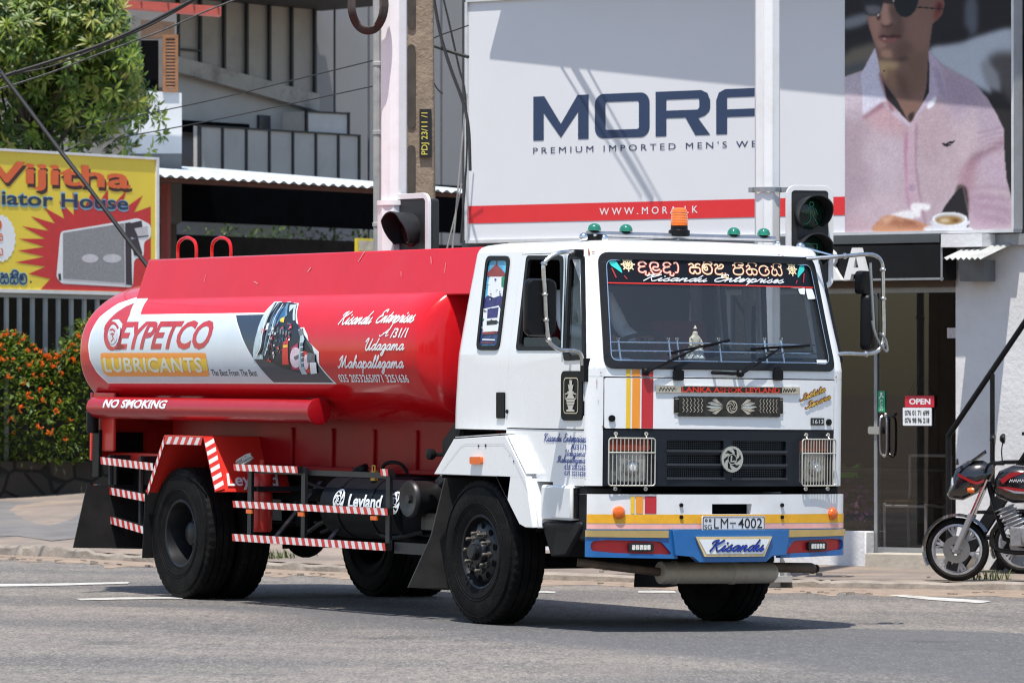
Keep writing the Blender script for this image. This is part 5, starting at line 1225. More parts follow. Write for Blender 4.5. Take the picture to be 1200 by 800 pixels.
m.box(c.x + .02, c.x + .25, .68, .98, c.z - .22, c.z - .1); m.tube([c + Vector((.05, -.25, .1)), c + Vector((.25, -.3, .25)), c + Vector((.3, -.4, .5))], .06, 10)
m.build('air_cleaner', M('air_cleaner_black', (.009, .0095, .011), .4, var=.3, scale=10, dirt=(.035, .03, .03), dirt_amt=.3), truck)
m = TB(); c = ton(509, 532, b=1.0); m.lathe([(0, 0), (.03, 0), (.04, .015), (.04, .05), (.02, .06), (0, .06)], c, (0, 1, 0), 14); m.tube([c, c + Vector((.12, -.1, 0))], .015, 6)
m.box(-.60, -.45, .72, .98, 1.05, 1.36); m.prism([Vector((-.72, 1.0, 1.28)), Vector((-.52, 1.0, 1.42)), Vector((-.45, 1.0, 1.38)), Vector((-.62, 1.0, 1.05)), Vector((-.70, 1.0, 1.05))], (0, -.3, 0))
m.build('cab_mount', black, truck)
m = TB(); c = ton(303, 600, b=.98); m.lathe([(0, -.25), (.07, -.25), (.08, -.23), (.08, .18), (.05, .24), (.022, .26), (.022, .3), (0, .3)], Vector((c.x, .95, .80)), (0, 0, 1), 20); m.build('fire_extinguisher', redm, truck)
m = TB()
for k in range(5):
    c = ton(284 + k * 2, 541, b=1.05); m.tube([c + Vector((.06 * cos(t * pi / 8), 0.02 * sin(t), .03 * sin(t * pi / 8) + .008 * k)) for t in range(16)], .009, 5, closed=True)
m.build('rope_coil', M('rope', (.45, .42, .38), .9, var=.3, scale=60), truck)
for x, y0, y1 in ((299, 535, 552),):
    pass

# ================================================================== driver and dashboard figurine (things of their own)
def skin_body(name, verts, edges, radii, m, parent=None, root=0, sub=2):
    me = bpy.data.meshes.new(name); me.from_pydata([tuple(v) for v in verts], edges, []); o = bpy.data.objects.new(name, me); COL.objects.link(o)
    md = o.modifiers.new('skin', 'SKIN'); md.use_smooth_shade = True
    for i, r in enumerate(radii):
        sv = me.skin_vertices[0].data[i]; sv.radius = (r, r) if not isinstance(r, tuple) else r; sv.use_root = (i == root)
    s = o.modifiers.new('sub', 'SUBSURF'); s.levels = s.render_levels = sub
    bpy.context.view_layer.update(); dg = bpy.context.evaluated_depsgraph_get(); ev = o.evaluated_get(dg); nm = bpy.data.meshes.new_from_object(ev)
    bpy.data.objects.remove(o); o = bpy.data.objects.new(name, nm); COL.objects.link(o)
    nm.materials.clear(); nm.materials.append(m); nm.polygons.foreach_set('use_smooth', [True] * len(nm.polygons))
    if parent: o.parent = parent
    return o
def tw(a, b, z): return ROOTM @ Vector((a, -b, z))
skin_m = M('skin_brown', (.20, .10, .06), .5, var=.12, scale=20)
drv = empty('person', 'driver in a white shirt sitting at the steering wheel inside the cab', 'person'); drv.matrix_world = ROOTM @ Matrix.Translation((.42, -.5, 1.80))
# local: x ahead, y left, z up
V = [(0, 0, .02), (.0, 0, .25), (.01, 0, .46), (.02, 0, .60), (.03, 0, .68), (.01, .17, .50), (.12, .24, .28), (.40, .18, .22), (.01, -.17, .50), (.12, -.24, .28), (.40, -.12, .22), (.12, .11, .0), (.48, .12, .02), (.52, .12, -.36), (.12, -.11, .0), (.48, -.12, .02), (.52, -.12, -.36)]
Ed = [(0, 1), (1, 2), (2, 3), (3, 4), (2, 5), (5, 6), (6, 7), (2, 8), (8, 9), (9, 10), (0, 11), (11, 12), (12, 13), (0, 14), (14, 15), (15, 16)]
skin_body('body', V, Ed, [(.16, .13), (.16, .12), (.17, .11), .06, .055, .075, .055, .042, .075, .055, .042, .095, .075, .055, .095, .075, .055], M('shirt_white', (.66, .67, .68), .8, var=.08, scale=8, bump=.3, bscale=30), drv)
m = MB(); hc = Vector((.05, 0, .79))
m.loft([[hc + Vector((x * .098 * k + (.015 if z < -.05 else 0), y * .076 * k, z)) for x, y in circ(0, 0, 1, n=20)] for z, k in ((-.115, .25), (-.105, .55), (-.075, .82), (-.02, .98), (.04, 1.0), (.085, .82), (.112, .5), (.122, .1))])
m.loft([[hc + Vector((.09 + d, w * s_, z)) for d, s_ in ((0, -1), (.02, 0), (0, 1))] for z, w, d in ((.02, .008, 0), (-.03, .016, .01))], cap=False, closed=False)
for s_ in (1, -1): m.loft([[hc + Vector((-.01 + .02 * x, s_ * (.074 + q), .03 * y - .005)) for x, y in circ(0, 0, 1, n=10)] for q in (0, .012)])
H = m.build('head', skin_m, drv)
m = MB(); m.loft([[hc + Vector((-.008 + x * .103 * k, y * .082 * k, z)) for x, y in circ(0, 0, 1, n=20)] for z, k in ((.03, 1.0), (.06, 1.0), (.09, .86), (.118, .55), (.13, .1))]); m.loft([[hc + Vector((-.055 + x * .05 * k, y * .078 * k, z)) for x, y in circ(0, 0, 1, n=16)] for z, k in ((-.07, .8), (0, 1.02), (.06, 1.05))]); m.build('hair', M('hair_black', (.012, .010, .009), .6, var=.3), H)
m = MB()
for s_ in (1, -1): m.lathe([(.011, 0), (.006, .003), (0, .004)], hc + Vector((.088, s_ * .032, .012)), (1, s_ * .3, 0), 8)
m.loft([[hc + Vector((.098 - .2 * abs(y), y, -.055 + dz)) for y in (-.025, -.01, .01, .025)] for dz in (0, -.008)], cap=False, closed=False)
m.build('face', M('eye_dark', (.03, .015, .012), .3, var=.1), H)
for s_ in (1, -1):
    w = Vector((.42, .18 if s_ > 0 else -.12, .22))
    V = [w, w + Vector((.06, 0, .005)), w + Vector((.10, .0, .01))]; E2 = [(0, 1), (1, 2)]; rad = [.03, (.038, .022), (.036, .02)]
    for k in range(4):
        y = (-.03 + .02 * k); i = len(V); ln = (.035, .042, .04, .03)[k]
        V += [w + Vector((.12, y, .015)), w + Vector((.12 + ln, y, .0)), w + Vector((.11 + ln, y, -.035))]; E2 += [(2, i), (i, i + 1), (i + 1, i + 2)]; rad += [.010, .009, .007]
    i = len(V); V += [w + Vector((.06, -s_ * .04, .01)), w + Vector((.10, -s_ * .055, -.01)), w + Vector((.12, -s_ * .045, -.03))]; E2 += [(1, i), (i, i + 1), (i + 1, i + 2)]; rad += [.012, .010, .008]
    skin_body('hand', V, E2, rad, skin_m, drv, sub=1)

fg = FRONT.on(825.5, 414); fp = FRONT.map(fg[0], fg[1], -.14)
fig = empty('figurine', 'pale seated figurine in a shiny wrap standing on the dashboard', 'figurine'); fig.matrix_world = ROOTM @ Matrix.Translation(truckT((fp.x, fp.y, 1.862)))
m = MB(); sx = .14 / .14
V = [(0, 0, .10), (0, 0, .14), (0, 0, .165), (0, 0, .182), (0, 0, .212), (0, .035, .155), (.02, .05, .11), (.05, .02, .09), (0, -.035, .155), (.02, -.05, .11), (.05, -.02, .09)]
skin_body('body', V, [(0, 1), (1, 2), (2, 3), (3, 4), (2, 5), (5, 6), (6, 7), (2, 8), (8, 9), (9, 10)], [.032, .03, .028, .016, .024, .014, .011, .009, .014, .011, .009], M('ivory_figure', (.62, .55, .40), .5, var=.1, scale=40), fig)
m = MB(); m.lathe([(0, .25), (.004, .246), (.009, .236), (.014, .226)], (0, 0, 0), (0, 0, 1), 10); m.build('topknot', M('ivory_figure'), fig)
m = MB(); m.lathe([(0, 0), (.06, 0), (.072, .02), (.06, .05), (.066, .075), (.04, .10), (0, .105)], (0, 0, 0), (0, 0, 1), 18, disp=lambda i, j: .006 * sin(i * 2.1 + j)); m.build('wrap', M('silver_wrap', (.60, .62, .60), .25, .5, var=.4, scale=60, bump=.6), fig)

# ================================================================== ground
KERB = [onroad(*p) for p in ((-340, 632), (-160, 641), (0, 652), (43, 654), (110, 657.5), (180, 661.5), (317, 669), (400, 673), (640, 682), (933, 690.5), (1000, 692), (1200, 694.5), (1500, 698))]
def kerb_d(x): return None
m = MB(); tt = math.tan(TILT)
def ZG(x, z0=0): return gz(max(-40, min(40, x))) + z0
xs = [-3000, -800, -200, -60, -40, -20, -10, -5, 0, 5, 10, 20, 40, 60, 200, 800, 3000]; ys = [-3000, -500, -100, -40, 0, 20, 30, 40, 50, 60, 80, 120, 300, 1000, 4000]
m.add([(x, y, ZG(x, -.02)) for y in ys for x in xs], [(j * len(xs) + i, j * len(xs) + i + 1, (j + 1) * len(xs) + i + 1, (j + 1) * len(xs) + i) for j in range(len(ys) - 1) for i in range(len(xs) - 1)])
struct(m.build('ground', M('dry_earth', (.22, .17, .12), .95, var=.25, scale=.6)))

def road_mat():
    m = bpy.data.materials.new('asphalt'); m.use_nodes = True; n, l = m.node_tree.nodes, m.node_tree.links; p = n['Principled BSDF']
    tc = n.new('ShaderNodeTexCoord')
    def noise(sc, det=6, rough=.6, vec=None):
        t = n.new('ShaderNodeTexNoise'); t.inputs['Scale'].default_value = sc; t.inputs['Detail'].default_value = det; t.inputs['Roughness'].default_value = rough
        l.new(vec or tc.outputs['Object'], t.inputs['Vector']); return t.outputs['Fac']
    def ramp(f, a, b, lo=0, hi=1):
        r = n.new('ShaderNodeMapRange'); r.inputs[1].default_value = a; r.inputs[2].default_value = b; r.inputs[3].default_value = lo; r.inputs[4].default_value = hi; l.new(f, r.inputs[0]); return r.outputs[0]
    def mix(f, a, b):
        x = n.new('ShaderNodeMix'); x.data_type = 'RGBA'; l.new(f, x.inputs['Factor'])
        for k, v in (('A', a), ('B', b)):
            if isinstance(v, tuple): x.inputs[k].default_value = (*v, 1)
            else: l.new(v, x.inputs[k])
        return x.outputs['Result']
    # long traffic-polished bands: stretch the pattern along the lane direction
    mp = n.new('ShaderNodeMapping'); mp.inputs['Rotation'].default_value = (0, 0, R(30)); mp.inputs['Scale'].default_value = (.22, .55, 1); l.new(tc.outputs['Object'], mp.inputs['Vector'])
    band = noise(.8, 4, .5, mp.outputs[0]); big = noise(.35, 6)
    mg = n.new('ShaderNodeMapping'); mg.inputs['Scale'].default_value = (1, .16, 1); l.new(tc.outputs['Object'], mg.inputs['Vector'])
    fine = noise(14, 6, .8, mg.outputs[0]); grit = noise(48, 4, .85, mg.outputs[0])
    c = mix(ramp(band, .42, .58), (.132, .122, .113), (.212, .188, .164))
    c = mix(ramp(big, .48, .68, 0, .55), c, (.245, .21, .182))
    c = mix(ramp(fine, .42, .70, 0, .6), c, (.045, .044, .047)); c = mix(ramp(grit, .53, .70, 0, .8), c, (.34, .31, .285)); c = mix(ramp(grit, .47, .34, 0, .7), c, (.03, .03, .032))
    v = n.new('ShaderNodeTexVoronoi'); v.feature = 'DISTANCE_TO_EDGE'; v.inputs['Scale'].default_value = .55; l.new(mix(ramp(noise(1.5, 4), 0, 1), (0, 0, 0), (1, 1, 1)), v.inputs['Vector']) if False else l.new(tc.outputs['Object'], v.inputs['Vector'])
    # the darker resurfaced lane the truck is on, with a ragged border
    def side(p0, p1):
        d = Vector((p1.x - p0.x, p1.y - p0.y)).normalized(); v_ = n.new('ShaderNodeVectorMath'); v_.operation = 'DOT_PRODUCT'; v_.inputs[1].default_value = (-d.y, d.x, 0); l.new(tc.outputs['Object'], v_.inputs[0])
        a_ = n.new('ShaderNodeMath'); a_.operation = 'SUBTRACT'; a_.inputs[1].default_value = -d.y * p0.x + d.x * p0.y; l.new(v_.outputs['Value'], a_.inputs[0])
        b_ = n.new('ShaderNodeMath'); b_.operation = 'MULTIPLY_ADD'; b_.inputs[1].default_value = 1.6; l.new(noise(.45, 7, .62), b_.inputs[0]); l.new(a_.outputs[0], b_.inputs[2]); return b_.outputs[0]
    up_ = side(onroad(330, 712), onroad(1200, 742)); lo_ = side(onroad(330, 726), onroad(1130, 800))
    mu = n.new('ShaderNodeMath'); mu.operation = 'MULTIPLY'; l.new(ramp(up_, .6, 1.0, 1, 0), mu.inputs[0]); l.new(ramp(lo_, .6, 1.2), mu.inputs[1])
    dk = mix(ramp(grit, .56, .72, 0, .75), mix(ramp(fine, .35, .7), (.098, .096, .100), (.070, .070, .074)), (.30, .29, .28))
    m3 = n.new('ShaderNodeMath'); m3.operation = 'MULTIPLY'; m3.inputs[1].default_value = .88; l.new(mu.outputs[0], m3.inputs[0]); c = mix(m3.outputs[0], c, dk)
    stain = noise(.9, 5, .55); c = mix(ramp(stain, .62, .72, 0, .45), c, (.045, .044, .045))
    l.new(c, p.inputs['Base Color']); p.inputs['Roughness'].default_value = .82
    b = n.new('ShaderNodeBump'); b.inputs['Strength'].default_value = .7; b.inputs['Distance'].default_value = .012; l.new(fine, b.inputs['Height'])
    b2 = n.new('ShaderNodeBump'); b2.inputs['Strength'].default_value = .5; b2.inputs['Distance'].default_value = .004; l.new(grit, b2.inputs['Height']); l.new(b.outputs[0], b2.inputs['Normal']); l.new(b2.outputs[0], p.inputs['Normal'])
    return m
ASPH = road_mat()
m = MB()
front = [(k.x, k.y) for k in KERB]
near = [(x, -60) for x, y in front]
vs = []; fs = []; rows = [0, .3, .5, .6, .7, .8, .9, 1.0]; n_ = len(front)
for t in rows: vs += [(x, -60 + (y + .15 + 60) * t, gz(x)) for x, y in front]
ext = lambda x: x
fs = [(j * n_ + i, j * n_ + i + 1, (j + 1) * n_ + i + 1, (j + 1) * n_ + i) for j in range(len(rows) - 1) for i in range(n_ - 1)]
m.add(vs, fs)
m.add([(-60, -60, ZG(-60) - .002), (front[0][0], -60, gz(front[0][0])), (front[0][0], front[0][1], gz(front[0][0])), (-60, front[0][1] + 15, ZG(-60))], [(0, 1, 2, 3)])
m.add([(front[-1][0], -60, gz(front[-1][0])), (60, -60, ZG(60)), (60, front[-1][1] - 10, ZG(60)), (front[-1][0], front[-1][1], gz(front[-1][0]))], [(0, 1, 2, 3)])
struct(m.build('road', ASPH, recalc=False))

# kerb and pavement
KH = .085
def ramp_z(x, d): return d * (.040 * min(1, max(0, (1.2 - x) / 3.0)) + .0)
kst = M('kerb_concrete', (.27, .235, .20), .9, var=.3, scale=5, bump=.5, dirt=(.16, .12, .09), dirt_amt=.6)
m = MB()
kp3 = catmull([(p.x, p.y, 0) for p in KERB], 8)
jit = [random.uniform(-.015, .012) for _ in kp3]
rings = []
for i, p in enumerate(kp3):
    z = gz(p.x); h = KH + jit[i] * .8 + (.03 if p.x < -4 else 0); w = .14
    rings.append([Vector((p.x, p.y, z - .05)), Vector((p.x + jit[i], p.y + .012, z + h - .02)), Vector((p.x, p.y + .035, z + h)), Vector((p.x, p.y + w, z + h)), Vector((p.x, p.y + w, z - .05))])
m.loft(rings); struct(m.build('kerb', kst))
def pave_mat():
    m = M('pavement_surface', (.20, .165, .14), .9, var=.3, scale=1.6, bump=.6, bscale=9, dirt=(.30, .215, .15), dirt_amt=.9, dscale=.8); return m
m = MB(); ds = [.14, .5, 1, 1.5, 2.2, 3, 4.5, 7, 12, 25, 60]
for d in ds: m.v += [Vector((p.x, p.y + d, gz(p.x) + KH + ramp_z(p.x, d - .14))) for p in kp3]
k = len(kp3)
for j in range(len(ds) - 1):
    for i in range(k - 1): m.f.append([j * k + i, j * k + i + 1, (j + 1) * k + i + 1, (j + 1) * k + i]); m.m.append(0)
struct(m.build('pavement', pave_mat(), recalc=False))
def onpave(px, py):
    z = .1
    for _ in range(30):
        p = atZ(px, py, z)
        y = next((a.y + (b.y - a.y) * (p.x - a.x) / (b.x - a.x) for a, b in zip(kp3[:-1], kp3[1:]) if a.x <= p.x <= b.x), kp3[-1].y)
        z = .7 * z + .3 * (gz(p.x) + KH + ramp_z(p.x, max(0, p.y - y - .14)))
    return Vector((p.x, p.y, z))
# grey asphalt apron on the left part of the pavement
m = MB()
ap = [(-60, 588), (130, 588), (200, 600), (175, 622), (60, 634), (20, 628), (-60, 632)]
m.prism([onpave(*p) + Vector((0, 0, .004)) for p in ap], (0, 0, .003)); struct(m.build('driveway', M('apron_asphalt', (.13, .125, .125), .9, var=.25, scale=2.5, bump=.4, dirt=(.24, .20, .16), dirt_amt=.6, dscale=.9)))
# drifted sand along the gutter
m = MB(); vs = []; sm = catmull([(p.x, p.y, 0) for p in KERB], 16)
for i, p in enumerate(sm):
    w = .9 + .5 * sin(i * .37) * sin(i * .11) + .12 * sin(i * .9) + random.uniform(-.06, .06)
    vs += [Vector((p.x, p.y + .01, gz(p.x) + .022)), Vector((p.x, p.y - max(.08, w) * .6, gz(p.x) + .010)), Vector((p.x, p.y - max(.12, w), gz(p.x) + .002))]
m.add(vs, [(3 * i + j, 3 * i + 3 + j, 3 * i + 4 + j, 3 * i + 1 + j) for i in range(len(sm) - 1) for j in (0, 1)])
o = m.build('gutter_sand', M('gutter_sand', (.27, .205, .155), .95, var=.35, scale=6, bump=.7, dirt=(.14, .125, .115), dirt_amt=.7, dscale=3), recalc=False); o['kind'] = 'stuff'
m = MB()
for k in range(260):
    i = random.randrange(len(sm) - 1); p = sm[i]; x = p.x + random.uniform(-.1, .1); y = p.y + (random.uniform(-.9, -.05) if k % 3 else random.uniform(.2, 1.8)); r_ = random.uniform(.006, .022)
    z = gz(x) + (0 if k % 3 else KH)
    m.obox((x, y, z + r_ * .5), (r_, r_ * .4, 0), (-r_ * .3, r_ * .8, 0), (0, 0, r_ * .6))
o = m.build('gravel', M('gravel_stone', (.25, .21, .17), .9, var=.4, scale=30), recalc=False); o['kind'] = 'stuff'
# painted markings
pw = M('road_paint', (.50, .49, .46), .7, var=.25, scale=9, dirt=(.16, .15, .14), dirt_amt=1.0, dscale=5)
for L in ([(1035, 696.5), (1060, 697), (1162, 704), (1150, 706.3), (1090, 702.5)], [(-60, 684.5), (60, 683.5), (152, 681.5), (150, 683.5), (60, 686), (-60, 687.5)], [(88, 701.2), (150, 699.6), (215, 699), (214, 701), (150, 701.8), (95, 703)], [(748, 692), (790, 692), (792, 694), (748, 694)], [(628, 692), (652, 693), (650, 694.5), (628, 694)]):
    m = MB(); P = [onroad(*p, h=.004) for p in L]; m.prism(P, (0, 0, .002)); struct(m.build('road_marking', pw))
# weeds
def tuft(name, label, px, py, w, h, n=60):
    c = onpave(px, py); m = MB()
    for k in range(n):
        x = random.gauss(0, w / 2.5); y = random.gauss(0, .06); a = random.uniform(0, 6.28); hh = h * random.uniform(.4, 1); t = random.uniform(-.5, .5)
        b0 = Vector((x, y, 0)); d = Vector((cos(a), sin(a), 0)) * .006; tip = b0 + Vector((cos(a + 1.3) * hh * .6, sin(a + 1.3) * hh * .4, hh))
        m.add([b0 - d, b0 + d, (b0 + tip) / 2 + d * .8 + Vector((0, 0, hh * .1)), tip, (b0 + tip) / 2 - d * .8 + Vector((0, 0, hh * .1))], [(0, 1, 2, 4), (4, 2, 3)])
    o = m.build(name, M('weed_green', (.10, .13, .035), .8, var=.35, scale=20), recalc=False); o.location = c; tag(o, label, 'weed'); return o
tuft('weed_tuft', 'small dry weed tuft on the pavement beside the motorcycle front wheel', 1162, 679, .25, .10)
tuft('weed_tuft', 'pale green weed tuft at the pavement edge under the tanker truck', 322, 654, .35, .10, 80)

# ================================================================== shop, billboard and the right-hand corner
EF = (.819, -.574)
FAC = Plane(onpave(1000, 662), EF)
U = lambda px, py=400: FAC.on(px, py)[0]
V_ = lambda px, py, h=0: FAC.on(px, py, h)[1]
wallw = M('white_render', (.66, .66, .67), .85, var=.06, scale=1.5, bump=.25, bscale=25, dirt=(.40, .38, .35), dirt_amt=.4, dscale=1.1)
alu = M('grey_aluminium', (.30, .31, .32), .45, .5, var=.12, scale=8)
shop = empty('shop_building', 'white rendered corner shop with a dark glass front and black fascia board', 'shop', FAC.P)
def SB(m, name, mats, parent=None, **k): return m.build(name, mats, parent or None, **k)
def child(o, root):
    o.parent = root; o.matrix_parent_inverse = root.matrix_world.inverted(); return o
bpy.context.view_layer.update()
uL, uG0, uG1, uR = U(540), U(690), U(1120, 500), U(1290, 500)
vG1 = V_(1100, 336); vT = V_(1150, 288)
m = MB(); m.sheet([(uL, -.3), (uR, -.3), (uR, vT), (uL, vT)], [[(uG0, .10), (uG1, .10), (uG1, vG1), (uG0, vG1)]], FAC.map, th=.25)
child(m.build('wall', wallw), shop)
m = MB(); m.sheet([(uL, vT), (uR, vT), (uR, 7.5), (uL, 7.5)], [[(U(1152, 200), vT + .10), (U(1290, 200), vT + .10), (U(1290, 200), vT + 1.9), (U(1152, 200), vT + 1.9)]], FAC.map, th=.25, off=-.02)
child(m.build('upper_wall', M('dark_cladding', (.045, .045, .05), .6, var=.2, scale=3)), shop)
m = MB(); m.sheet([(U(1150, 200), vT), (U(1290, 200), vT), (U(1290, 200), vT + .10), (U(1150, 200), vT + .10)], [], FAC.map, th=.3, off=.08); 
for px in (1152, 1190, 1240): u = U(px, 200); m.sheet([(u - .02, vT + .1), (u + .02, vT + .1), (u + .02, vT + 1.9), (u - .02, vT + 1.9)], [], FAC.map, th=.08, off=.02)
child(m.build('window_frame', alu), shop)
m = MB(); m.sheet([(U(1152, 200), vT + .1), (U(1290, 200), vT + .1), (U(1290, 200), vT + 1.9), (U(1152, 200), vT + 1.9)], [], FAC.map, off=-.1); child(m.build('upper_window', glass('dark_pane', (.05, .055, .06))), shop)
# interior shell
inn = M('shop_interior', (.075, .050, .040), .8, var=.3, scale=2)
m = MB(); D_ = -4.0
m.prism([FAC.map(uG0 - .4, 0, D_), FAC.map(uG1 + .6, 0, D_), FAC.map(uG1 + .6, 3.4, D_), FAC.map(uG0 - .4, 3.4, D_)], FAC.n * -.1)
m.prism([FAC.map(uG0 - .4, 0, -.26), FAC.map(uG0 - .4, 0, D_), FAC.map(uG0 - .4, 3.4, D_), FAC.map(uG0 - .4, 3.4, -.26)], FAC.e * -.1)
m.prism([FAC.map(uG1 + .6, 0, -.26), FAC.map(uG1 + .6, 0, D_), FAC.map(uG1 + .6, 3.4, D_), FAC.map(uG1 + .6, 3.4, -.26)], FAC.e * .1)
m.prism([FAC.map(uG0 - .4, 3.4, -.26), FAC.map(uG1 + .6, 3.4, -.26), FAC.map(uG1 + .6, 3.4, D_), FAC.map(uG0 - .4, 3.4, D_)], (0, 0, .1))
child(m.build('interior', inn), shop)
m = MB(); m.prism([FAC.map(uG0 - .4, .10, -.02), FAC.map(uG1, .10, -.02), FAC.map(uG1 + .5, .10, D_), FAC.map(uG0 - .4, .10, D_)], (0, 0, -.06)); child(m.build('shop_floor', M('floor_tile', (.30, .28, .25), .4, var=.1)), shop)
# glass front: fixed pane, door leaf, frames
pane = glass('shop_glass', (.50, .48, .47), refl=1.2)
uD = U(1022, 500)
m = MB(); m.sheet([(uG0, .12), (uD - .01, .12), (uD - .01, vG1), (uG0, vG1)], [], FAC.map, off=-.10); child(m.build('window_pane', pane), shop)
m = MB(); m.sheet([(uD + .012, .12), (uG1 - .02, .12), (uG1 - .02, vG1), (uD + .012, vG1)], [], FAC.map, off=-.08); GD = child(m.build('glass_door', pane), shop)
m = MB()
for u, w in ((uD, .016), (uG1 - .015, .016), (U(850, 500), .02)): m.sheet([(u - w, .1), (u + w, .1), (u + w, vG1), (u - w, vG1)], [], FAC.map, th=.06, off=-.06)
m.sheet([(uG0, vG1 - .05), (uG1, vG1 - .05), (uG1, vG1), (uG0, vG1)], [], FAC.map, th=.08, off=-.05)
for z in (.12,): m.sheet([(uD + .02, z), (uG1 - .03, z), (uG1 - .03, z + .05), (uD + .02, z + .05)], [], FAC.map, th=.05, off=-.06)
child(m.build('door_frame', alu), shop)
m = MB(); p0, p1 = FAC.on(1037, 487), FAC.on(1037, 533)
u = p0[0]; m.tube([FAC.map(u, p0[1], -.08), FAC.map(u, p0[1], .0), FAC.map(u + .02, p0[1] + .02, .02)], .012, 6); m.tube(catmull([FAC.map(u - .04, p0[1], -.02), FAC.map(u - .05, p0[1] - .05, .0), FAC.map(u - .05, p1[1] + .05, .0), FAC.map(u - .03, p1[1], -.02), FAC.map(u, p1[1] - .01, .0), FAC.map(u + .02, p1[1] + .05, .0), FAC.map(u + .02, p0[1] - .05, .0), FAC.map(u - .0, p0[1], -.02)], 4), .011, 6)
q = FAC.on(1021, 504); m.sheet(rr(q[0] - .06, q[0] + .08, q[1] - .035, q[1] + .035, .02), [], FAC.map, th=.03, off=-.04)
child(m.build('door_handle', M('brushed_steel', (.55, .55, .55), .3, 1.0, var=.1)), shop)
m = MB(); a, b = FAC.on(1024, 458), FAC.on(1032.5, 482.5); m.mat(0); m.sheet([(a[0], b[1]), (b[0], b[1]), (b[0], a[1]), (a[0], a[1])], [], FAC.map, th=.004, off=-.07)
m.mat(1); xm = (a[0] + b[0]) / 2; hh = a[1] - b[1]
for k, ch in enumerate('PUSH'): zt = a[1] - hh * (.42 + .14 * k); m.text(ch, (xm - .014, xm + .014, zt - hh * .11, zt), FAC.map, off=-.068)
m.sheet(circ(xm, a[1] - hh * .12, .012, n=10), [], FAC.map, off=-.068); m.ribbon([(xm - .02, a[1] - hh * .35), (xm, a[1] - hh * .2), (xm + .02, a[1] - hh * .3)], .012, FAC.map, off=-.068)
child(m.build('push_sticker', [M('sticker_green', (.02, .32, .14), .4, var=.05), stk_w]), shop)
# plinth and step
m = MB(); a, b = FAC.on(940, 640, .05), FAC.on(1018, 622, .05); m.sheet([(uG0, -.3), (b[0], -.3), (b[0], V_(1000, 622, .05)), (uG0, V_(1000, 622, .05))], [], FAC.map, th=.15, off=.10); child(m.build('plinth', wallw, bevel=.01), shop)
m = MB(); a = FAC.on(1013, 648, .35); b = FAC.on(1130, 640, .35); m.sheet([(a[0], -.3), (b[0], -.3), (b[0], a[1]), (a[0], a[1])], [], FAC.map, th=.40, off=.35); child(m.build('door_step', M('step_beige', (.42, .38, .32), .8, var=.15, scale=6, bump=.2), bevel=.01), shop)
# fascia sign
m = MB(); a = FAC.on(1105, 286, .30); b = FAC.on(1105, 328, .30); u0 = FAC.on(760, 300, .3)[0]
m.sheet([(u0, b[1]), (a[0], b[1]), (a[0], a[1]), (u0, a[1])], [], FAC.map, th=.24, off=.30); FB = child(m.build('fascia_board', M('fascia_black', (.008, .008, .009), .5, var=.25, scale=3, spec=.2)), shop)
m = MB(); e0 = .006
m.ribbon([(u0, b[1] + .012), (a[0], b[1] + .012)], .02, FAC.map, off=.304); m.ribbon([(a[0] - .012, b[1]), (a[0] - .012, a[1])], .02, FAC.map, off=.304); child(m.build('fascia_edge', alu), shop)
m = MB(); p = FAC.on(988.5, 328, .36); q = FAC.on(1017.5, 290, .36); lh = q[1] - p[1]; wA = q[0] - p[0]
m.mat(0)
m.sheet([(p[0], p[1]), (p[0] + wA * .26, p[1]), (p[0] + wA * .32, p[1] + lh * .18), (p[0] + wA * .68, p[1] + lh * .18), (p[0] + wA * .74, p[1]), (p[0] + wA, p[1]), (p[0] + wA * .66, p[1] + lh), (p[0] + wA * .34, p[1] + lh)], [[(p[0] + wA * .40, p[1] + lh * .38), (p[0] + wA * .60, p[1] + lh * .38), (p[0] + wA * .50, p[1] + lh * .74)]], FAC.map, th=.05, off=.36)
for ch, x1 in (('R', .0), ('O', 1.02), ('M', 2.12)):
    w_ = wA * (.98 if ch != 'M' else 1.15); x_ = p[0] - wA * (.08 + x1) - w_; m.text(ch, (x_, x_ + w_, p[1], p[1] + lh), FAC.map, th=.05, off=.36, bold=.05)
child(m.build('fascia_lettering', M('letter_white_acrylic', (.72, .72, .72), .35, var=.05)), shop)
m = MB(); a = FAC.on(1102, 273.5, .2); b = FAC.on(1102, 284, .2); m.sheet([(u0, b[1]), (a[0], b[1]), (a[0], a[1]), (u0, a[1])], [], FAC.map, th=.2, off=.22); child(m.build('soffit_panel', M('soffit_grey', (.07, .078, .082), .5, var=.15, scale=2)), shop)
m = MB(); a = FAC.on(1104, 274.5, .3); b = FAC.on(1152, 289, .3); m.sheet([(a[0], b[1]), (b[0], b[1]), (b[0], a[1]), (a[0], a[1])], [], FAC.map, th=.3, off=.32); child(m.build('cornice_block', wallw), shop)
m = MB(); a = FAC.on(1106, 304, .5); b = FAC.on(1148, 329, .3); 
m.sheet([(a[0], b[1]), (b[0], b[1]), (b[0], a[1]), (a[0], a[1])], [], FAC.map, th=.2, off=.22); child(m.build('shutter_box', M('box_grey', (.13, .135, .14), .5, var=.2)), shop)
m = MB(); n = 28; u0_, u1_ = FAC.on(1106, 300, .6)[0], FAC.on(1152, 300, .6)[0]; vA = V_(1128, 303, .62)
vs = []
for i in range(n + 1):
    for hh, vv in ((.62, vA), (.0, vA + .16)): vs.append(FAC.map(u0_ + (u1_ - u0_) * i / n, vv + .012 * sin(i * pi / 2), hh))
m.add(vs, [(2 * i, 2 * i + 2, 2 * i + 3, 2 * i + 1) for i in range(n)]); child(m.build('canopy_sheet', M('zinc_sheet', (.50, .51, .50), .5, .3, var=.2, scale=5, dirt=(.3, .22, .15), dirt_amt=.5), recalc=False), shop)
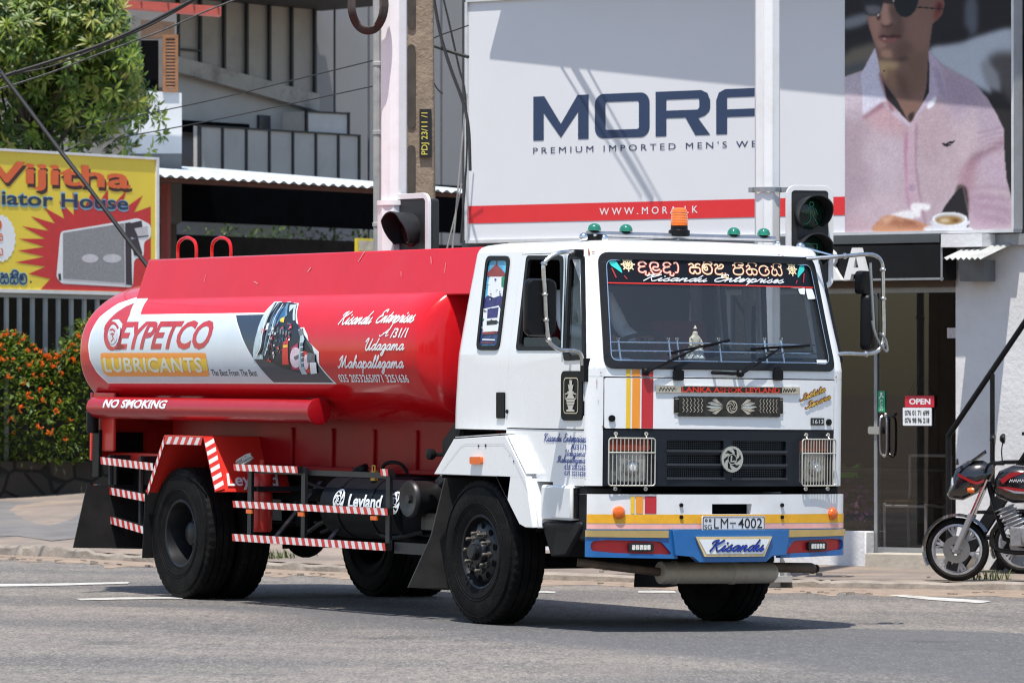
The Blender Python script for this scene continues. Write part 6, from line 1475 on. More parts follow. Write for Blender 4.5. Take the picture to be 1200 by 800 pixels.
m = MB(); m.sheet([(uG0, vG1 - .0), (uG1, vG1), (uG1, vG1 + .06), (uG0, vG1 + .06)], [], FAC.map, th=.1, off=.05); child(m.build('lintel_strip', M('lintel_brown', (.10, .07, .05), .7, var=.2)), shop)
m = MB(); a, b = FAC.on(1106, 384), FAC.on(1119, 396); m.sheet([(a[0], b[1]), (b[0], b[1]), (b[0], a[1]), (a[0], a[1])], [], FAC.map, th=.01, off=-.06); m2 = child(m.build('alarm_notice', M('notice_pale', (.5, .45, .45), .5, var=.4, scale=60)), shop)

# hanging open sign
os_ = MB(); a, b = FAC.on(1057.5, 463.5), FAC.on(1091.5, 477); os_.mat(0); os_.sheet([(a[0], b[1]), (b[0], b[1]), (b[0], a[1]), (a[0], a[1])], [], FAC.map, th=.01, off=-.045)
os_.mat(1); w_, h_ = b[0] - a[0], a[1] - b[1]; os_.text('OPEN', (a[0] + w_ * .15, b[0] - w_ * .12, b[1] + h_ * .24, a[1] - h_ * .24), FAC.map, off=-.043, bold=.03)
c, d = FAC.on(1055, 477.5), FAC.on(1088.5, 498.5); os_.mat(1); os_.sheet([(c[0], d[1]), (d[0], d[1]), (d[0], c[1]), (c[0], c[1])], [], FAC.map, th=.01, off=-.046)
os_.mat(2); w2, h2 = d[0] - c[0], c[1] - d[1]
os_.text('076 01 71 699', (c[0] + w2 * .07, d[0] - w2 * .07, d[1] + h2 * .56, d[1] + h2 * .86), FAC.map, off=-.044, bold=.03); os_.text('076 98 96 218', (c[0] + w2 * .07, d[0] - w2 * .07, d[1] + h2 * .14, d[1] + h2 * .44), FAC.map, off=-.044, bold=.03)
t = FAC.on(1074, 435); os_.mat(2); os_.tube([FAC.map(a[0] + w_ * .1, a[1], -.05), FAC.map(*t, -.05), FAC.map(b[0] - w_ * .1, a[1], -.05)], .002, 4)
os_.build('open_sign', [M('open_red', (.55, .02, .04), .4, var=.05), stk_w, stk_k], recalc=False); tag(bpy.context.scene.objects['open_sign'], 'red and white OPEN notice with two phone numbers hanging on the glass door', 'sign')

# things inside the shop
def at_in(px, py, h): u, v = FAC.on(px, py, h); return FAC.map(u, 0.10, h)
c = at_in(1075, 600, -1.2); tb = empty('counter_table', 'low table with a dark cloth inside the shop window', 'table', c, (0, 0, R(-35)))
m = MB(); m.box(-1.6, .5, -.35, .35, .74, .78); m.build('table_top', M('table_dark', (.05, .045, .04), .4, var=.2), tb, bevel=.01)
m = MB(); m.box(-1.55, .45, .33, .34, .25, .74); m.build('cloth', M('cloth_grey', (.16, .16, .16), .9, var=.2), tb)
for x in (-1.5, .4):
    for y in (-.3, .3): m = MB(); m.box(x - .03, x + .03, y - .03, y + .03, 0, .74); m.build('leg', blackp, tb)
c = at_in(1075, 640, -.55); ch = empty('chair', 'pale tubular frame chair standing behind the glass door', 'chair', c, (0, 0, R(-35)))
tubem = M('tube_white', (.62, .61, .58), .4, var=.1)
for x in (-.22, .22):
    m = MB(); m.tube(catmull([(x * 1.0, -.22, 0), (x, -.22, .4), (x, -.2, .46), (x, .2, .46), (x, .24, .9)], 4), .014, 6); m.build('frame', tubem, ch)
    m = MB(); m.tube([(x, .22, 0), (x, .2, .46)], .014, 6); m.build('leg', tubem, ch)
m = MB(); m.tube([(-.22, -.22, .44), (.22, -.22, .44)], .014, 6); m.tube([(-.22, .24, .9), (.22, .24, .9)], .014, 6); m.build('crossbar', tubem, ch)
m = MB(); m.box(-.24, .24, -.22, .22, .465, .50); m.build('seat', M('seat_brown', (.08, .05, .03), .7, var=.2), ch, bevel=.015)
def flowers(px, py, h, label):
    c = at_in(px, 640, h); r_ = empty('potted_flowers', label, 'plant', c)
    m = MB(); m.lathe([(0, 0), (.12, 0), (.17, .28), (.18, .30), (.15, .30), (.14, .26), (0, .26)], (0, 0, 0), (0, 0, 1), 20); m.build('pot', M('pot_ochre', (.30, .20, .05), .7, var=.2), r_)
    m = MB()
    for k in range(420):
        a = random.uniform(0, 6.28); rad = random.uniform(0, .24); z = .42 + random.gauss(0, .09); p = Vector((rad * cos(a), rad * sin(a), z)); s_ = .028
        n1 = Vector((random.gauss(0, 1), random.gauss(0, 1), random.gauss(0, 1))).normalized(); n2 = n1.orthogonal().normalized(); m.mat(0 if k % 3 else 1); m.add([p - n1 * s_, p - n2 * s_, p + n1 * s_, p + n2 * s_], [(0, 1, 2, 3)])
    m.build('blossom', [M('flower_mauve', (.26, .09, .26), .8, var=.3), M('leaf_dark', (.03, .06, .02), .7, var=.3)], r_, recalc=False)
flowers(1003, 590, -.45, 'pot of mauve flowers behind the glass next to the truck bumper')
c = at_in(989, 560, -.9)
m = MB(); u, v = FAC.on(990, 552, -.9); m.sheet([(u - .16, v - .06), (u + .14, v - .06), (u + .16, v + .08), (u + .02, v + .02), (u - .14, v + .09)], [], FAC.map, th=.12, off=-.9); tag(m.build('green_bag', M('bag_green', (.16, .55, .04), .5, var=.2), bevel=.01), 'bright green folded bag on the table behind the shop glass', 'bag')

# ---- billboard with the lettered half and the portrait half
BB = Plane(FAC.map(0, 0, .16), EF)
bu0, bu1, bu2 = BB.on(549.5, 150)[0], BB.on(990.5, 150)[0], BB.on(1187, 150)[0]
bv0, bv1 = BB.on(549.5, 281.5)[1], BB.on(549.5, 3)[1]
bill = empty('billboard', 'large white billboard lettered MORA joined to a portrait in a pink shirt', 'billboard', BB.map(bu0, bv0, 0)); bpy.context.view_layer.update()
vin = M('billboard_vinyl', (.66, .67, .70), .5, var=.02, scale=.8, bump=.12, bscale=1.1)
m = MB(); m.sheet([(bu0, bv0), (bu1, bv0), (bu1, bv1), (bu0, bv1)], [], BB.map, th=.12); child(m.build('white_panel', vin), bill)
m = MB()
fr = M('frame_silver', (.62, .63, .65), .4, .4, var=.1)
for L in ([(bu0 - .02, bv0 - .03), (bu2 + .02, bv0 - .03), (bu2 + .02, bv0), (bu0 - .02, bv0)], [(bu0 - .02, bv1), (bu2 + .02, bv1), (bu2 + .02, bv1 + .04), (bu0 - .02, bv1 + .04)], [(bu0 - .03, bv0), (bu0, bv0), (bu0, bv1), (bu0 - .03, bv1)], [(bu2, bv0), (bu2 + .025, bv0), (bu2 + .025, bv1), (bu2, bv1)]): m.sheet(L, [], BB.map, th=.16, off=.03)
child(m.build('frame', fr), bill)
m = MB()
for u in frange(bu0 + .3, bu2, .9): m.box(0, 0, 0, 0, 0, 0) if False else m.prism([BB.map(u, bv0 - .2, -.13), BB.map(u + .06, bv0 - .2, -.13), BB.map(u + .06, bv1, -.13), BB.map(u, bv1, -.13)], BB.n * -.02)
child(m.build('support', black), bill)
sv0, sv1 = BB.on(550, 262)[1], BB.on(550, 241.5)[1]
m = MB(); m.mat(0); m.sheet([(bu0, sv0), (bu1, sv0), (bu1, sv1), (bu0, sv1)], [], BB.map, off=.004)
m.mat(1); p, q = BB.on(703, 252), BB.on(818, 248); hh = (sv1 - sv0); m.text('WWW.MORA.LK', (p[0], q[0], sv0 + hh * .30, sv0 + hh * .70), BB.map, off=.007, space=1.6)
child(m.build('red_stripe', [M('print_red', (.66, .025, .03), .5, var=.03), stk_w]), bill)
m = MB(); navy = M('print_navy', (.022, .042, .10), .5, var=.04)
ml, mrr = BB.on(625, 165), BB.on(690, 163); vb_ = ml[1]; vt_ = BB.on(625, 113.5)[1]; H_ = vt_ - vb_
def ux(px): return BB.on(px, 140)[0]
a, b = ux(625.2), ux(690); w = b - a; st_ = w * .19
m.sheet([(a, vb_), (a + st_, vb_), (a + st_, vb_ + H_ * .62), (a + w * .5, vb_ + 0.02), (b - st_, vb_ + H_ * .62), (b - st_, vb_), (b, vb_), (b, vt_), (b - st_ * 1.05, vt_), (a + w * .5, vb_ + H_ * .36), (a + st_ * 1.05, vt_), (a, vt_)], [], BB.map, off=.004)
a, b = ux(697.3), ux(761.5); th_ = H_ * .185; m.sheet(rr(a, b, vb_, vt_, .10, 6), [rr(a + st_, b - st_, vb_ + th_, vt_ - th_, .02, 3)], BB.map, off=.004)
a, b = ux(768.5), ux(832.5); w = b - a
m.sheet([(a, vb_), (a + st_, vb_), (a + st_, vb_ + H_ * .40), (a + w * .55, vb_ + H_ * .40), (b - w * .27, vb_), (b, vb_), (b - w * .22, vb_ + H_ * .38), (b - .06, vb_ + H_ * .43), (b - .012, vb_ + H_ * .52), (b, vb_ + H_ * .60), (b, vt_ - .10), (b - .03, vt_ - .03), (b - .10, vt_), (a, vt_)], [[(a + st_, vb_ + H_ * .57), (b - st_ - .02, vb_ + H_ * .57), (b - st_, vb_ + H_ * .62), (b - st_, vt_ - th_ - .01), (b - st_ - .01, vt_ - th_), (a + st_, vt_ - th_)]], BB.map, off=.004)
a, b = ux(839.5), ux(904); w = b - a
m.sheet([(a, vb_), (a + st_, vb_), (a + st_, vb_ + H_ * .38), (b - st_, vb_ + H_ * .38), (b - st_, vb_), (b, vb_), (b, vt_ - .10), (b - .03, vt_ - .03), (b - .10, vt_), (a + .10, vt_), (a + .03, vt_ - .03), (a, vt_ - .10)], [[(a + st_, vb_ + H_ * .55), (b - st_, vb_ + H_ * .55), (b - st_, vt_ - th_), (a + st_, vt_ - th_)]], BB.map, off=.004)
child(m.build('brand_lettering', navy), bill)
m = MB(); p = BB.on(625, 180.5); t_ = BB.on(625, 173)[1]; m.text("PREMIUM IMPORTED MEN'S WEAR", (p[0], ux(911), p[1], t_), BB.map, off=.004, space=1.5); child(m.build('tagline_lettering', navy), bill)
def z7(x, y): return (980 + x / 2.759, y / 2.759)
# the portrait is a printed photograph: painted softly on a fine grid of the flat panel
import numpy as np
def print_portrait():
    NU, NV = 230, 330
    uu = np.linspace(bu1, bu2, NU); vv = np.linspace(bv0, bv1, NV); Ug, Vg = np.meshgrid(uu, vv)
    P = BB.P; wx = P.x + BB.e.x * Ug; wy = P.y + BB.e.y * Ug; wz = P.z + Vg - CAMZ
    dy = wy * cos(PITCH) + wz * sin(PITCH); dz = -wy * sin(PITCH) + wz * cos(PITCH)
    X = (600 + FPX * wx / dy - 980) * 2.759; Y = (400 - FPX * dz / dy) * 2.759
    def blur(a, s):
        if s <= 0: return a
        k = max(1, int(s * 3)); x = np.arange(-k, k + 1); g = np.exp(-x * x / (2 * s * s)); g /= g.sum()
        a = np.pad(a, ((k, k), (k, k)), mode='edge')
        a = np.apply_along_axis(lambda r: np.convolve(r, g, 'valid'), 0, a); return np.apply_along_axis(lambda r: np.convolve(r, g, 'valid'), 1, a)
    def inside(L):
        m = np.zeros(X.shape, bool); n = len(L)
        for i in range(n):
            x0, y0 = L[i]; x1, y1 = L[(i + 1) % n]
            if y0 == y1: continue
            c = ((Y > y0) != (Y > y1)) & (X < (x1 - x0) * (Y - y0) / (y1 - y0) + x0); m ^= c
        return m.astype(float)
    img = np.zeros(X.shape + (3,)) + np.array([36, 34, 38.])
    def put(L, col, s=.8, a=1.0, smooth=True, clip=None):
        if smooth: L = [(p.x, p.y) for p in catmull([(x, y, 0) for x, y in L], 5, closed=True)]
        m = blur(inside(L), s) * a
        if clip is not None: m = m * clip
        img[:] = img * (1 - m[..., None]) + np.array(col, float) * m[..., None]
        return m
    A = lambda L: [(13.8 + x * .3103, y * .3103) for x, y in L]; B = lambda L: [(13.8 + x * .69, 220.7 + y * .69) for x, y in L]
    # blurred street behind him
    put(A([(50, 200), (290, 140), (290, 240), (50, 310)]), (128, 134, 140), 3); put(A([(60, 560), (220, 480), (400, 470), (400, 800), (50, 800)]), (116, 108, 96), 4); put(A([(40, 700), (300, 640), (300, 720), (40, 790)]), (80, 84, 88), 4)
    put([(305, 155), (440, 122), (580, 92), (580, 190), (510, 205), (530, 300), (470, 290), (380, 240), (320, 200)], (188, 196, 206), 3); put([(490, 190), (580, 180), (580, 330), (540, 300)], (88, 84, 84), 5); put([(500, 280), (545, 330), (580, 420), (580, 760), (555, 640)], (40, 38, 40), 2)
    put([(420, 0), (455, 2), (456, 100), (420, 108)], (92, 98, 108), 3); put([(470, 200), (520, 230), (530, 290), (490, 280)], (150, 152, 156), 3); put([(340, 100), (420, 90), (420, 130), (330, 140)], (30, 30, 34), 4)
    # face and neck
    face = A([(255, -200), (275, 150), (300, 290), (345, 430), (378, 510), (372, 600), (380, 720), (440, 840), (600, 1060), (725, 1300), (860, 1080), (900, 900), (920, 560), (960, 260), (1060, 160), (1090, 40), (1000, -200)])
    fm = blur(inside(face), .8); put(face, (128, 99, 89), .8, smooth=False)
    def fp(L, c, s, a=1.0): put(A(L), c, s, a, True, fm)
    fp([(260, -60), (280, 160), (310, 310), (360, 450), (400, 520), (470, 470), (400, 400), (430, 300), (420, 180), (480, 60), (470, -60)], (176, 132, 116), 3); fp([(440, 60), (500, 40), (515, 140), (520, 240), (470, 270), (430, 240)], (186, 144, 128), 2)
    fp([(520, 60), (640, 180), (660, 360), (560, 420), (520, 300), (590, 230), (530, 150)], (98, 74, 68), 3, .85); fp([(700, 120), (930, 140), (930, 400), (820, 560), (720, 420)], (138, 106, 93), 5); fp([(640, 420), (760, 520), (640, 620), (560, 560)], (106, 82, 72), 4)
    fp([(430, 530), (520, 520), (540, 600), (470, 625), (430, 590)], (184, 142, 118), 2); fp([(400, 430), (470, 420), (480, 480), (420, 500)], (178, 136, 116), 2); fp([(430, 610), (560, 625), (680, 590), (720, 640), (560, 640), (440, 630)], (66, 50, 46), 2)
    fp([(380, 640), (560, 640), (620, 680), (520, 760), (480, 830), (410, 760)], (188, 158, 118), 3); fp([(640, 640), (880, 560), (900, 800), (820, 960), (700, 1020), (640, 860), (680, 740)], (118, 92, 78), 5); fp([(480, 720), (560, 760), (600, 940), (520, 880)], (142, 110, 88), 3); fp([(600, 760), (680, 820), (720, 1020), (620, 960)], (100, 76, 64), 4)
    fp([(396, 392), (440, 368), (500, 374), (560, 366), (650, 378), (600, 398), (480, 400), (420, 396)], (78, 40, 42), 1.2); fp([(410, 398), (480, 404), (600, 400), (560, 440), (480, 452), (430, 430)], (148, 96, 92), 1.2); fp([(440, 398), (476, 404), (470, 416), (446, 410)], (214, 178, 172), .7)
    fp([(420, 250), (446, 262), (500, 272), (560, 240), (520, 290), (450, 286)], (88, 58, 52), 1.2, .9); fp([(480, 300), (510, 300), (505, 350), (485, 350)], (120, 86, 76), 1.5); fp([(1000, 20), (1080, 40), (1060, 130), (1010, 220), (980, 160)], (128, 66, 62), 2); fp([(1020, 40), (1060, 60), (1030, 130), (1010, 110)], (84, 42, 42), 1.5)
    fp([(380, 170), (420, 160), (412, 205), (388, 210)], (76, 52, 48), 1.2)
    put(A([(210, -60), (450, -60), (440, 60), (400, 150), (320, 168), (260, 140), (232, 60)]), (44, 44, 50), .8); put(A([(270, 60), (420, 70), (410, 140), (330, 165), (280, 140)]), (112, 112, 118), 2); put(A([(560, -60), (800, -60), (790, 90), (720, 170), (640, 172), (580, 110)]), (30, 36, 40), .8)
    put(A([(450, -20), (560, -20), (560, 40), (450, 30)]), (60, 50, 50), 1); put(A([(800, 70), (1090, 95), (1090, 104), (800, 84)]), (40, 34, 34), .5, smooth=False); put(A([(388, 150), (402, 150), (402, 170), (388, 172)]), (230, 228, 220), .6); put(A([(548, 4), (560, 4), (558, 22), (548, 22)]), (235, 232, 225), .6)
    put(A([(452, 734), (462, 734), (462, 746), (452, 746)]), (60, 40, 34), .5)
    # shirt
    shirt = [(20, 252), (88, 228), (126, 155), (165, 322), (240, 400), (302, 300), (300, 165), (345, 212), (440, 262), (490, 318), (520, 370), (543, 420), (545, 500), (552, 580), (571, 650), (580, 760), (430, 760), (428, 690), (410, 600), (395, 610), (350, 670), (310, 760), (20, 760)]
    sm_ = blur(inside(shirt), .8); put(shirt, (186, 166, 176), .8, smooth=False)
    def sp(L, c, s, a=1.0, f=B): put(f(L), c, s, a, True, sm_)
    sp([(20, 30), (100, 20), (120, 230), (60, 260), (20, 200)], (208, 196, 208), 6, .8); sp([(20, 240), (120, 230), (110, 420), (160, 560), (60, 760), (20, 760)], (164, 146, 158), 9, .7); sp([(110, 220), (200, 160), (330, 270), (300, 330), (180, 300)], (198, 158, 165), 6, .6); sp([(140, 340), (280, 330), (290, 480), (200, 640), (150, 560)], (196, 182, 194), 9, .7)
    sp([(60, 640), (260, 600), (320, 690), (200, 720), (60, 760)], (204, 184, 194), 8, .7); sp([(20, 690), (120, 700), (140, 760), (20, 760)], (196, 164, 174), 6, .6)
    sp([(340, 260), (470, 150), (520, 250), (460, 420), (370, 420)], (182, 160, 166), 8, .6); sp([(480, 20), (620, 60), (650, 200), (560, 260), (500, 160)], (168, 152, 172), 8, .8); sp([(560, 250), (640, 170), (640, 330), (580, 470), (480, 560), (430, 520), (540, 400)], (196, 180, 186), 7, .7); sp([(400, 440), (520, 420), (560, 520), (440, 680), (380, 620)], (184, 164, 172), 8, .7)
    sp([(620, 410), (700, 370), (760, 330), (770, 360), (680, 410), (600, 480)], (142, 112, 126), 3, .9); sp([(650, 150), (740, 220), (765, 300), (680, 330), (650, 260)], (176, 160, 178), 6, .8); sp([(570, 470), (640, 420), (620, 560), (590, 700), (560, 560)], (168, 130, 144), 5, .8); sp([(650, 440), (760, 420), (770, 560), (690, 520)], (188, 166, 186), 6, .7); sp([(610, 600), (700, 590), (790, 640), (790, 720), (640, 730)], (168, 138, 160), 6, .6)
    for k in range(9):
        sp([(640 + k * 5, 300 + k * 12), (700, 290 + k * 10), (760, 270 + k * 13), (765, 276 + k * 13), (700, 300 + k * 10), (645 + k * 5, 306 + k * 12)], ((150, 124, 140), (198, 182, 194))[k % 2], 1.6, .5)
    for k in range(7):
        sp([(600 + k * 12, 560 + k * 22), (690, 548 + k * 24), (785, 560 + k * 26), (785, 568 + k * 26), (690, 560 + k * 24), (604 + k * 12, 568 + k * 22)], ((146, 116, 136), (200, 178, 192))[k % 2], 2, .35)
    rs = np.random.RandomState(3)
    for k in range(46):
        x, y = rs.uniform(30, 600), rs.uniform(180, 740); ln, w = rs.uniform(50, 150), rs.uniform(3, 11); t = rs.normal(1.5, .35); c = (205, 190, 200) if k % 2 else (152, 130, 142)
        dx, dyy = cos(t) * ln, sin(t) * ln; sp([(x, y), (x + dx * .5 + w, y + dyy * .5), (x + dx, y + dyy), (x + dx * .5 - w, y + dyy * .5)], c, 3, .30)
    sp([(545, 560), (590, 560), (600, 640), (590, 700), (548, 700)], (62, 52, 48), 1.5); sp([(552, 590), (580, 600), (580, 650), (556, 650)], (112, 92, 78), 2)
    # collar, placket, button, mark
    sp([(100, 20), (172, -95), (186, 50), (232, 190), (200, 160), (112, 222), (104, 120)], (214, 212, 228), 1.0, 1, B); sp([(112, 222), (200, 160), (216, 176), (150, 215), (118, 240)], (150, 108, 120), 2, .8); sp([(200, 160), (240, 190), (330, 250), (326, 276), (240, 210)], (196, 184, 200), 1.2); sp([(420, -70), (470, 0), (502, 146), (458, 128), (420, 160), (335, 250), (345, 215), (400, 120), (424, 20)], (192, 178, 198), 1.2); sp([(440, 0), (470, 20), (500, 140), (466, 128)], (168, 150, 172), 2, .8); sp([(412, 162), (452, 130), (440, 172), (410, 192)], (240, 240, 248), 1.2)
    put(B([(184, 40), (232, 190), (250, 196), (214, 120), (196, 40)]), (120, 62, 66), 2, .7); put(B([(320, 222), (346, 206), (340, 240), (326, 250)]), (50, 40, 38), 1.2)
    sp([(326, 270), (355, 262), (352, 420), (360, 540), (396, 740), (340, 740), (312, 560), (306, 420)], (192, 166, 180), 1.2); sp([(300, 380), (314, 300), (312, 540), (330, 660), (312, 600)], (176, 116, 146), 1.6, .9); sp([(352, 270), (362, 280), (358, 420), (372, 560), (402, 720), (394, 720), (362, 560), (348, 420)], (158, 130, 144), 1.2, .8)
    put(B(circ(336, 559, 15, n=16)), (150, 124, 146), .8); put(B(circ(336, 557, 12, n=16)), (188, 168, 188), .8); put(B(circ(336, 558, 4, n=8)), (120, 96, 116), .6)
    put(B([(472, 350), (494, 354), (512, 344), (538, 340), (528, 352), (508, 356), (522, 360), (500, 368), (486, 364)]), (28, 24, 28), .6, smooth=False)
    sp([(330, 640), (370, 632), (424, 640), (410, 668), (380, 664), (372, 700), (344, 690)], (242, 240, 244), 1.5); put(B([(230, 690), (300, 668), (344, 672), (340, 710), (250, 700)]), (238, 236, 240), 1.5)
    # hand and cup
    put(B([(160, 765), (196, 700), (240, 690), (300, 702), (360, 715), (416, 740), (416, 765)]), (196, 142, 112), 1.0); put(B([(200, 720), (240, 704), (300, 720), (400, 745), (300, 745)]), (160, 104, 80), 2.5, .8); put(B([(196, 705), (230, 695), (250, 705), (215, 730)]), (222, 178, 150), 2, .8); put(B([(300, 712), (350, 722), (352, 732), (300, 722)]), (128, 78, 60), 1.5, .7)
    put(B([(414, 738), (600, 744), (604, 770), (414, 770)]), (216, 216, 220), 1); put(B([(432, 714), (596, 712), (590, 745), (560, 765), (460, 765), (436, 742)]), (214, 216, 222), .8); put(B(circ(514, 707, 83, 33, n=28)), (236, 238, 242), .8); put(B(circ(514, 708, 72, 26, n=28)), (190, 190, 192), .8); put(B(circ(510, 712, 62, 20, n=24)), (152, 118, 72), 1.2); put(B(circ(490, 714, 26, 9, n=16)), (222, 208, 178), 2); put(B(circ(540, 714, 14, 6, n=16)), (96, 62, 30), 1.5)
    weave = blur(rs.normal(0, 1, X.shape), .6) + .8 * blur(rs.normal(0, 1, (X.shape[0], X.shape[1])), 1.4)
    img[:] = img * (1 + .018 * weave[..., None] * (1 + 1.2 * sm_[..., None])); c = np.clip(img / 255, 0, 1); c = np.where(c <= .04045, c / 12.92, ((c + .055) / 1.055) ** 2.4) * .93
    n = BB.n * .006; verts = [tuple(P + BB.e * float(u) + Vector((0, 0, float(v))) + n) for v in vv for u in uu]
    faces = [(j * NU + i, j * NU + i + 1, (j + 1) * NU + i + 1, (j + 1) * NU + i) for j in range(NV - 1) for i in range(NU - 1)]
    me = bpy.data.meshes.new('portrait_print'); me.from_pydata(verts, [], faces); at = me.color_attributes.new('print_colour', 'FLOAT_COLOR', 'POINT')
    at.data.foreach_set('color', np.concatenate([c.reshape(-1, 3), np.ones((NU * NV, 1))], 1).ravel().astype(np.float32))
    mt = bpy.data.materials.new('portrait_print'); mt.use_nodes = True; a = mt.node_tree.nodes.new('ShaderNodeAttribute'); a.attribute_name = 'print_colour'; p = mt.node_tree.nodes['Principled BSDF']; mt.node_tree.links.new(a.outputs['Color'], p.inputs['Base Color']); p.inputs['Roughness'].default_value = .5; p.inputs['Specular IOR Level'].default_value = .3
    me.materials.append(mt); o = bpy.data.objects.new('portrait_print', me); COL.objects.link(o); return o
m = MB(); m.sheet([(bu1, bv0), (bu2, bv0), (bu2, bv1), (bu1, bv1)], [], BB.map, th=.12, off=.002); PB = child(m.build('portrait_panel', black), bill); child(print_portrait(), bill)
# unseen slab and rods above the frame, added to throw shade on the panel
m = MB(); sn_, se_ = SUN_H.dot(BB.n), SUN_H.dot(BB.e); ce = se_ / sn_
def shade_pt(px, py, vt):
    u, v = BB.on(px, py); h = (vt - v) * sn_; return BB.map(u + h * ce, vt, h)
vt = bv1 + .45
P = [shade_pt(574, 70, vt), shade_pt(780, 92, vt), shade_pt(990, 113, vt), shade_pt(1186, 132, vt)]
bk = [BB.map(BB.on(1186, 100)[0] + .2, vt, .03), BB.map(BB.on(574, 100)[0] + .3, vt, .03)]
m.prism([Vector(p) for p in P + bk], (0, 0, .05)); child(m.build('shade_canopy', M('canopy_sheet_grey', (.4, .42, .45), .6, var=.1)), bill)
for (px0, px1, py1, r_) in ((606, 752, 232, .006), (622, 765, 236, .016), (640, 776, 240, .006)):
    ua = BB.on(px0, 60)[0]; ub, vb2 = BB.on(px1, py1); hb = (bv1 + .6 - vb2) * sn_
    m = MB(); m.tube([BB.map(ua, bv1 + .12, .02), BB.map(ub + hb * ce, bv1 + .6, hb)], r_, 8); child(m.build('shadow_rod', alu), bill)

# ---- traffic signal poles
polew = M('pole_white_paint', (.80, .81, .82), .4, var=.05, scale=3, coat=.2, dirt=(.4, .38, .35), dirt_amt=.35, dscale=3)
sigk = M('signal_black', (.016, .017, .019), .5, var=.2, scale=10)
sigw = M('signal_board_white', (.70, .71, .72), .45, var=.06, scale=6, dirt=(.45, .44, .42), dirt_amt=.3)
def signal_head(parent, c, yaw, lit, boardw=.40, boardh=.88, zs=(.20, -.12)):
    """two stacked lamps on a white-edged board; local -Y faces out"""
    Mx = Matrix.Translation(c) @ Matrix.Rotation(yaw, 4, 'Z')
    T = lambda p: Mx @ Vector(p)
    m = MB(T); bd = lambda x, z, h=0: Vector((x, -h, z))
    m.mat(0); m.sheet(rr(-boardw / 2, boardw / 2, -boardh / 2, boardh / 2, .08, 5), [rr(-boardw / 2 + .045, boardw / 2 - .045, -boardh / 2 + .045, boardh / 2 - .045, .03, 4)], bd, th=.03, off=.03)
    m.mat(1); m.sheet(rr(-boardw / 2 + .045, boardw / 2 - .045, -boardh / 2 + .045, boardh / 2 - .045, .03, 4), [], bd, th=.14, off=.024)
    child(m.build('signal_board', [sigw, sigk], bevel=.006), parent)
    for z, kind in ((zs[0], 'man'), (zs[1], 'digit')):
        R_ = .125
        m = MB(T); 
        rings = []
        for y0, rad in ((-.02, R_ + .014), (-.23, R_ + .026)):
            rings.append([(rad * sin(R(a)), y0 * (1.0 if abs(a) < 60 else max(.55, 1 - (abs(a) - 60) / 160)) , z + rad * cos(R(a))) for a in range(-140, 141, 10)])
        inner_ = [[(p[0] * .94, p[1], z + (p[2] - z) * .94) for p in r] for r in rings]
        m.loft([rings[0], rings[1], inner_[1], inner_[0]], cap=False, closed=False); child(m.build('visor', sigk, recalc=False), parent)
        m = MB(T); m.lathe([(R_ + .012, .02), (R_ + .012, .035), (R_, .04)], (0, 0, z), (0, -1, 0), 28); m.lathe([(R_, .03), (R_ * .7, .042), (0, .048)], (0, 0, z), (0, -1, 0), 28)
        child(m.build('lens', M('lens_dark_green', (.006, .022, .014), .15, var=.3, scale=30) if lit else M('lens_dark_red', (.03, .012, .010), .2, var=.3, scale=30)), parent)
        if lit:
            m = MB(T); f = lambda x, v, h=0: Vector((x, -.052 - h, z + v))
            if kind == 'man':
                for L in ([(.0, .055), (.02, .045), (.03, .0), (.018, -.03)], [(.0, .055), (-.025, .04), (-.04, .005), (-.045, -.01)], [(.03, .045), (.05, .02), (.058, -.012)], [(.018, -.03), (.04, -.06), (.06, -.09), (.045, -.095)], [(.0, -.03), (-.01, -.065), (-.045, -.095), (-.06, -.092)], [(-.005, .02), (.0, -.03)], [(.015, .0), (.018, -.03)]): m.ribbon(L, .005, f)
                m.ribbon(circ(.006, .075, .02, n=12), .007, f, close=True)
            else:
                m.ribbon([(-.055, .06), (.055, .06), (.055, -.09), (.02, -.09), (.02, .025), (-.055, .025)], .008, f, close=True)
            child(m.build('lit_symbol', M('signal_green_lit', (.015, .24, .13), .4, var=0, emit=.05)), parent)
def pole(name, label, base, h, r, taper=.9):
    e = empty(name, label, 'traffic signal', base); bpy.context.view_layer.update()
    m = MB(); n = 8
    m.loft([[Vector(base) + Vector((r * k * cos(2 * pi * (i + .5) / n), r * k * sin(2 * pi * (i + .5) / n), z)) for i in range(n)] for z, k in ((-.1, 1), (h, taper))])
    child(m.build('pole', polew, bevel=.012), e)
    m = MB(); B_ = Vector(base)
    m.box(B_.x - .2, B_.x + .2, B_.y - .2, B_.y + .2, B_.z - .02, B_.z + .03)
    for sx in (-1, 1):
        for sy in (-1, 1): m.lathe([(.02, .03), (.02, .08), (0, .08)], B_ + Vector((sx * .15, sy * .15, 0)), (0, 0, 1), 6); m.prism([B_ + Vector((sx * .10, sy * .10, .03)), B_ + Vector((sx * .18, sy * .18, .03)), B_ + Vector((sx * .10, sy * .10, .22))], (0.01, -.01, 0))
    child(m.build('base_plate', M('base_grey', (.35, .35, .34), .6, .3, var=.2)), e)
    return e
b2 = onpave(899.5, 678); tp2 = pole('signal_pole', 'tall white octagonal pole carrying the lit green pedestrian signal in front of the billboard', b2, 12.5, .118)
Y2 = b2.y
m = MB(); p = atY(899, 222, Y2 - .12)
for z in (p.z, p.z - 1.4): m.lathe([(.122, -.02), (.132, -.02), (.132, .02), (.122, .02)], (b2.x, b2.y, z), (0, 0, 1), 24, closed=True); m.box(b2.x + .10, b2.x + .24, Y2 - .06, Y2 - .02, z - .02, z + .02); m.box(b2.x - .16, b2.x - .11, Y2 - .03, Y2 + .03, z - .02, z + .02)
child(m.build('clamp', steel), tp2)
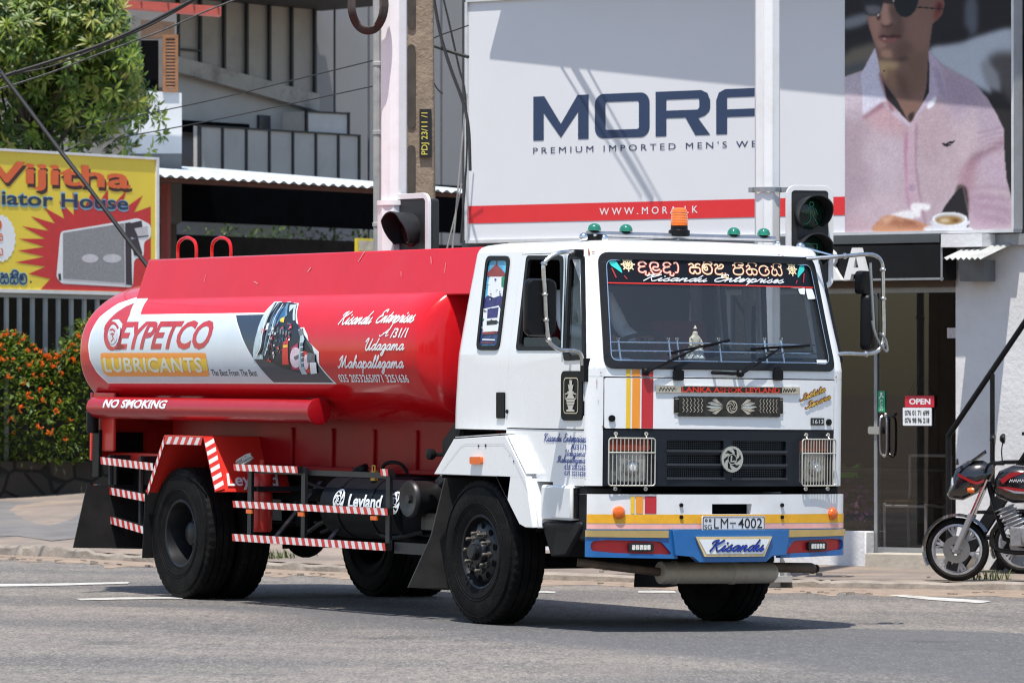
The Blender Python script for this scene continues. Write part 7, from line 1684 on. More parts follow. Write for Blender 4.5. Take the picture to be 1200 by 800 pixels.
c = atY(947.5, 278, Y2 - .1); signal_head(tp2, Vector((c.x, Y2 - .14, c.z)), R(17), True, .42, .87)
m = MB(); m.tube([Vector((b2.x, b2.y, b2.z + 9.5)), Vector((b2.x - 1.2, b2.y, b2.z + 10.8)), Vector((b2.x - 2.3, b2.y, b2.z + 12.1))], .07, 8, r2=.16); m.tube([Vector((b2.x - .3, b2.y, b2.z + 10.4)), Vector((b2.x - 2.2, b2.y - .05, b2.z + 12.5))], .025, 6); m.tube([Vector((b2.x, b2.y, b2.z + 9.2)), Vector((b2.x - 1.35, b2.y - .05, b2.z + 10.5))], .025, 6); child(m.build('shadow_arm', polew), tp2)  # unseen arm, added for a diagonal shadow on the billboard
b1 = onpave(461.5, 679); b1.y += 0; tp1 = pole('signal_pole', 'tall white octagonal pole rising behind the red tank with an unlit hooded signal', b1, 9.5, .118, .95); Y1 = b1.y
m = MB(); p = atY(461, 238, Y1); m.lathe([(.118, -1.6), (.135, -1.6), (.135, 0), (.118, .0)], (b1.x, b1.y, p.z), (0, 0, 1), 8); m.lathe([(.13, -.02), (.142, -.02), (.142, .02), (.13, .02)], (b1.x, b1.y, p.z), (0, 0, 1), 24, closed=True); child(m.build('sleeve', polew), tp1)
c = atY(484, 276, Y1 - .1); signal_head(tp1, Vector((c.x, Y1 - .22, c.z - .06)), R(-52), False, .50, .80, (.10, -.24))

# concrete power pole, thin steel post, coil
conc = M('pole_concrete', (.25, .195, .14), .9, var=.2, scale=4, bump=.5, bscale=30, dirt=(.12, .10, .08), dirt_amt=.6, dscale=3)
pp = onpave(497, 668); PY = pp.y
pp_e = empty('power_pole', 'weathered concrete power pole with a black and yellow number band', 'power pole', pp); bpy.context.view_layer.update()
def xat(px, y): return (px - 600) / FPX * y
m = MB(); zt = 10
def pw_(z): px0, px1 = 479, 503 + (511 - 503) * (1 - (z - 1.6 - 2.7) / 2) ; return 0
w0, w1 = .28, .215; cx0 = xat(495.5, PY); cx1 = xat(492, PY)
def sec(z): t = z / 6; w = w0 + (w1 - w0) * t; cx = cx0 + (cx1 - cx0) * t; return cx, w
for z0, z1_ in ((-.1, 10),):
    a, wa = sec(z0); b, wb = sec(z1_); rings = []
    for (cx, w, z) in ((a, wa, z0), (b, wb, z1_)): rings.append([Vector((cx + x * w, PY + y * w, pp.z + z)) for x, y in ((-.5, -.5), (.5, -.5), (.5, .5), (-.5, .5))])
    m.loft(rings)
child(m.build('shaft', conc, bevel=.02), pp_e)
m = MB()
for y0, y1 in ((52, 150), (170, 232), (-60, 34)):
    p, q = atY(482, y0, PY - w0 / 2 - .02), atY(482, y1, PY - w0 / 2 - .02)
    L = rr(p.x - .035, p.x + .035, q.z, p.z, .035, 5); m.prism([Vector((x, PY - w0 / 2 + .018, z)) for x, z in L], (0, -.012, 0))
child(m.build('painted_pocket', M('pocket_shade', (.06, .05, .042), .95, var=.3)), pp_e)  # thin dark plates; the shade of the recesses is put into their colour
BN = Plane(Vector((0, PY - w0 / 2 - .012, 0)), (1, 0)); a, b = BN.on(491.5, 128), BN.on(505.5, 184)
m = MB(); m.mat(0); m.sheet([(a[0], b[1]), (b[0], b[1]), (b[0], a[1]), (a[0], a[1])], [], BN.map, th=.03, off=.0)
m.mat(1); rot = lambda x, y, h=0: BN.map((a[0] + b[0]) / 2 - y, x, h); m.text('PDJ 23/11 /1', (b[1] + .02, a[1] - .03, -.035, .035), rot, off=.004, bold=.01)
child(m.build('number_band', [stk_k, M('band_yellow', (.55, .48, .08), .6, var=.1)]), pp_e)
m = MB()
for z in (5.0, 2.9): cx, w = sec(z); m.tube([Vector((cx - .5 * w - .01, PY - .5 * w - .01, pp.z + z)), Vector((cx + .5 * w + .01, PY - .5 * w - .01, pp.z + z + .02)), Vector((cx + .5 * w + .01, PY + .5 * w + .01, pp.z + z)), Vector((cx - .5 * w - .01, PY + .5 * w + .01, pp.z + z))], .006, 5, closed=True)
child(m.build('binding_wire', black), pp_e)
sp = onpave(443, 667); m = MB(); m.tube([(xat(443.5, sp.y) - sp.x, 0, 0), (xat(441.8, sp.y) - sp.x, 0, 5.0), (xat(441, sp.y) - sp.x, 0, 8.5)], .038, 10); 
for z in (2.3, 3.0, 3.8, 4.4): m.lathe([(.038, -.02), (.046, -.015), (.046, .015), (.038, .02)], (xat(442.5, sp.y) - sp.x, 0, z), (0, 0, 1), 10)
o = m.build('steel_post', M('post_galvanised', (.36, .36, .35), .6, .3, var=.3, scale=6, dirt=(.22, .15, .1), dirt_amt=.6)); o.location = sp; tag(o, 'thin galvanised post standing close behind the white pole with the unlit signal', 'post')
m = MB(); c = atY(431, 6, Y1 - .3)
for k in range(5): m.tube([(c.x + (.11 + .012 * k) * cos(t * pi / 16), c.y + .02 * k + .02 * sin(t), c.z + (.19 + .01 * k) * sin(t * pi / 16)) for t in range(32)], .012, 6, closed=True)
tag(m.build('cable_coil', M('cable_brown', (.035, .022, .018), .6, var=.2)), 'coil of dark brown cable hanging beside the white signal pole', 'cable coil')

# ================================================================== overhead cables
cab_k = M('cable_black', (.012, .012, .013), .6, var=.2)
def cable(label, px, Ys, r, matl=None, name='overhead_cable', beads=False):
    if px[0][0] < 0: d0 = (px[1][0] - px[0][0], px[1][1] - px[0][1]); px = [(px[0][0] - d0[0] * 14, px[0][1] - d0[1] * 14)] + list(px)
    n = len(px); P = [atY(x, y, Ys[0] + (Ys[1] - Ys[0]) * i / (n - 1)) for i, (x, y) in enumerate(px)]
    m = MB(); Q = catmull(P, 5); m.tube(Q, r, 6)
    if beads:
        for i in range(0, len(Q), 1):
            m.lathe([(0, -.02), (r * 1.7, 0), (0, .02)], Q[i], (0, 0, 1), 5)
    return tag(m.build(name, matl or cab_k), label, 'cable')
cable('thick black bundle of overhead cables crossing in front of the mango tree', [(-60, 112), (0, 91), (70, 69), (120, 52), (165, 32), (200, 14), (245, -10)], (49, 49), .017)
cable('thin black cable running just below the thick bundle by the mango tree', [(-60, 100), (0, 89), (60, 78), (130, 50), (180, 28), (240, -6)], (49.2, 49.2), .008)
cable('pale-flecked service cable sagging below the thick cable bundle', [(-60, 120), (0, 104), (60, 85), (120, 62), (190, 36), (240, 14), (290, -6)], (48.6, 48.6), .008, M('cable_flecked', (.06, .06, .06), .7, var=.9, scale=25))
cable('straight thick black guy cable slanting down in front of the yellow sign', [(-40, 31), (2, 86), (60, 163), (110, 228), (170, 308), (215, 367)], (48, 47), .02, name='guy_cable')
cable('upper thin wire crossing the grey panelled building', [(90, 150), (160, 136), (250, 117), (340, 95), (438, 71)], (58, 50), .006)
cable('lower thin wire crossing the grey panelled building', [(90, 170), (165, 157), (250, 141), (340, 122), (438, 101)], (58, 50), .006)
cable('black cable dropping from the power pole beside the billboard frame', [(507, -8), (516, 40), (528, 80), (542, 118), (549, 150), (551, 200)], (50, 49.6), .016)
cable('thinner black cable looping down between the power pole and billboard', [(518, -8), (527, 30), (538, 80), (545, 110), (547, 180), (540, 285)], (50.3, 50), .010)
cable('short black cable stub bridging from the power pole to the billboard', [(503, 52), (520, 58), (535, 63), (549, 67)], (50, 49.8), .017)
cable('thin wire tied from the concrete pole towards the billboard top', [(503, 47), (520, 40), (535, 35), (549, 30)], (50.2, 50), .006)
cable('loose thin black wire curling away from the concrete pole', [(503, 62), (506, 80), (508, 96), (514, 106), (519, 110)], (50, 50), .007)
cable('long light grey stay wire slanting down beside the billboard', [(547, 110), (543, 150), (536, 230), (530, 295)], (50.4, 50.4), .009, M('wire_grey', (.35, .34, .32), .5, .4, var=.2), 'stay_wire')
cable('short light grey stay wire crossing low between power pole and billboard', [(541, 215), (534, 250), (523, 295)], (50.4, 50.4), .008, M('wire_grey'), 'stay_wire')
cable('wire knotted in a mess round the upper part of the concrete pole', [(478, 4), (490, 14), (500, 2), (503, 20), (494, 30), (505, 44), (500, 60)], (49.2, 49.2), .008)

# ================================================================== staircase and motorcycles at the right
ST = Plane(FAC.map(0, 0, .75), EF)
stair = empty('metal_stair', 'black steel staircase with a handrail against the white shop wall', 'staircase', ST.map(*ST.on(1190, 600))); bpy.context.view_layer.update()
S3 = lambda px, py, h=0: ST.map(*ST.on(px, py), h)
m = MB(); m.tube([S3(1111, 512), S3(1113, 508), S3(1200, 379), S3(1260, 290)], .026, 8); m.tube([S3(1111.5, 512), S3(1112, 690)], .026, 8); m.tube([S3(1163, 438), S3(1163, 600)], .022, 8); m.tube([S3(1240, 322), S3(1240, 460)], .022, 8)
child(m.build('handrail', black), stair)
for dh in (0, -.75):
    m = MB(); a, b = S3(1106, 690, dh), S3(1290, 403, dh); d = (b - a).normalized(); m.obox((a + b) / 2, d * ((b - a).length / 2), ST.n * .02, d.cross(ST.n) * .055); child(m.build('stringer', black), stair)
for px, py in ((1140, 630), (1160, 600), (1178, 571), (1196, 541), (1215, 508), (1235, 476)):
    m = MB(); c = S3(px, py, -.37); m.obox(c, ST.e * .14, ST.n * .39, Vector((0, 0, .015))); child(m.build('tread', black), stair)

def motorcycle(loc, rz, label):
    """local +X is forward, Z up, front axle above x=.62"""
    R0 = .268; e = empty('motorcycle', label, 'motorcycle', loc, (0, 0, rz), 'motorcycles parked at the kerb')
    blk = M('bike_black_paint', (.010, .010, .012), .18, var=.1, coat=.8); bred = M('bike_red_decal', (.28, .010, .014), .3, var=.1, coat=.5); sil = M('bike_alloy', (.45, .46, .48), .35, .7, var=.2, scale=25); chm = chrome
    fx, rx = .62, -.64
    for x, nm, w in ((fx, 'front', .085), (rx, 'rear', .10)):
        wl = bpy.data.objects.new('wheel', None); COL.objects.link(wl); wl.parent = e; wl.location = (x, 0, R0)
        m = MB(); pr = [(R0 - .055, -w * .35), (R0 - .035, -w * .5), (R0 - .012, -w * .42), (R0, -w * .18), (R0, w * .18), (R0 - .012, w * .42), (R0 - .035, w * .5), (R0 - .055, w * .35)]
        m.lathe(pr, (0, 0, 0), (0, 1, 0), 60, closed=True, disp=lambda i, j: -.005 if (j in (2, 5) and i % 2) else 0); m.build('tyre', rubber, wl, angle=30)
        m = MB(); m.lathe([(R0 - .05, -.03), (R0 - .05, .03), (R0 - .068, .034), (R0 - .078, .02), (R0 - .078, -.02), (R0 - .068, -.034)], (0, 0, 0), (0, 1, 0), 48, closed=True)
        m.lathe([(.0, -.05), (.035, -.05), (.04, -.03), (.04, .03), (.035, .05), (0, .05)], (0, 0, 0), (0, 1, 0), 16)
        for k in range(6):
            t = 2 * pi * k / 6 + .3; dd = Vector((cos(t), 0, sin(t))); nn = Vector((-sin(t), 0, cos(t)))
            m.obox(dd * .115, dd * .085, nn * .012, Vector((0, .014, 0)))
            for s_ in (1, -1): m.obox(dd * .155 + nn * s_ * .022, (dd * .045 + nn * s_ * .02), nn * .008, Vector((0, .010, 0)))
        m.build('rim', sil, wl)
        if nm == 'front':
            m = MB(); m.lathe([(.05, .058), (.115, .058), (.115, .064), (.05, .064)], (0, 0, 0), (0, 1, 0), 32, closed=True); m.build('brake_disc', M('disc_steel', (.4, .4, .4), .3, 1.0, var=.1), wl)
        m = MB(); 
        if nm == 'front':
            arc = [(R(a), R0 + .035) for a in range(-28, 150, 8)]
        else: arc = [(R(a), R0 + .06) for a in range(20, 190, 8)]
        rings = []
        for t, r_ in arc: rings.append([Vector((cos(t) * (r_ - abs(y) * .35), y, sin(t) * (r_ - abs(y) * .35))) for y in (-.065, -.05, 0, .05, .065)])
        m.loft(rings, cap=False, closed=False); m.build('mudguard', blk, wl, recalc=False)
    m = MB(); top = Vector((.36, 0, .86)); bot = Vector((fx, 0, R0))
    ax = (top - bot)
    for s in (.075, -.075):
        o = Vector((0, s, 0)); m.mat(0); m.tube([bot + o, bot + o + ax * .5], .027, 10); m.mat(1); m.tube([bot + o + ax * .5, top + o], .017, 8)
    m.build('fork', [M('fork_grey', (.28, .28, .29), .4, .5, var=.15), chm], e)
    m = MB(); m.loft([[Vector((.62 - x * .01, y * w, z)) for y in (-1, -.7, 0, .7, 1)] for x, w, z in ((0, .06, 1.03), (0, .10, .98))], cap=False, closed=False)
    rings = []
    for x, w, zc, h in ((.66, .05, .80, .07), (.63, .10, .82, .13), (.52, .125, .85, .17), (.40, .12, .88, .14), (.32, .08, .90, .08)):
        rings.append([Vector((x + .25 * max(0, -(zz)) * .2, y * w, zc + zz * h)) for y, zz in circ(0, 0, 1, n=18)])
    m.loft(rings); m.build('fairing', blk, e, angle=60)
    m = MB(); m.loft([[Vector((.60 - t * .22, y * (.10 - .03 * t), .95 + .16 * t - .03 * abs(y))) for y in (-1, -.5, 0, .5, 1)] for t in (0, .5, 1)], cap=False, closed=False); m.build('fly_screen', M('smoked_screen', (.012, .012, .014), .15, var=.1, coat=.5), e, recalc=False)
    m = MB(); m.lathe([(.082, 0), (.078, .02), (.05, .034), (0, .04)], Vector((.635, 0, .80)), (1, 0, -.12), 24); m.build('headlight', M('headlamp_glass', (.62, .64, .66), .1, .5, var=.3, scale=40, coat=.5), e)
    for s in (1, -1):
        m = MB(); P_ = catmull([(.60, s * .103, .90), (.52, s * .128, .86), (.44, s * .128, .83), (.38, s * .12, .85)], 4); 
        m.add([Vector(p) + Vector((0, s * .006, d)) for p in P_ for d in (.012, -.012)], [(2 * i, 2 * i + 2, 2 * i + 3, 2 * i + 1) for i in range(len(P_) - 1)]); m.build('fairing_stripe', bred, e, recalc=False)
        m = MB(); m.tube([(.48, s * .11, .78), (.47, s * .22, .77)], .008, 6); m.lathe([(0, -.03), (.022, -.025), (.026, 0), (.02, .03), (0, .034)], Vector((.47, s * .235, .77)), (1, 0, 0), 12); m.build('indicator', amber, e)
        m = MB(); m.tube(catmull([(.36, s * .03, .90), (.36, s * .12, .94), (.30, s * .26, 1.00), (.20, s * .36, 1.0)], 4), .012, 8); m.tube([(.26, s * .30, 1.0), (.18, s * .38, 1.0)], .018, 8); m.tube([(.30, s * .22, .99), (.30, s * .36, .985)], .006, 5); m.build('handlebar', blackp, e)
        m = MB(); m.tube(catmull([(.27, s * .25, 1.0), (.28, s * .27, 1.10), (.27, s * .31, 1.18)], 4), .006, 6); m.mat(0); m.loft([[Vector((.27 + d, s * .32 + y * k, 1.20 + z * k)) for y, z in circ(0, 0, .055, .042, n=16)] for d, k in ((.03, .5), (.012, .95), (0, 1), (-.01, .98))]); m.build('mirror', blackp, e)
    m = MB(); rings = []
    for x, w, z0, z1 in ((.30, .06, .74, .86), (.26, .11, .70, .93), (.14, .135, .66, .98), (0, .135, .66, .97), (-.12, .10, .70, .90), (-.18, .06, .74, .84)):
        rings.append([Vector((x, y, z)) for y, z in rr(-w, w, z0, z1, min(w, (z1 - z0) / 2) * .8, 5)])
    m.loft(rings); TKB = m.build('fuel_tank', blk, e, angle=60)
    for s in (1, -1):
        m = MB(); f = lambda x, z, h=0, s=s: Vector((x, s * (.138 + h), z))
        for k, (mi, L) in enumerate(((0, [(.24, .86), (.15, .92), (.0, .93), (.08, .90), (.16, .87), (.22, .82)]), (0, [(.27, .80), (.18, .76), (.04, .75), (-.08, .79), (.04, .78), (.18, .80)]), (1, [(.22, .79), (.12, .745), (0, .74), (-.10, .76), (0, .755), (.12, .765)]))):
            m.mat(mi); m.sheet(L, [], f, off=.004 + k * .001)
        m.mat(2)
        for k in range(6): x = .16 - k * .034; m.ribbon([(x, .84), (x - .012, .862), (x - .022, .842), (x - .026, .86)] if s > 0 else [(x, .84), (x - .012, .862), (x - .022, .842)], .006, f, off=.009)
        m.build('tank_decal', [bred, sil, stk_w], TKB)
    m = MB(); m.loft([[Vector((x, y * w, z + zz)) for y, zz in rr(-1, 1, 0, .07, .03, 3)] for x, w, z in ((-.14, .08, .80), (-.3, .13, .78), (-.5, .13, .80), (-.75, .11, .86), (-.88, .06, .90))]); m.build('seat', M('seat_vinyl', (.015, .015, .016), .6, var=.2), e, angle=60)
    m = MB(); m.loft([[Vector((x, y * w, z + zz)) for y, zz in rr(-1, 1, 0, h, .03, 3)] for x, w, z, h in ((-.25, .11, .62, .15), (-.45, .12, .64, .15), (-.7, .11, .72, .12), (-.95, .05, .84, .06))]); m.build('tail_panel', blk, e, angle=60)
    m = MB(); m.tube([(.36, 0, .84), (.30, 0, .62), (.22, 0, .36), (-.05, 0, .26), (-.25, 0, .34), (-.28, 0, .66)], .022, 8); m.tube([(.32, 0, .80), (-.2, 0, .74), (-.8, 0, .80)], .022, 8)
    for s in (.07, -.07): m.tube([(-.25, s, .34), (rx, s * 1.1, R0)], .018, 8); m.tube([(rx, s * 1.3, R0 + .02), (-.55, s * 1.3, .72)], .028, 8)
    m.tube([(-.06, .10, .26), (-.10, .22, .02)], .010, 6); m.build('frame', blackp, e)
    m = MB(); m.mat(0); m.box(-.14, .16, -.11, .11, .30, .46); m.lathe([(0, 0), (.085, 0), (.09, .02), (.075, .05), (0, .055)], Vector((-.02, .10, .37)), (0, 1, 0), 24); m.lathe([(0, 0), (.085, 0), (.09, .02), (.075, .05), (0, .055)], Vector((-.02, -.10, .37)), (0, -1, 0), 24)
    for k in range(7): m.obox(Vector((.10 + .02 * k, 0, .45 + .028 * k)), Vector((.075, 0, -.03)), Vector((0, .085, 0)), Vector((.003, 0, .006)))
    m.obox(Vector((.16, 0, .53)), Vector((.05, 0, -.02)), Vector((0, .06, 0)), Vector((.05, 0, .10))); m.build('engine', M('engine_alloy', (.30, .30, .31), .4, .6, var=.3, scale=20), e, bevel=.006)
    m = MB(); m.tube(catmull([(.24, -.06, .50), (.34, -.09, .40), (.28, -.12, .26), (-.1, -.14, .24), (-.3, -.15, .28)], 5), .02, 8); m.tube([(-.28, -.15, .28), (-.85, -.17, .42)], .042, 12); m.build('exhaust', M('exhaust_black', (.03, .03, .03), .4, .5, var=.3), e)
    m = MB(); m.box(-.98, -.94, -.05, .05, .83, .89); m.build('tail_light', redlens, e)
    return e
mp_ = onpave(1122, 680.5); fwd = Vector((-.975, .22, 0)).normalized(); rz = math.atan2(fwd.y, fwd.x)
mo = motorcycle(mp_ - fwd * .62, rz, 'black motorcycle with red tank decals parked in front of the black stair')
p2 = onpave(1199, 672); mo2 = copy_of(mo); mo2.location = p2 - fwd * .62; mo2['label'] = 'second black motorcycle mostly hidden behind the engine of the nearer motorcycle'

# ================================================================== the left-hand side street
QD = (.574, .819)
def leafmat(name, c, tr=.35, var=.3):
    if name in _M: return _M[name]
    m = bpy.data.materials.new(name); m.use_nodes = True; _M[name] = m; n, l = m.node_tree.nodes, m.node_tree.links; p = n['Principled BSDF']
    tc = n.new('ShaderNodeTexCoord'); t = n.new('ShaderNodeTexNoise'); t.inputs['Scale'].default_value = 2.5; t.inputs['Detail'].default_value = 6; l.new(tc.outputs['Object'], t.inputs['Vector'])
    x = n.new('ShaderNodeMix'); x.data_type = 'RGBA'; x.inputs['A'].default_value = (*[k * (1 - var) for k in c], 1); x.inputs['B'].default_value = (*[k * (1 + var) for k in c], 1)
    r = n.new('ShaderNodeMapRange'); r.inputs[1].default_value = .3; r.inputs[2].default_value = .7; l.new(t.outputs['Fac'], r.inputs[0]); l.new(r.outputs[0], x.inputs['Factor'])
    l.new(x.outputs['Result'], p.inputs['Base Color']); p.inputs['Roughness'].default_value = .45
    ts = n.new('ShaderNodeBsdfTranslucent'); l.new(x.outputs['Result'], ts.inputs[0]); ms = n.new('ShaderNodeMixShader'); ms.inputs[0].default_value = tr
    l.new(p.outputs[0], ms.inputs[1]); l.new(ts.outputs[0], ms.inputs[2]); l.new(ms.outputs[0], n['Material Output'].inputs[0]); return m
def leaf(m, b, d, n, ln, w, fold=.25, droop=.25):
    """bent pointed leaf: base b, direction d, up n"""
    s = d.cross(n).normalized(); u = s.cross(d).normalized()
    p = lambda t, x: b + d * (ln * t) + s * (x * w) + u * (abs(x) * w * fold - droop * ln * t * t)
    m.add([p(0, 0), p(.3, 1), p(.35, 0), p(.3, -1), p(.68, .8), p(.7, 0), p(.68, -.8), p(1, 0)], [(0, 2, 1), (0, 3, 2), (1, 2, 5, 4), (2, 3, 6, 5), (4, 5, 7), (5, 6, 7)])

# ---- yellow sign
SG = Plane(atY(182, 343, 62), QD)
sgn = empty('shop_sign', 'large yellow sign with a red starburst and a radiator picture', 'sign', SG.P); bpy.context.view_layer.update()
u0, u1 = SG.on(-85, 260)[0], SG.on(182, 260)[0]; v0, v1 = SG.on(182, 343)[1], SG.on(182, 187.5)[1]
yel = M('sign_yellow', (.80, .60, .045), .45, var=.05, scale=1.5, coat=.1)
m = MB(); m.sheet([(u0, v0), (u1, v0), (u1, v1), (u0, v1)], [], SG.map, th=.10); child(m.build('sign_face', yel), sgn)
m = MB()
for L in ([(u0, v0 - .04), (u1 + .05, v0 - .04), (u1 + .05, v0), (u0, v0)], [(u0, v1), (u1 + .05, v1), (u1 + .05, v1 + .03), (u0, v1 + .03)], [(u1, v0), (u1 + .05, v0), (u1 + .05, v1), (u1, v1)]): m.sheet(L, [], SG.map, th=.13, off=.02)
child(m.build('sign_frame', M('sign_frame_white', (.66, .66, .66), .5, var=.1)), sgn)
def z2b(x, y): return (x / 3.478, 170 + y / 3.478)
gp = lambda L: [(min(max(u, u0 + .005), u1 - .005), min(max(v, v0 + .005), v1 - .005)) for u, v in SG.pts([z2b(*p) for p in L])]
m = MB(); sred = M('sign_red', (.56, .02, .025), .45, var=.08)
star = [(165, 600), (205, 545), (115, 525), (185, 495), (60, 478), (180, 455), (70, 430), (182, 415), (75, 382), (185, 382), (88, 330), (200, 350), (125, 290), (225, 320), (180, 255), (262, 300), (240, 225), (300, 285), (295, 190), (345, 270), (350, 245), (378, 180), (392, 250), (440, 180), (440, 265), (515, 185), (490, 270), (582, 205), (545, 275), (614, 250), (614, 600)]
m.mat(0); m.sheet(gp(star), [], SG.map, off=.003)
glow = [(245, 352), (380, 330), (520, 306), (560, 297), (614, 325), (614, 380), (585, 392), (585, 455), (545, 465), (540, 580), (250, 565), (228, 540)]
m.mat(1); m.sheet(rpoly(gp(glow), .06), [], SG.map, off=.005)
m.mat(2); m.sheet(gp([(255, 358), (505, 318), (508, 566), (255, 548)]), [], SG.map, off=.007)
m.mat(3); m.sheet(gp([(508, 318), (530, 314), (537, 572), (508, 568)]), [], SG.map, off=.008); m.sheet(gp([(522, 320), (575, 308), (580, 345), (606, 372), (545, 380), (528, 372)]), [], SG.map, off=.009); m.sheet(gp([(530, 385), (560, 378), (578, 440), (570, 455), (545, 450)]), [], SG.map, off=.009); m.sheet(gp([(235, 525), (246, 522), (248, 550), (238, 552)]), [], SG.map, off=.008)
m.mat(4); m.sheet(gp([(545, 340), (600, 330), (600, 368), (560, 372)]), [], SG.map, off=.0095); m.ribbon(gp([(505, 320), (508, 566)]), .02, SG.map, off=.010); m.ribbon(gp([(255, 548), (508, 566)]), .02, SG.map, off=.010)
for cx, cy, rx_ in ((365, 462, 34), (455, 462, 38)): m.sheet(gp([(cx + rx_ * cos(t * pi / 8), cy + 18 * sin(t * pi / 8)) for t in range(16)]), [], SG.map, off=.008)
m.mat(3)
for k in range(22): m.ribbon(gp([(510, 325 + k * 11), (533, 325 + k * 11)]), .008, SG.map, off=.0098)
child(m.build('starburst_picture', [sred, stk_w, M('radiator_core', (.26, .26, .27), .5, var=.25, scale=45), M('radiator_plum', (.035, .022, .035), .45, var=.2), M('radiator_pale', (.55, .53, .56), .45, var=.15)]), sgn)
m = MB(); orn_ = M('sign_orange_red', (.72, .12, .03), .45, var=.08)
a, b = SG.on(*z2b(-55, 165)), SG.on(*z2b(530, 165)); t_ = SG.on(*z2b(300, 80))[1]
y0 = a[1]; y0 = (SG.on(*z2b(200, 163))[1]); dsc = SG.on(*z2b(200, 190))[1]
for mi, du, dv, o in ((1, .035, -.04, .004), (0, 0, 0, .007)):
    m.mat(mi); m.text('Vijitha', (a[0] + du, b[0] + du, dsc + dv, t_ + dv), SG.map, off=o, bold=.024)
a, b = SG.on(*z2b(-165, 255)), SG.on(*z2b(522, 255)); t_ = SG.on(*z2b(300, 200))[1]; y0 = SG.on(*z2b(300, 256))[1]
m.mat(2); m.text('Radiator House', (a[0] - .01, b[0] + .01, y0 - .02, t_ + .02), SG.map, off=.004, bold=.032); m.mat(3); m.text('Radiator House', (a[0], b[0], y0, t_), SG.map, off=.008, bold=.02)
m.mat(4); c = SG.on(*z2b(0, 380)); rad = .255
m.sheet([(c[0] + rad * (1 + .07 * (k % 2)) * cos(2 * pi * k / 40), c[1] + rad * (1 + .07 * (k % 2)) * sin(2 * pi * k / 40)) for k in range(40)], [], SG.map, off=.004)
m.mat(0)
q = SG.on(*z2b(-20, 385)); sinhala(m, ('sa', 'ka'), (q[0] - .12, q[0] + .14, q[1] - .01, q[1] + .07), SG.map, w=.2, off=.008); q = SG.on(*z2b(-20, 445)); sinhala(m, ('da', 'ya'), (q[0] - .12, q[0] + .14, q[1] - .01, q[1] + .07), SG.map, w=.2, off=.008)
m.sheet(circ(*SG.on(*z2b(-8, 325)), .06, .06, n=14), [], SG.map, off=.008)
p, q = SG.on(*z2b(-40, 562)), SG.on(*z2b(112, 562)); tt_ = SG.on(*z2b(0, 512))[1]
for mi, w_, o in ((2, .34, .005), (3, .18, .008)): m.mat(mi); sinhala(m, ('ha', 'ka', 'ka', 'i', 'ma'), (p[0], q[0], p[1], tt_ - .03), SG.map, w=w_, off=o)
m.sheet(circ(*SG.on(*z2b(124, 558)), .015, n=8), [], SG.map, off=.008)
child(m.build('sign_lettering', [orn_, M('sign_shadow', (.06, .012, .012), .5, var=.1), M('sign_pale_blue', (.22, .50, .66), .45, var=.05), M('sign_navy', (.012, .025, .08), .45, var=.05), stk_w]), sgn)

# ---- paling fence below it
fen = empty('paling_fence', 'grey vertical paling fence below the yellow sign', 'fence', SG.P); bpy.context.view_layer.update()
fm_ = M('paling_grey', (.30, .31, .32), .6, var=.15, scale=6, dirt=(.2, .18, .15), dirt_amt=.4)
pal = None; vb0 = .3
for k in range(18):
    px = 127 - k * 15.2 + 4
    u = SG.on(px, 370, -.05)[0]; 
    m = MB()
    if pal is None:
        m.sheet([(-.026, vb0 - SG.P.z), (.026, vb0 - SG.P.z), (.026, v0 - .03), (-.026, v0 - .03)], [], lambda x, y, h=0: Vector((0, 0, y)) + SG.e * x + SG.n * h, th=.03, off=-.06); pal = child(m.build('paling', fm_), fen); pal.location = SG.P + SG.e * u; o = pal
    else:
        o = copy_of(pal); o.location = SG.P + SG.e * u
m = MB()
for py0, py1 in ((345, 351), (430, 436)): a, b = SG.on(130, py0, -.05)[1], SG.on(130, py1, -.05)[1]; m.sheet([(SG.on(-90, 350)[0], b), (u1 + 3.5, b), (u1 + 3.5, a), (SG.on(-90, 350)[0], a)], [], SG.map, th=.04, off=-.03)
child(m.build('rail', fm_), fen)
m = MB(); m.sheet([(SG.on(-150, 350)[0], -3.2), (u1 + 8, -3.2), (u1 + 8, v0 + .15), (SG.on(-150, 350)[0], v0 + .15)], [], SG.map, th=.1, off=-1.6); tag(m.build('yard_wall', M('yard_wall_shade', (.010, .010, .009), .9, var=.3, scale=2, spec=.05)), 'wall coloured near-black for the shade behind the paling fence', 'wall')  # shade behind the fence put into the wall's near-black colour

# ---- stone wall and flowering hedge
HB0, HB1 = atY(-90, 583, 59.5), atY(150, 583, 60.2)
HP_ = Plane((HB0.x, HB0.y, .25), (HB1.x - HB0.x, HB1.y - HB0.y)); HL = (Vector((HB1.x, HB1.y, 0)) - Vector((HB0.x, HB0.y, 0))).length
hw = HP_.on(50, 540)[1]
stonem = bpy.data.materials.new('shaded_rubble'); stonem.use_nodes = True; n, l = stonem.node_tree.nodes, stonem.node_tree.links
tc = n.new('ShaderNodeTexCoord'); v = n.new('ShaderNodeTexVoronoi'); v.feature = 'DISTANCE_TO_EDGE'; v.inputs['Scale'].default_value = 2.6; l.new(tc.outputs['Object'], v.inputs['Vector'])
v2 = n.new('ShaderNodeTexVoronoi'); v2.inputs['Scale'].default_value = 2.6; l.new(tc.outputs['Object'], v2.inputs['Vector'])
r = n.new('ShaderNodeMapRange'); r.inputs[1].default_value = .01; r.inputs[2].default_value = .05; l.new(v.outputs['Distance'], r.inputs[0])
x = n.new('ShaderNodeMix'); x.data_type = 'RGBA'; x.inputs['A'].default_value = (.010, .009, .007, 1); x.inputs['B'].default_value = (.040, .033, .026, 1); l.new(r.outputs[0], x.inputs['Factor'])  # stone colour darkened for the shade under the overhanging hedge
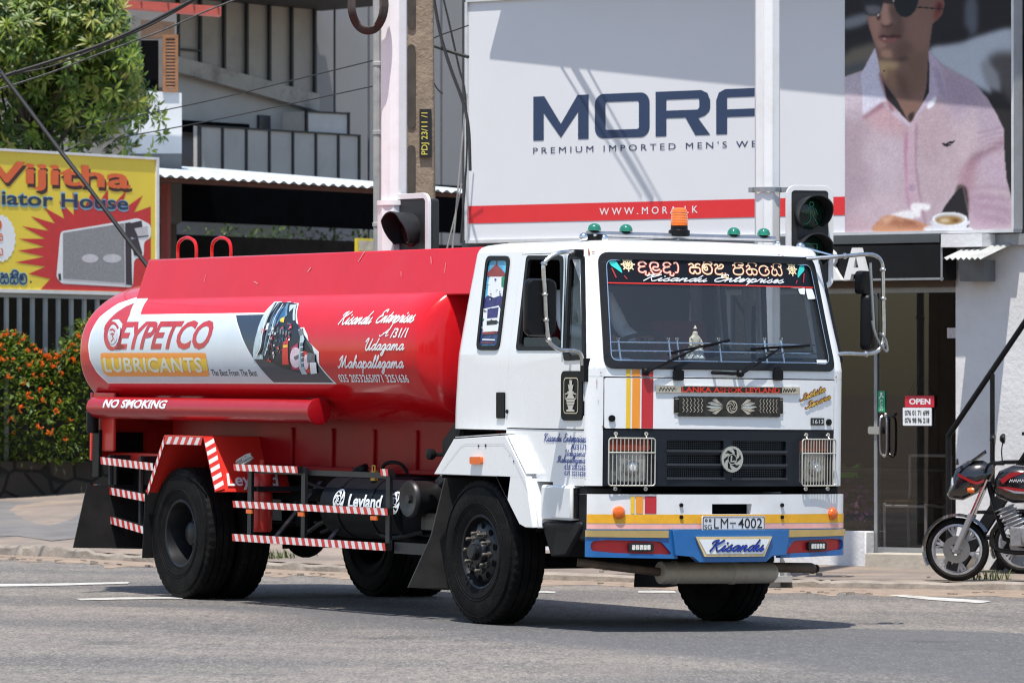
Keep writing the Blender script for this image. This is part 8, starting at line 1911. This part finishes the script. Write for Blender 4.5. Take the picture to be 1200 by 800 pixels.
hs = n.new('ShaderNodeHueSaturation'); mr = n.new('ShaderNodeMapRange'); mr.inputs[3].default_value = .6; mr.inputs[4].default_value = 1.3; l.new(v2.outputs['Color'], mr.inputs[0]); l.new(mr.outputs[0], hs.inputs['Value']); l.new(x.outputs['Result'], hs.inputs['Color'])
l.new(hs.outputs[0], n['Principled BSDF'].inputs['Base Color']); n['Principled BSDF'].inputs['Roughness'].default_value = .9
bb = n.new('ShaderNodeBump'); bb.inputs['Strength'].default_value = .8; bb.inputs['Distance'].default_value = .05; l.new(r.outputs[0], bb.inputs['Height']); l.new(bb.outputs[0], n['Principled BSDF'].inputs['Normal'])
m = MB(); m.sheet([(-1.5, -.3), (HL, -.3), (HL, hw), (-1.5, hw)], [], HP_.map, th=.9); tag(m.build('stone_wall', stonem), 'low shade-darkened rubble stone wall under the flowering hedge', 'wall')
hg = empty('flowering_hedge', 'dense green hedge dotted with orange flowers behind the tanker rear', 'hedge', HP_.map(HL / 2, hw, -.4)); bpy.context.view_layer.update()
ht = HP_.on(50, 372)[1] - hw
def hedge_top(u): return ht * (.88 + .10 * sin(u * 3.1 + .6) + .07 * sin(u * 7.3) )
m = MB(); h1, h2, h3 = 0, 1, 2
for k in range(15000):
    u = random.uniform(-1.6, HL + .1); top = hedge_top(u); z = top * (1 - random.random() ** 1.3) if k % 3 else top * random.uniform(.75, 1.04)
    bulge = .35 * sin(pi * min(1, max(0, z / top)) * .8 + .35) + .10 * sin(u * 5 + z * 4)
    h = bulge - abs(random.gauss(0, .16)) if k % 4 else random.uniform(-1.0, bulge)
    p = HP_.map(u, hw + z - .02, h)
    d = (HP_.n * random.uniform(.1, 1.0) + HP_.e * random.gauss(0, .7) + Vector((0, 0, random.gauss(.25, .6)))).normalized()
    m.mat(random.choice((0, 0, 1, 1, 2))); leaf(m, p, d, Vector((random.gauss(0, .4), random.gauss(0, .4), 1)).normalized(), random.uniform(.05, .10), random.uniform(.012, .022))
hm = [leafmat('hedge_green', (.095, .155, .020)), leafmat('hedge_yellow_green', (.19, .25, .030)), leafmat('hedge_deep_green', (.045, .085, .015))]
child(m.build('foliage', hm, recalc=False), hg)
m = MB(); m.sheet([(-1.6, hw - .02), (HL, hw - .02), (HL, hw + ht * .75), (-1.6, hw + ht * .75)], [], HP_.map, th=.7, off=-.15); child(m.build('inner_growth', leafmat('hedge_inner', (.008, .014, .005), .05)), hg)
m = MB(); bl = None
for j in range(11):
    a = 2 * pi * j / 11 * 2.4; c = Vector((random.gauss(0, .030), random.gauss(0, .02), random.gauss(0, .028)))
    for t in range(4):
        d = Vector((random.gauss(0, 1), -1 + random.gauss(0, .6), random.gauss(.2, .8))).normalized(); leaf(m, c, d, Vector((random.gauss(0, 1), random.gauss(0, 1), 1)).normalized(), .038, .013)
bl = m.build('blossom', leafmat('blossom_orange', (.85, .22, .03), .25, .2), recalc=False); child(bl, hg); bl.matrix_parent_inverse = Matrix(); 
spots = [(12, 392), (28, 400), (45, 378), (58, 402), (72, 378), (66, 395), (88, 384), (95, 372), (18, 420), (40, 438), (55, 425), (70, 412), (8, 440), (30, 462), (48, 470), (25, 432), (80, 400), (62, 448), (36, 412), (5, 405), (14, 372), (92, 410), (76, 436), (50, 390), (20, 478), (44, 458), (64, 480), (84, 490), (10, 492), (16, 505), (58, 506), (72, 470), (34, 384), (86, 420), (2, 420), (78, 515), (40, 500), (54, 440), (28, 450), (68, 428), (3, 380), (-12, 400), (-20, 440), (104, 378), (112, 366), (24, 388), (60, 372), (52, 412), (74, 390), (38, 428)]
for k, (px, py) in enumerate(spots):
    u, v = HP_.on(px + random.uniform(-2, 2), py + random.uniform(-2, 2), .3); top = hedge_top(u); z = min(v - hw, top * 1.0)
    bulge = .35 * sin(pi * min(1, max(0, z / top)) * .8 + .35) + .10 * sin(u * 5 + z * 4)
    o = bl if k == 0 else copy_of(bl); w = HP_.map(u, hw + z, bulge + .02); o.location = w - hg.location; s_ = random.uniform(.28, .70); o.scale = (s_,) * 3; o.rotation_euler = (random.uniform(-.5, .5), random.uniform(0, 6), random.uniform(-.6, .6))

# ---- mango tree behind the sign
tc_ = Vector((-5.75, 65.2, 5.95)); tree = empty('mango_tree', 'leafy green mango tree rising behind the yellow sign', 'tree', (tc_.x - .3, tc_.y, 0)); bpy.context.view_layer.update()
bark = M('bark', (.09, .065, .045), .9, var=.3, scale=6, bump=.6)
m = MB(); B0 = Vector((tc_.x - .3, tc_.y, -.1)); m.tube(catmull([B0, B0 + Vector((.1, 0, 1.8)), B0 + Vector((0, .1, 3.4)), B0 + Vector((.25, 0, 4.6))], 5), .2, 10, r2=.10)
tips = []
for k in range(30):
    a = random.uniform(0, 6.28); el = random.uniform(-.3, 1.2); r_ = random.uniform(1.0, 1.8)
    t0 = B0 + Vector((.1, .2, random.uniform(3.6, 5.4))); t1 = tc_ + Vector((cos(a) * cos(el) * r_ * .95, sin(a) * cos(el) * r_ * .8, sin(el) * r_ * .8 - .2))
    md = (t0 + t1) / 2 + Vector((random.gauss(0, .15), random.gauss(0, .15), .2)); m.tube(catmull([t0, md, t1], 4), .03, 6, r2=.008); tips.append(t1)
child(m.build('trunk', bark), tree)
m = MB(); random.seed(11)
cl = [(Vector((random.gauss(0, 1), random.gauss(0, 1), random.gauss(0, 1))).normalized() * random.uniform(.35, 1.0)) for _ in range(40)]
for k in range(3400):
    c0 = random.choice(cl); q = c0 + Vector((random.gauss(0, .22), random.gauss(0, .22), random.gauss(0, .20)))
    p = tc_ + Vector((q.x * 1.75, q.y * 1.4, q.z * 1.6))
    xl = xat(196, p.y)
    yy = 461 - (p.z - 1.632) * FPX / p.y
    if p.x > xat(132 + max(0, min(180, yy + 20)) * .36 + random.uniform(-14, 6), p.y): continue
    if p.z < 4.3: p.z = 4.3 + random.uniform(0, .7)
    ax = (p - tc_ + Vector((0, -.5, .5))).normalized(); nl = random.randint(7, 12); mi = random.choice((0, 0, 1, 1, 2, 3))
    for j in range(nl):
        a = 2 * pi * j / nl + random.random(); s = ax.orthogonal().normalized(); t = ax.cross(s)
        d = (s * cos(a) + t * sin(a) + ax * random.uniform(-.1, .7) + Vector((0, 0, -.25))).normalized()
        m.mat(mi if random.random() < .8 else random.choice((0, 1, 2))); leaf(m, p + d * .02, d, (ax + Vector((0, 0, .5))).normalized(), random.uniform(.09, .165), random.uniform(.013, .021), .3, random.uniform(.1, .5))
child(m.build('crown', [leafmat('mango_green', (.10, .17, .018)), leafmat('mango_light', (.22, .29, .035)), leafmat('mango_deep', (.035, .075, .012)), leafmat('mango_young', (.27, .27, .05))], recalc=False), tree)
random.seed(23)

# ---- balcony house behind the tree
BHP = Plane(atY(150, 190, 69), (1, .12)); H3 = lambda L, h=0: BHP.pts(L, h)
bh = empty('balcony_house', 'house corner with white balcony, wooden louvre shutter and red gutter', 'house', BHP.P); bpy.context.view_layer.update()
def HX(name, L, mat_, h=0, th=.15, holes=()): m = MB(); m.sheet(H3(L), [H3(q) for q in holes], BHP.map, th=th, off=h); return child(m.build(name, mat_), bh)
HX('wall', [(-60, 0), (60, 0), (160, 0), (213, 0), (213, 330), (-60, 330)], M('house_wall_grey', (.16, .15, .145), .9, var=.2, scale=2), -1.2)  # plain dark grey wall colour
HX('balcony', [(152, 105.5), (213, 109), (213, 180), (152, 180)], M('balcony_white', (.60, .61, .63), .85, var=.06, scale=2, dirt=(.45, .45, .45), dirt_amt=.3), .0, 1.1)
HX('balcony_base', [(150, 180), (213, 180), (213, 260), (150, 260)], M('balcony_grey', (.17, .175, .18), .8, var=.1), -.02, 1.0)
HX('window', [(165, 42), (190, 42), (190, 108), (165, 108)], void, -.9, .1)
HX('curtain', [(152, 42), (169, 40), (169, 108), (152, 106)], M('curtain_slate', (.045, .055, .07), .9, var=.2), -.85, .05)
HX('column', [(148, 16), (153.5, 16), (152.5, 190), (147.5, 190)], M('column_grey', (.24, .25, .26), .7, var=.15), .05, .12)
HX('timber_head', [(168, 20), (207, 23), (207, 42), (168, 42)], M('timber_dark', (.13, .075, .045), .7, var=.25, scale=8), -.5, .15)
m = MB(); lv = M('timber_louvre', (.26, .12, .055), .6, var=.2, scale=10)
a, b = BHP.on(190.5, 41), BHP.on(208.5, 108)
m.sheet([(a[0], b[1]), (b[0], b[1]), (b[0], a[1]), (a[0], a[1])], [[(a[0] + .04, b[1] + .04), (b[0] - .04, b[1] + .04), (b[0] - .04, a[1] - .04), (a[0] + .04, a[1] - .04)]], BHP.map, th=.06, off=.05)
for k in range(15): z = b[1] + .05 + k * (a[1] - b[1] - .1) / 15; m.prism([BHP.map(a[0] + .03, z, .04), BHP.map(b[0] - .03, z, .04), BHP.map(b[0] - .03, z + .03, .0), BHP.map(a[0] + .03, z + .03, .0)], (0, 0, .012))
child(m.build('louvre_shutter', lv), bh)
m = MB(); L = [(40, -1), (254, 13.5), (254, 24), (40, 6)]; m.sheet(H3(L), [], BHP.map, th=.35, off=.9); GT = child(m.build('gutter', M('gutter_red', (.42, .075, .055), .6, var=.12, scale=4)), bh)
m = MB()
for px in (80, 105, 131, 161, 192, 222, 250): t = px / 254; m.sheet(H3([(px, 14 * t - 1), (px + 1.4, 14 * t - 1), (px + 1.4, 6 + 18 * t - 6), (px, 6 + 18 * t - 6)]), [], BHP.map, th=.05, off=.925)
child(m.build('gutter_joint', M('joint_dark', (.10, .03, .025), .7, var=.1)), bh)

# ---- grey panelled building
GB = Plane(atY(214, 189, 76), QD); G3 = lambda L, h=0: GB.pts(L, h)
gb = empty('grey_building', 'tall grey panelled building with a sloping stained concrete stair beam', 'building', GB.P); bpy.context.view_layer.update()
gpan = M('panel_grey', (.36, .345, .33), .7, var=.07, scale=1.2, bump=.1, dirt=(.13, .13, .13), dirt_amt=.35); gbat = M('batten_dark', (.022, .024, .028), .6, var=.2)
def GX(name, L, mat_, h=0, th=.2): m = MB(); m.sheet(G3(L), [], GB.map, th=th, off=h); return child(m.build(name, mat_), gb)
GX('wall', [(185, -60), (590, -60), (590, 330), (185, 330)], M('wall_slate', (.27, .27, .275), .8, var=.06, scale=.8), -.5, .5)
GX('upper_panel', [(205, -40), (386, -40), (386, 112), (208, 60)], gpan, -.30, .1)
GX('lower_wall', [(207, 80), (384, 130), (384, 160), (213, 150)], M('wall_pale_grey', (.40, .40, .40), .85, var=.1, scale=1.5), -.35, .08)
m = MB()
for px, y1 in ((224, 66), (250, 74), (278, 82), (304.5, 90), (331, 97), (357, 104), (384, 112)): m.sheet(G3([(px - 1.1, -40), (px + 1.1, -40), (px + 1.1, y1), (px - 1.1, y1)]), [], GB.map, th=.05, off=-.22)
m.sheet(G3([(207, 54.5), (250, 58), (250, 60), (207, 56.5)]), [], GB.map, th=.05, off=-.215)
child(m.build('upper_batten', gbat), gb)
GX('stair_beam', [(205, 62), (384.5, 110), (384.5, 130), (205, 80)], M('beam_concrete', (.36, .35, .33), .9, var=.15, scale=3, dirt=(.06, .055, .05), dirt_amt=.9, dscale=2.2), -.16, .25)
GX('window_strip', [(214, 139), (310, 145), (310, 160), (214, 152)], void, -.28, .05)
GX('small_window', [(323, 134), (336, 135), (336, 157), (323, 156)], M('pane_navy', (.025, .03, .045), .3, var=.2), -.30, .05)
GX('box_panel', [(352.5, 131), (401.5, 133.5), (401.5, 160), (352.5, 158)], M('panel_pale', (.52, .52, .52), .7, var=.06), .10, .5)
m = MB()
for L in ([(351.5, 130), (402.5, 132.5), (402.5, 134.5), (351.5, 132)], [(351.5, 130), (353.5, 130), (353.5, 158), (351.5, 158)], [(400.5, 132), (402.5, 132), (402.5, 160), (400.5, 160)]): m.sheet(G3(L), [], GB.map, th=.04, off=.125)
xs_ = (214.5, 241, 269, 296, 323.6, 350.6, 377, 401.5)
for px in xs_: yv = 148 + (px - 214) * .062; m.sheet(G3([(px - 1, yv), (px + 1, yv), (px + 1, yv + 60), (px - 1, yv + 60)]), [], GB.map, th=.05, off=.325)
m.sheet(G3([(213, 147), (402.5, 158.6), (402.5, 160.6), (213, 149)]), [], GB.map, th=.05, off=.327)
child(m.build('balcony_batten', gbat), gb)
GX('balcony_panel', [(214, 148), (402, 160), (402, 230), (214, 230)], M('panel_light_grey', (.46, .445, .43), .7, var=.06, scale=1.3, dirt=(.16, .16, .16), dirt_amt=.3), .30, .1)
m = MB(); m.prism([GB.map(*GB.on(180, -10), 2.6), GB.map(*GB.on(401, 8), 1.2), GB.map(*GB.on(401, 12), -.4), GB.map(*GB.on(180, -8), -.4)], (0, 0, .12)); child(m.build('eave', M('eave_dark', (.03, .03, .033), .7, var=.2)), gb)
m = MB()
for px in (392, 432, 517): m.sheet(G3([(px, -40), (px + .8, -40), (px + .8, 300), (px, 300)]), [], GB.map, th=.03, off=.01)
child(m.build('wall_joint', M('joint_grey', (.10, .105, .12), .8, var=.1)), gb)

# ---- open shed with corrugated roof
ZS = Plane(atY(183, 205, 64), QD)
sh = empty('market_shed', 'open dark shed with a pale corrugated metal roof edge', 'shed', ZS.P); bpy.context.view_layer.update()
us0, us1 = ZS.on(120, 200)[0], ZS.on(548, 215)[0] + .8; vs0 = ZS.on(183, 206)[1]
m = MB(); n = int((us1 - us0) / .034); vs = []
for i in range(n + 1):
    u = us0 + (us1 - us0) * i / n; w = .018 * sin(i * pi / 3)
    for hh, vv in ((.35, vs0 - .02), (-.9, vs0 + .10), (-5, vs0 + .46)): vs.append(ZS.map(u, vv + w, hh))
m.add(vs, [(3 * i + j, 3 * i + 3 + j, 3 * i + 4 + j, 3 * i + 1 + j) for i in range(n) for j in (0, 1)])
child(m.build('roof', M('zinc_pale_blue', (.58, .66, .72), .5, .15, var=.12, scale=3, dirt=(.42, .42, .42), dirt_amt=.4), recalc=False), sh)
m = MB()
for hh, dv in ((.24, -.035), (-2, .10), (-4.5, .32)): m.prism([ZS.map(us0, vs0 + dv - .05, hh), ZS.map(us1, vs0 + dv - .05, hh), ZS.map(us1, vs0 + dv, hh), ZS.map(us0, vs0 + dv, hh)], ZS.n * -.06)
child(m.build('purlin', M('purlin_rust', (.09, .030, .020), .8, var=.25)), sh)
for px, h in ((198, -.4), (560, .2)):
    u = ZS.on(px, 250, h)[0]; m = MB(); m.prism([ZS.map(u - .035, -1, h), ZS.map(u + .035, -1, h), ZS.map(u + .035, vs0 - .06, h), ZS.map(u - .035, vs0 - .06, h)], ZS.n * -.1); child(m.build('post', M('post_red', (.20, .022, .018), .6, var=.2)), sh)
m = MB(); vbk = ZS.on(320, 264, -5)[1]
m.sheet([(us0, vbk), (us1 + 12, vbk), (us1 + 12, vs0 + .42), (us0, vs0 + .42)], [], ZS.map, th=.05, off=-5.0); child(m.build('shade_backing', M('sheet_shade_dark', (.002, .0022, .003), .9, var=.3, spec=.02)), sh)  # near-black sheet; the shadow inside the shed is put into its colour
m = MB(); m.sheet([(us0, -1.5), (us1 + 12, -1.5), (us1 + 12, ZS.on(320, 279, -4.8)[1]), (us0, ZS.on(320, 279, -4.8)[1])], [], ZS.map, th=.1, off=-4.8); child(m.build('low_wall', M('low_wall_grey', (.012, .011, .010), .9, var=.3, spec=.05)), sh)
m = MB(); rf = Plane(ZS.map(0, 0, -14), QD); a = rf.on(150, 282); b = rf.on(600, 268)
m.prism([rf.map(a[0], a[1] - .3, 0), rf.map(b[0], a[1] - .3, 0), rf.map(b[0], a[1] + .9, -3), rf.map(a[0], a[1] + .9, -3)], (0, 0, .1)); th_o = empty('tiled_house', 'low house with an orange tiled roof glimpsed through the open shed', 'house', rf.map(a[0], 0, 0)); bpy.context.view_layer.update(); child(m.build('roof', M('tile_orange', (.42, .17, .09), .8, var=.3, scale=6)), th_o)
m = MB(); m.prism([rf.map(a[0] + .3, -1.5, -.4), rf.map(b[0] - .3, -1.5, -.4), rf.map(b[0] - .3, a[1] - .25, -.4), rf.map(a[0] + .3, a[1] - .25, -.4)], rf.n * -.2); child(m.build('wall', M('wall_cream', (.4, .37, .3), .9, var=.1)), th_o)
m = MB(); 
for k in range(700):
    p = ZS.map(ZS.on(random.uniform(240, 480), 272, -5.6)[0], ZS.on(350, random.uniform(266, 292), -5.6)[1] + random.gauss(0, .08), -5.6 + random.gauss(0, .2)); d = Vector((random.gauss(0, 1), random.gauss(-.6, .6), random.gauss(0, .7))).normalized()
    leaf(m, p, d, Vector((0, 0, 1)) if abs(d.z) < .9 else Vector((1, 0, 0)), random.uniform(.08, .16), .022)
o = m.build('shrub', leafmat('shrub_green', (.05, .09, .02)), recalc=False); tag(o, 'strip of green shrubs glimpsed between shed and tiled roof', 'shrub')
m = MB(); a, b = ZS.on(418.5, 279, .3), ZS.on(442, 296, .3); m.mat(0); m.sheet([(a[0], b[1]), (b[0], b[1]), (b[0], a[1]), (a[0], a[1])], [], ZS.map, th=.04, off=.3); m.mat(1); m.sheet([(a[0] + .03, b[1] + .02), (b[0] - .03, b[1] + .02), (b[0] - .03, a[1] - .03), (a[0] + .03, a[1] - .03)], [], ZS.map, off=.304); m.mat(2); m.sheet([(a[0], -1), (a[0] + .04, -1), (a[0] + .04, b[1]), (a[0], b[1])], [], ZS.map, th=.03, off=.29)
tag(m.build('yellow_board', [M('board_yellow', (.70, .55, .04), .5, var=.1), M('board_pale', (.5, .45, .35), .6, var=.3, scale=12), black]), 'small yellow framed board standing beyond the tank beside the white pole', 'board')

# ---- the other side of the junction, behind the camera: seen only in paint and glass
for k, (x, y, w, h, c) in enumerate(((-34, -30, 16, 7.5, (.34, .31, .27)), (-14, -34, 15, 9.5, (.25, .27, .29)), (5, -32, 13, 6.5, (.38, .35, .30)), (22, -33, 15, 8.5, (.28, .24, .21)), (42, -30, 17, 7, (.33, .33, .33)))):
    e = empty('street_building', ('wide beige two storey building across the junction', 'tallest blue grey building across the junction', 'lowest pale sand building across the junction', 'dark brown plain building across the junction', 'long mid grey building across the junction')[k], 'building', (x, y, 0), group='buildings across the junction')
    m = MB(); m.box(-w / 2, w / 2, -8, 0, -1.5, h); m.build('wall', M(f'far_wall_{"abcde"[k]}', c, .85, var=.1, scale=1), e)
    m = MB(); m.box(-w / 2 - .4, w / 2 + .4, -8.4, .6, h, h + .3); m.build('roof', M('far_roof', (.12, .10, .09), .8, var=.2), e)
    for q in range(4):
        for z in (1.2, 4.4):
            if z + 1.8 < h: m = MB(); xx = -w / 2 + (q + .5) * w / 4; m.box(xx - .9, xx + .9, -.05, .03, z, z + 1.8); m.build('window', M('far_window', (.02, .025, .03), .15, var=.2), e)
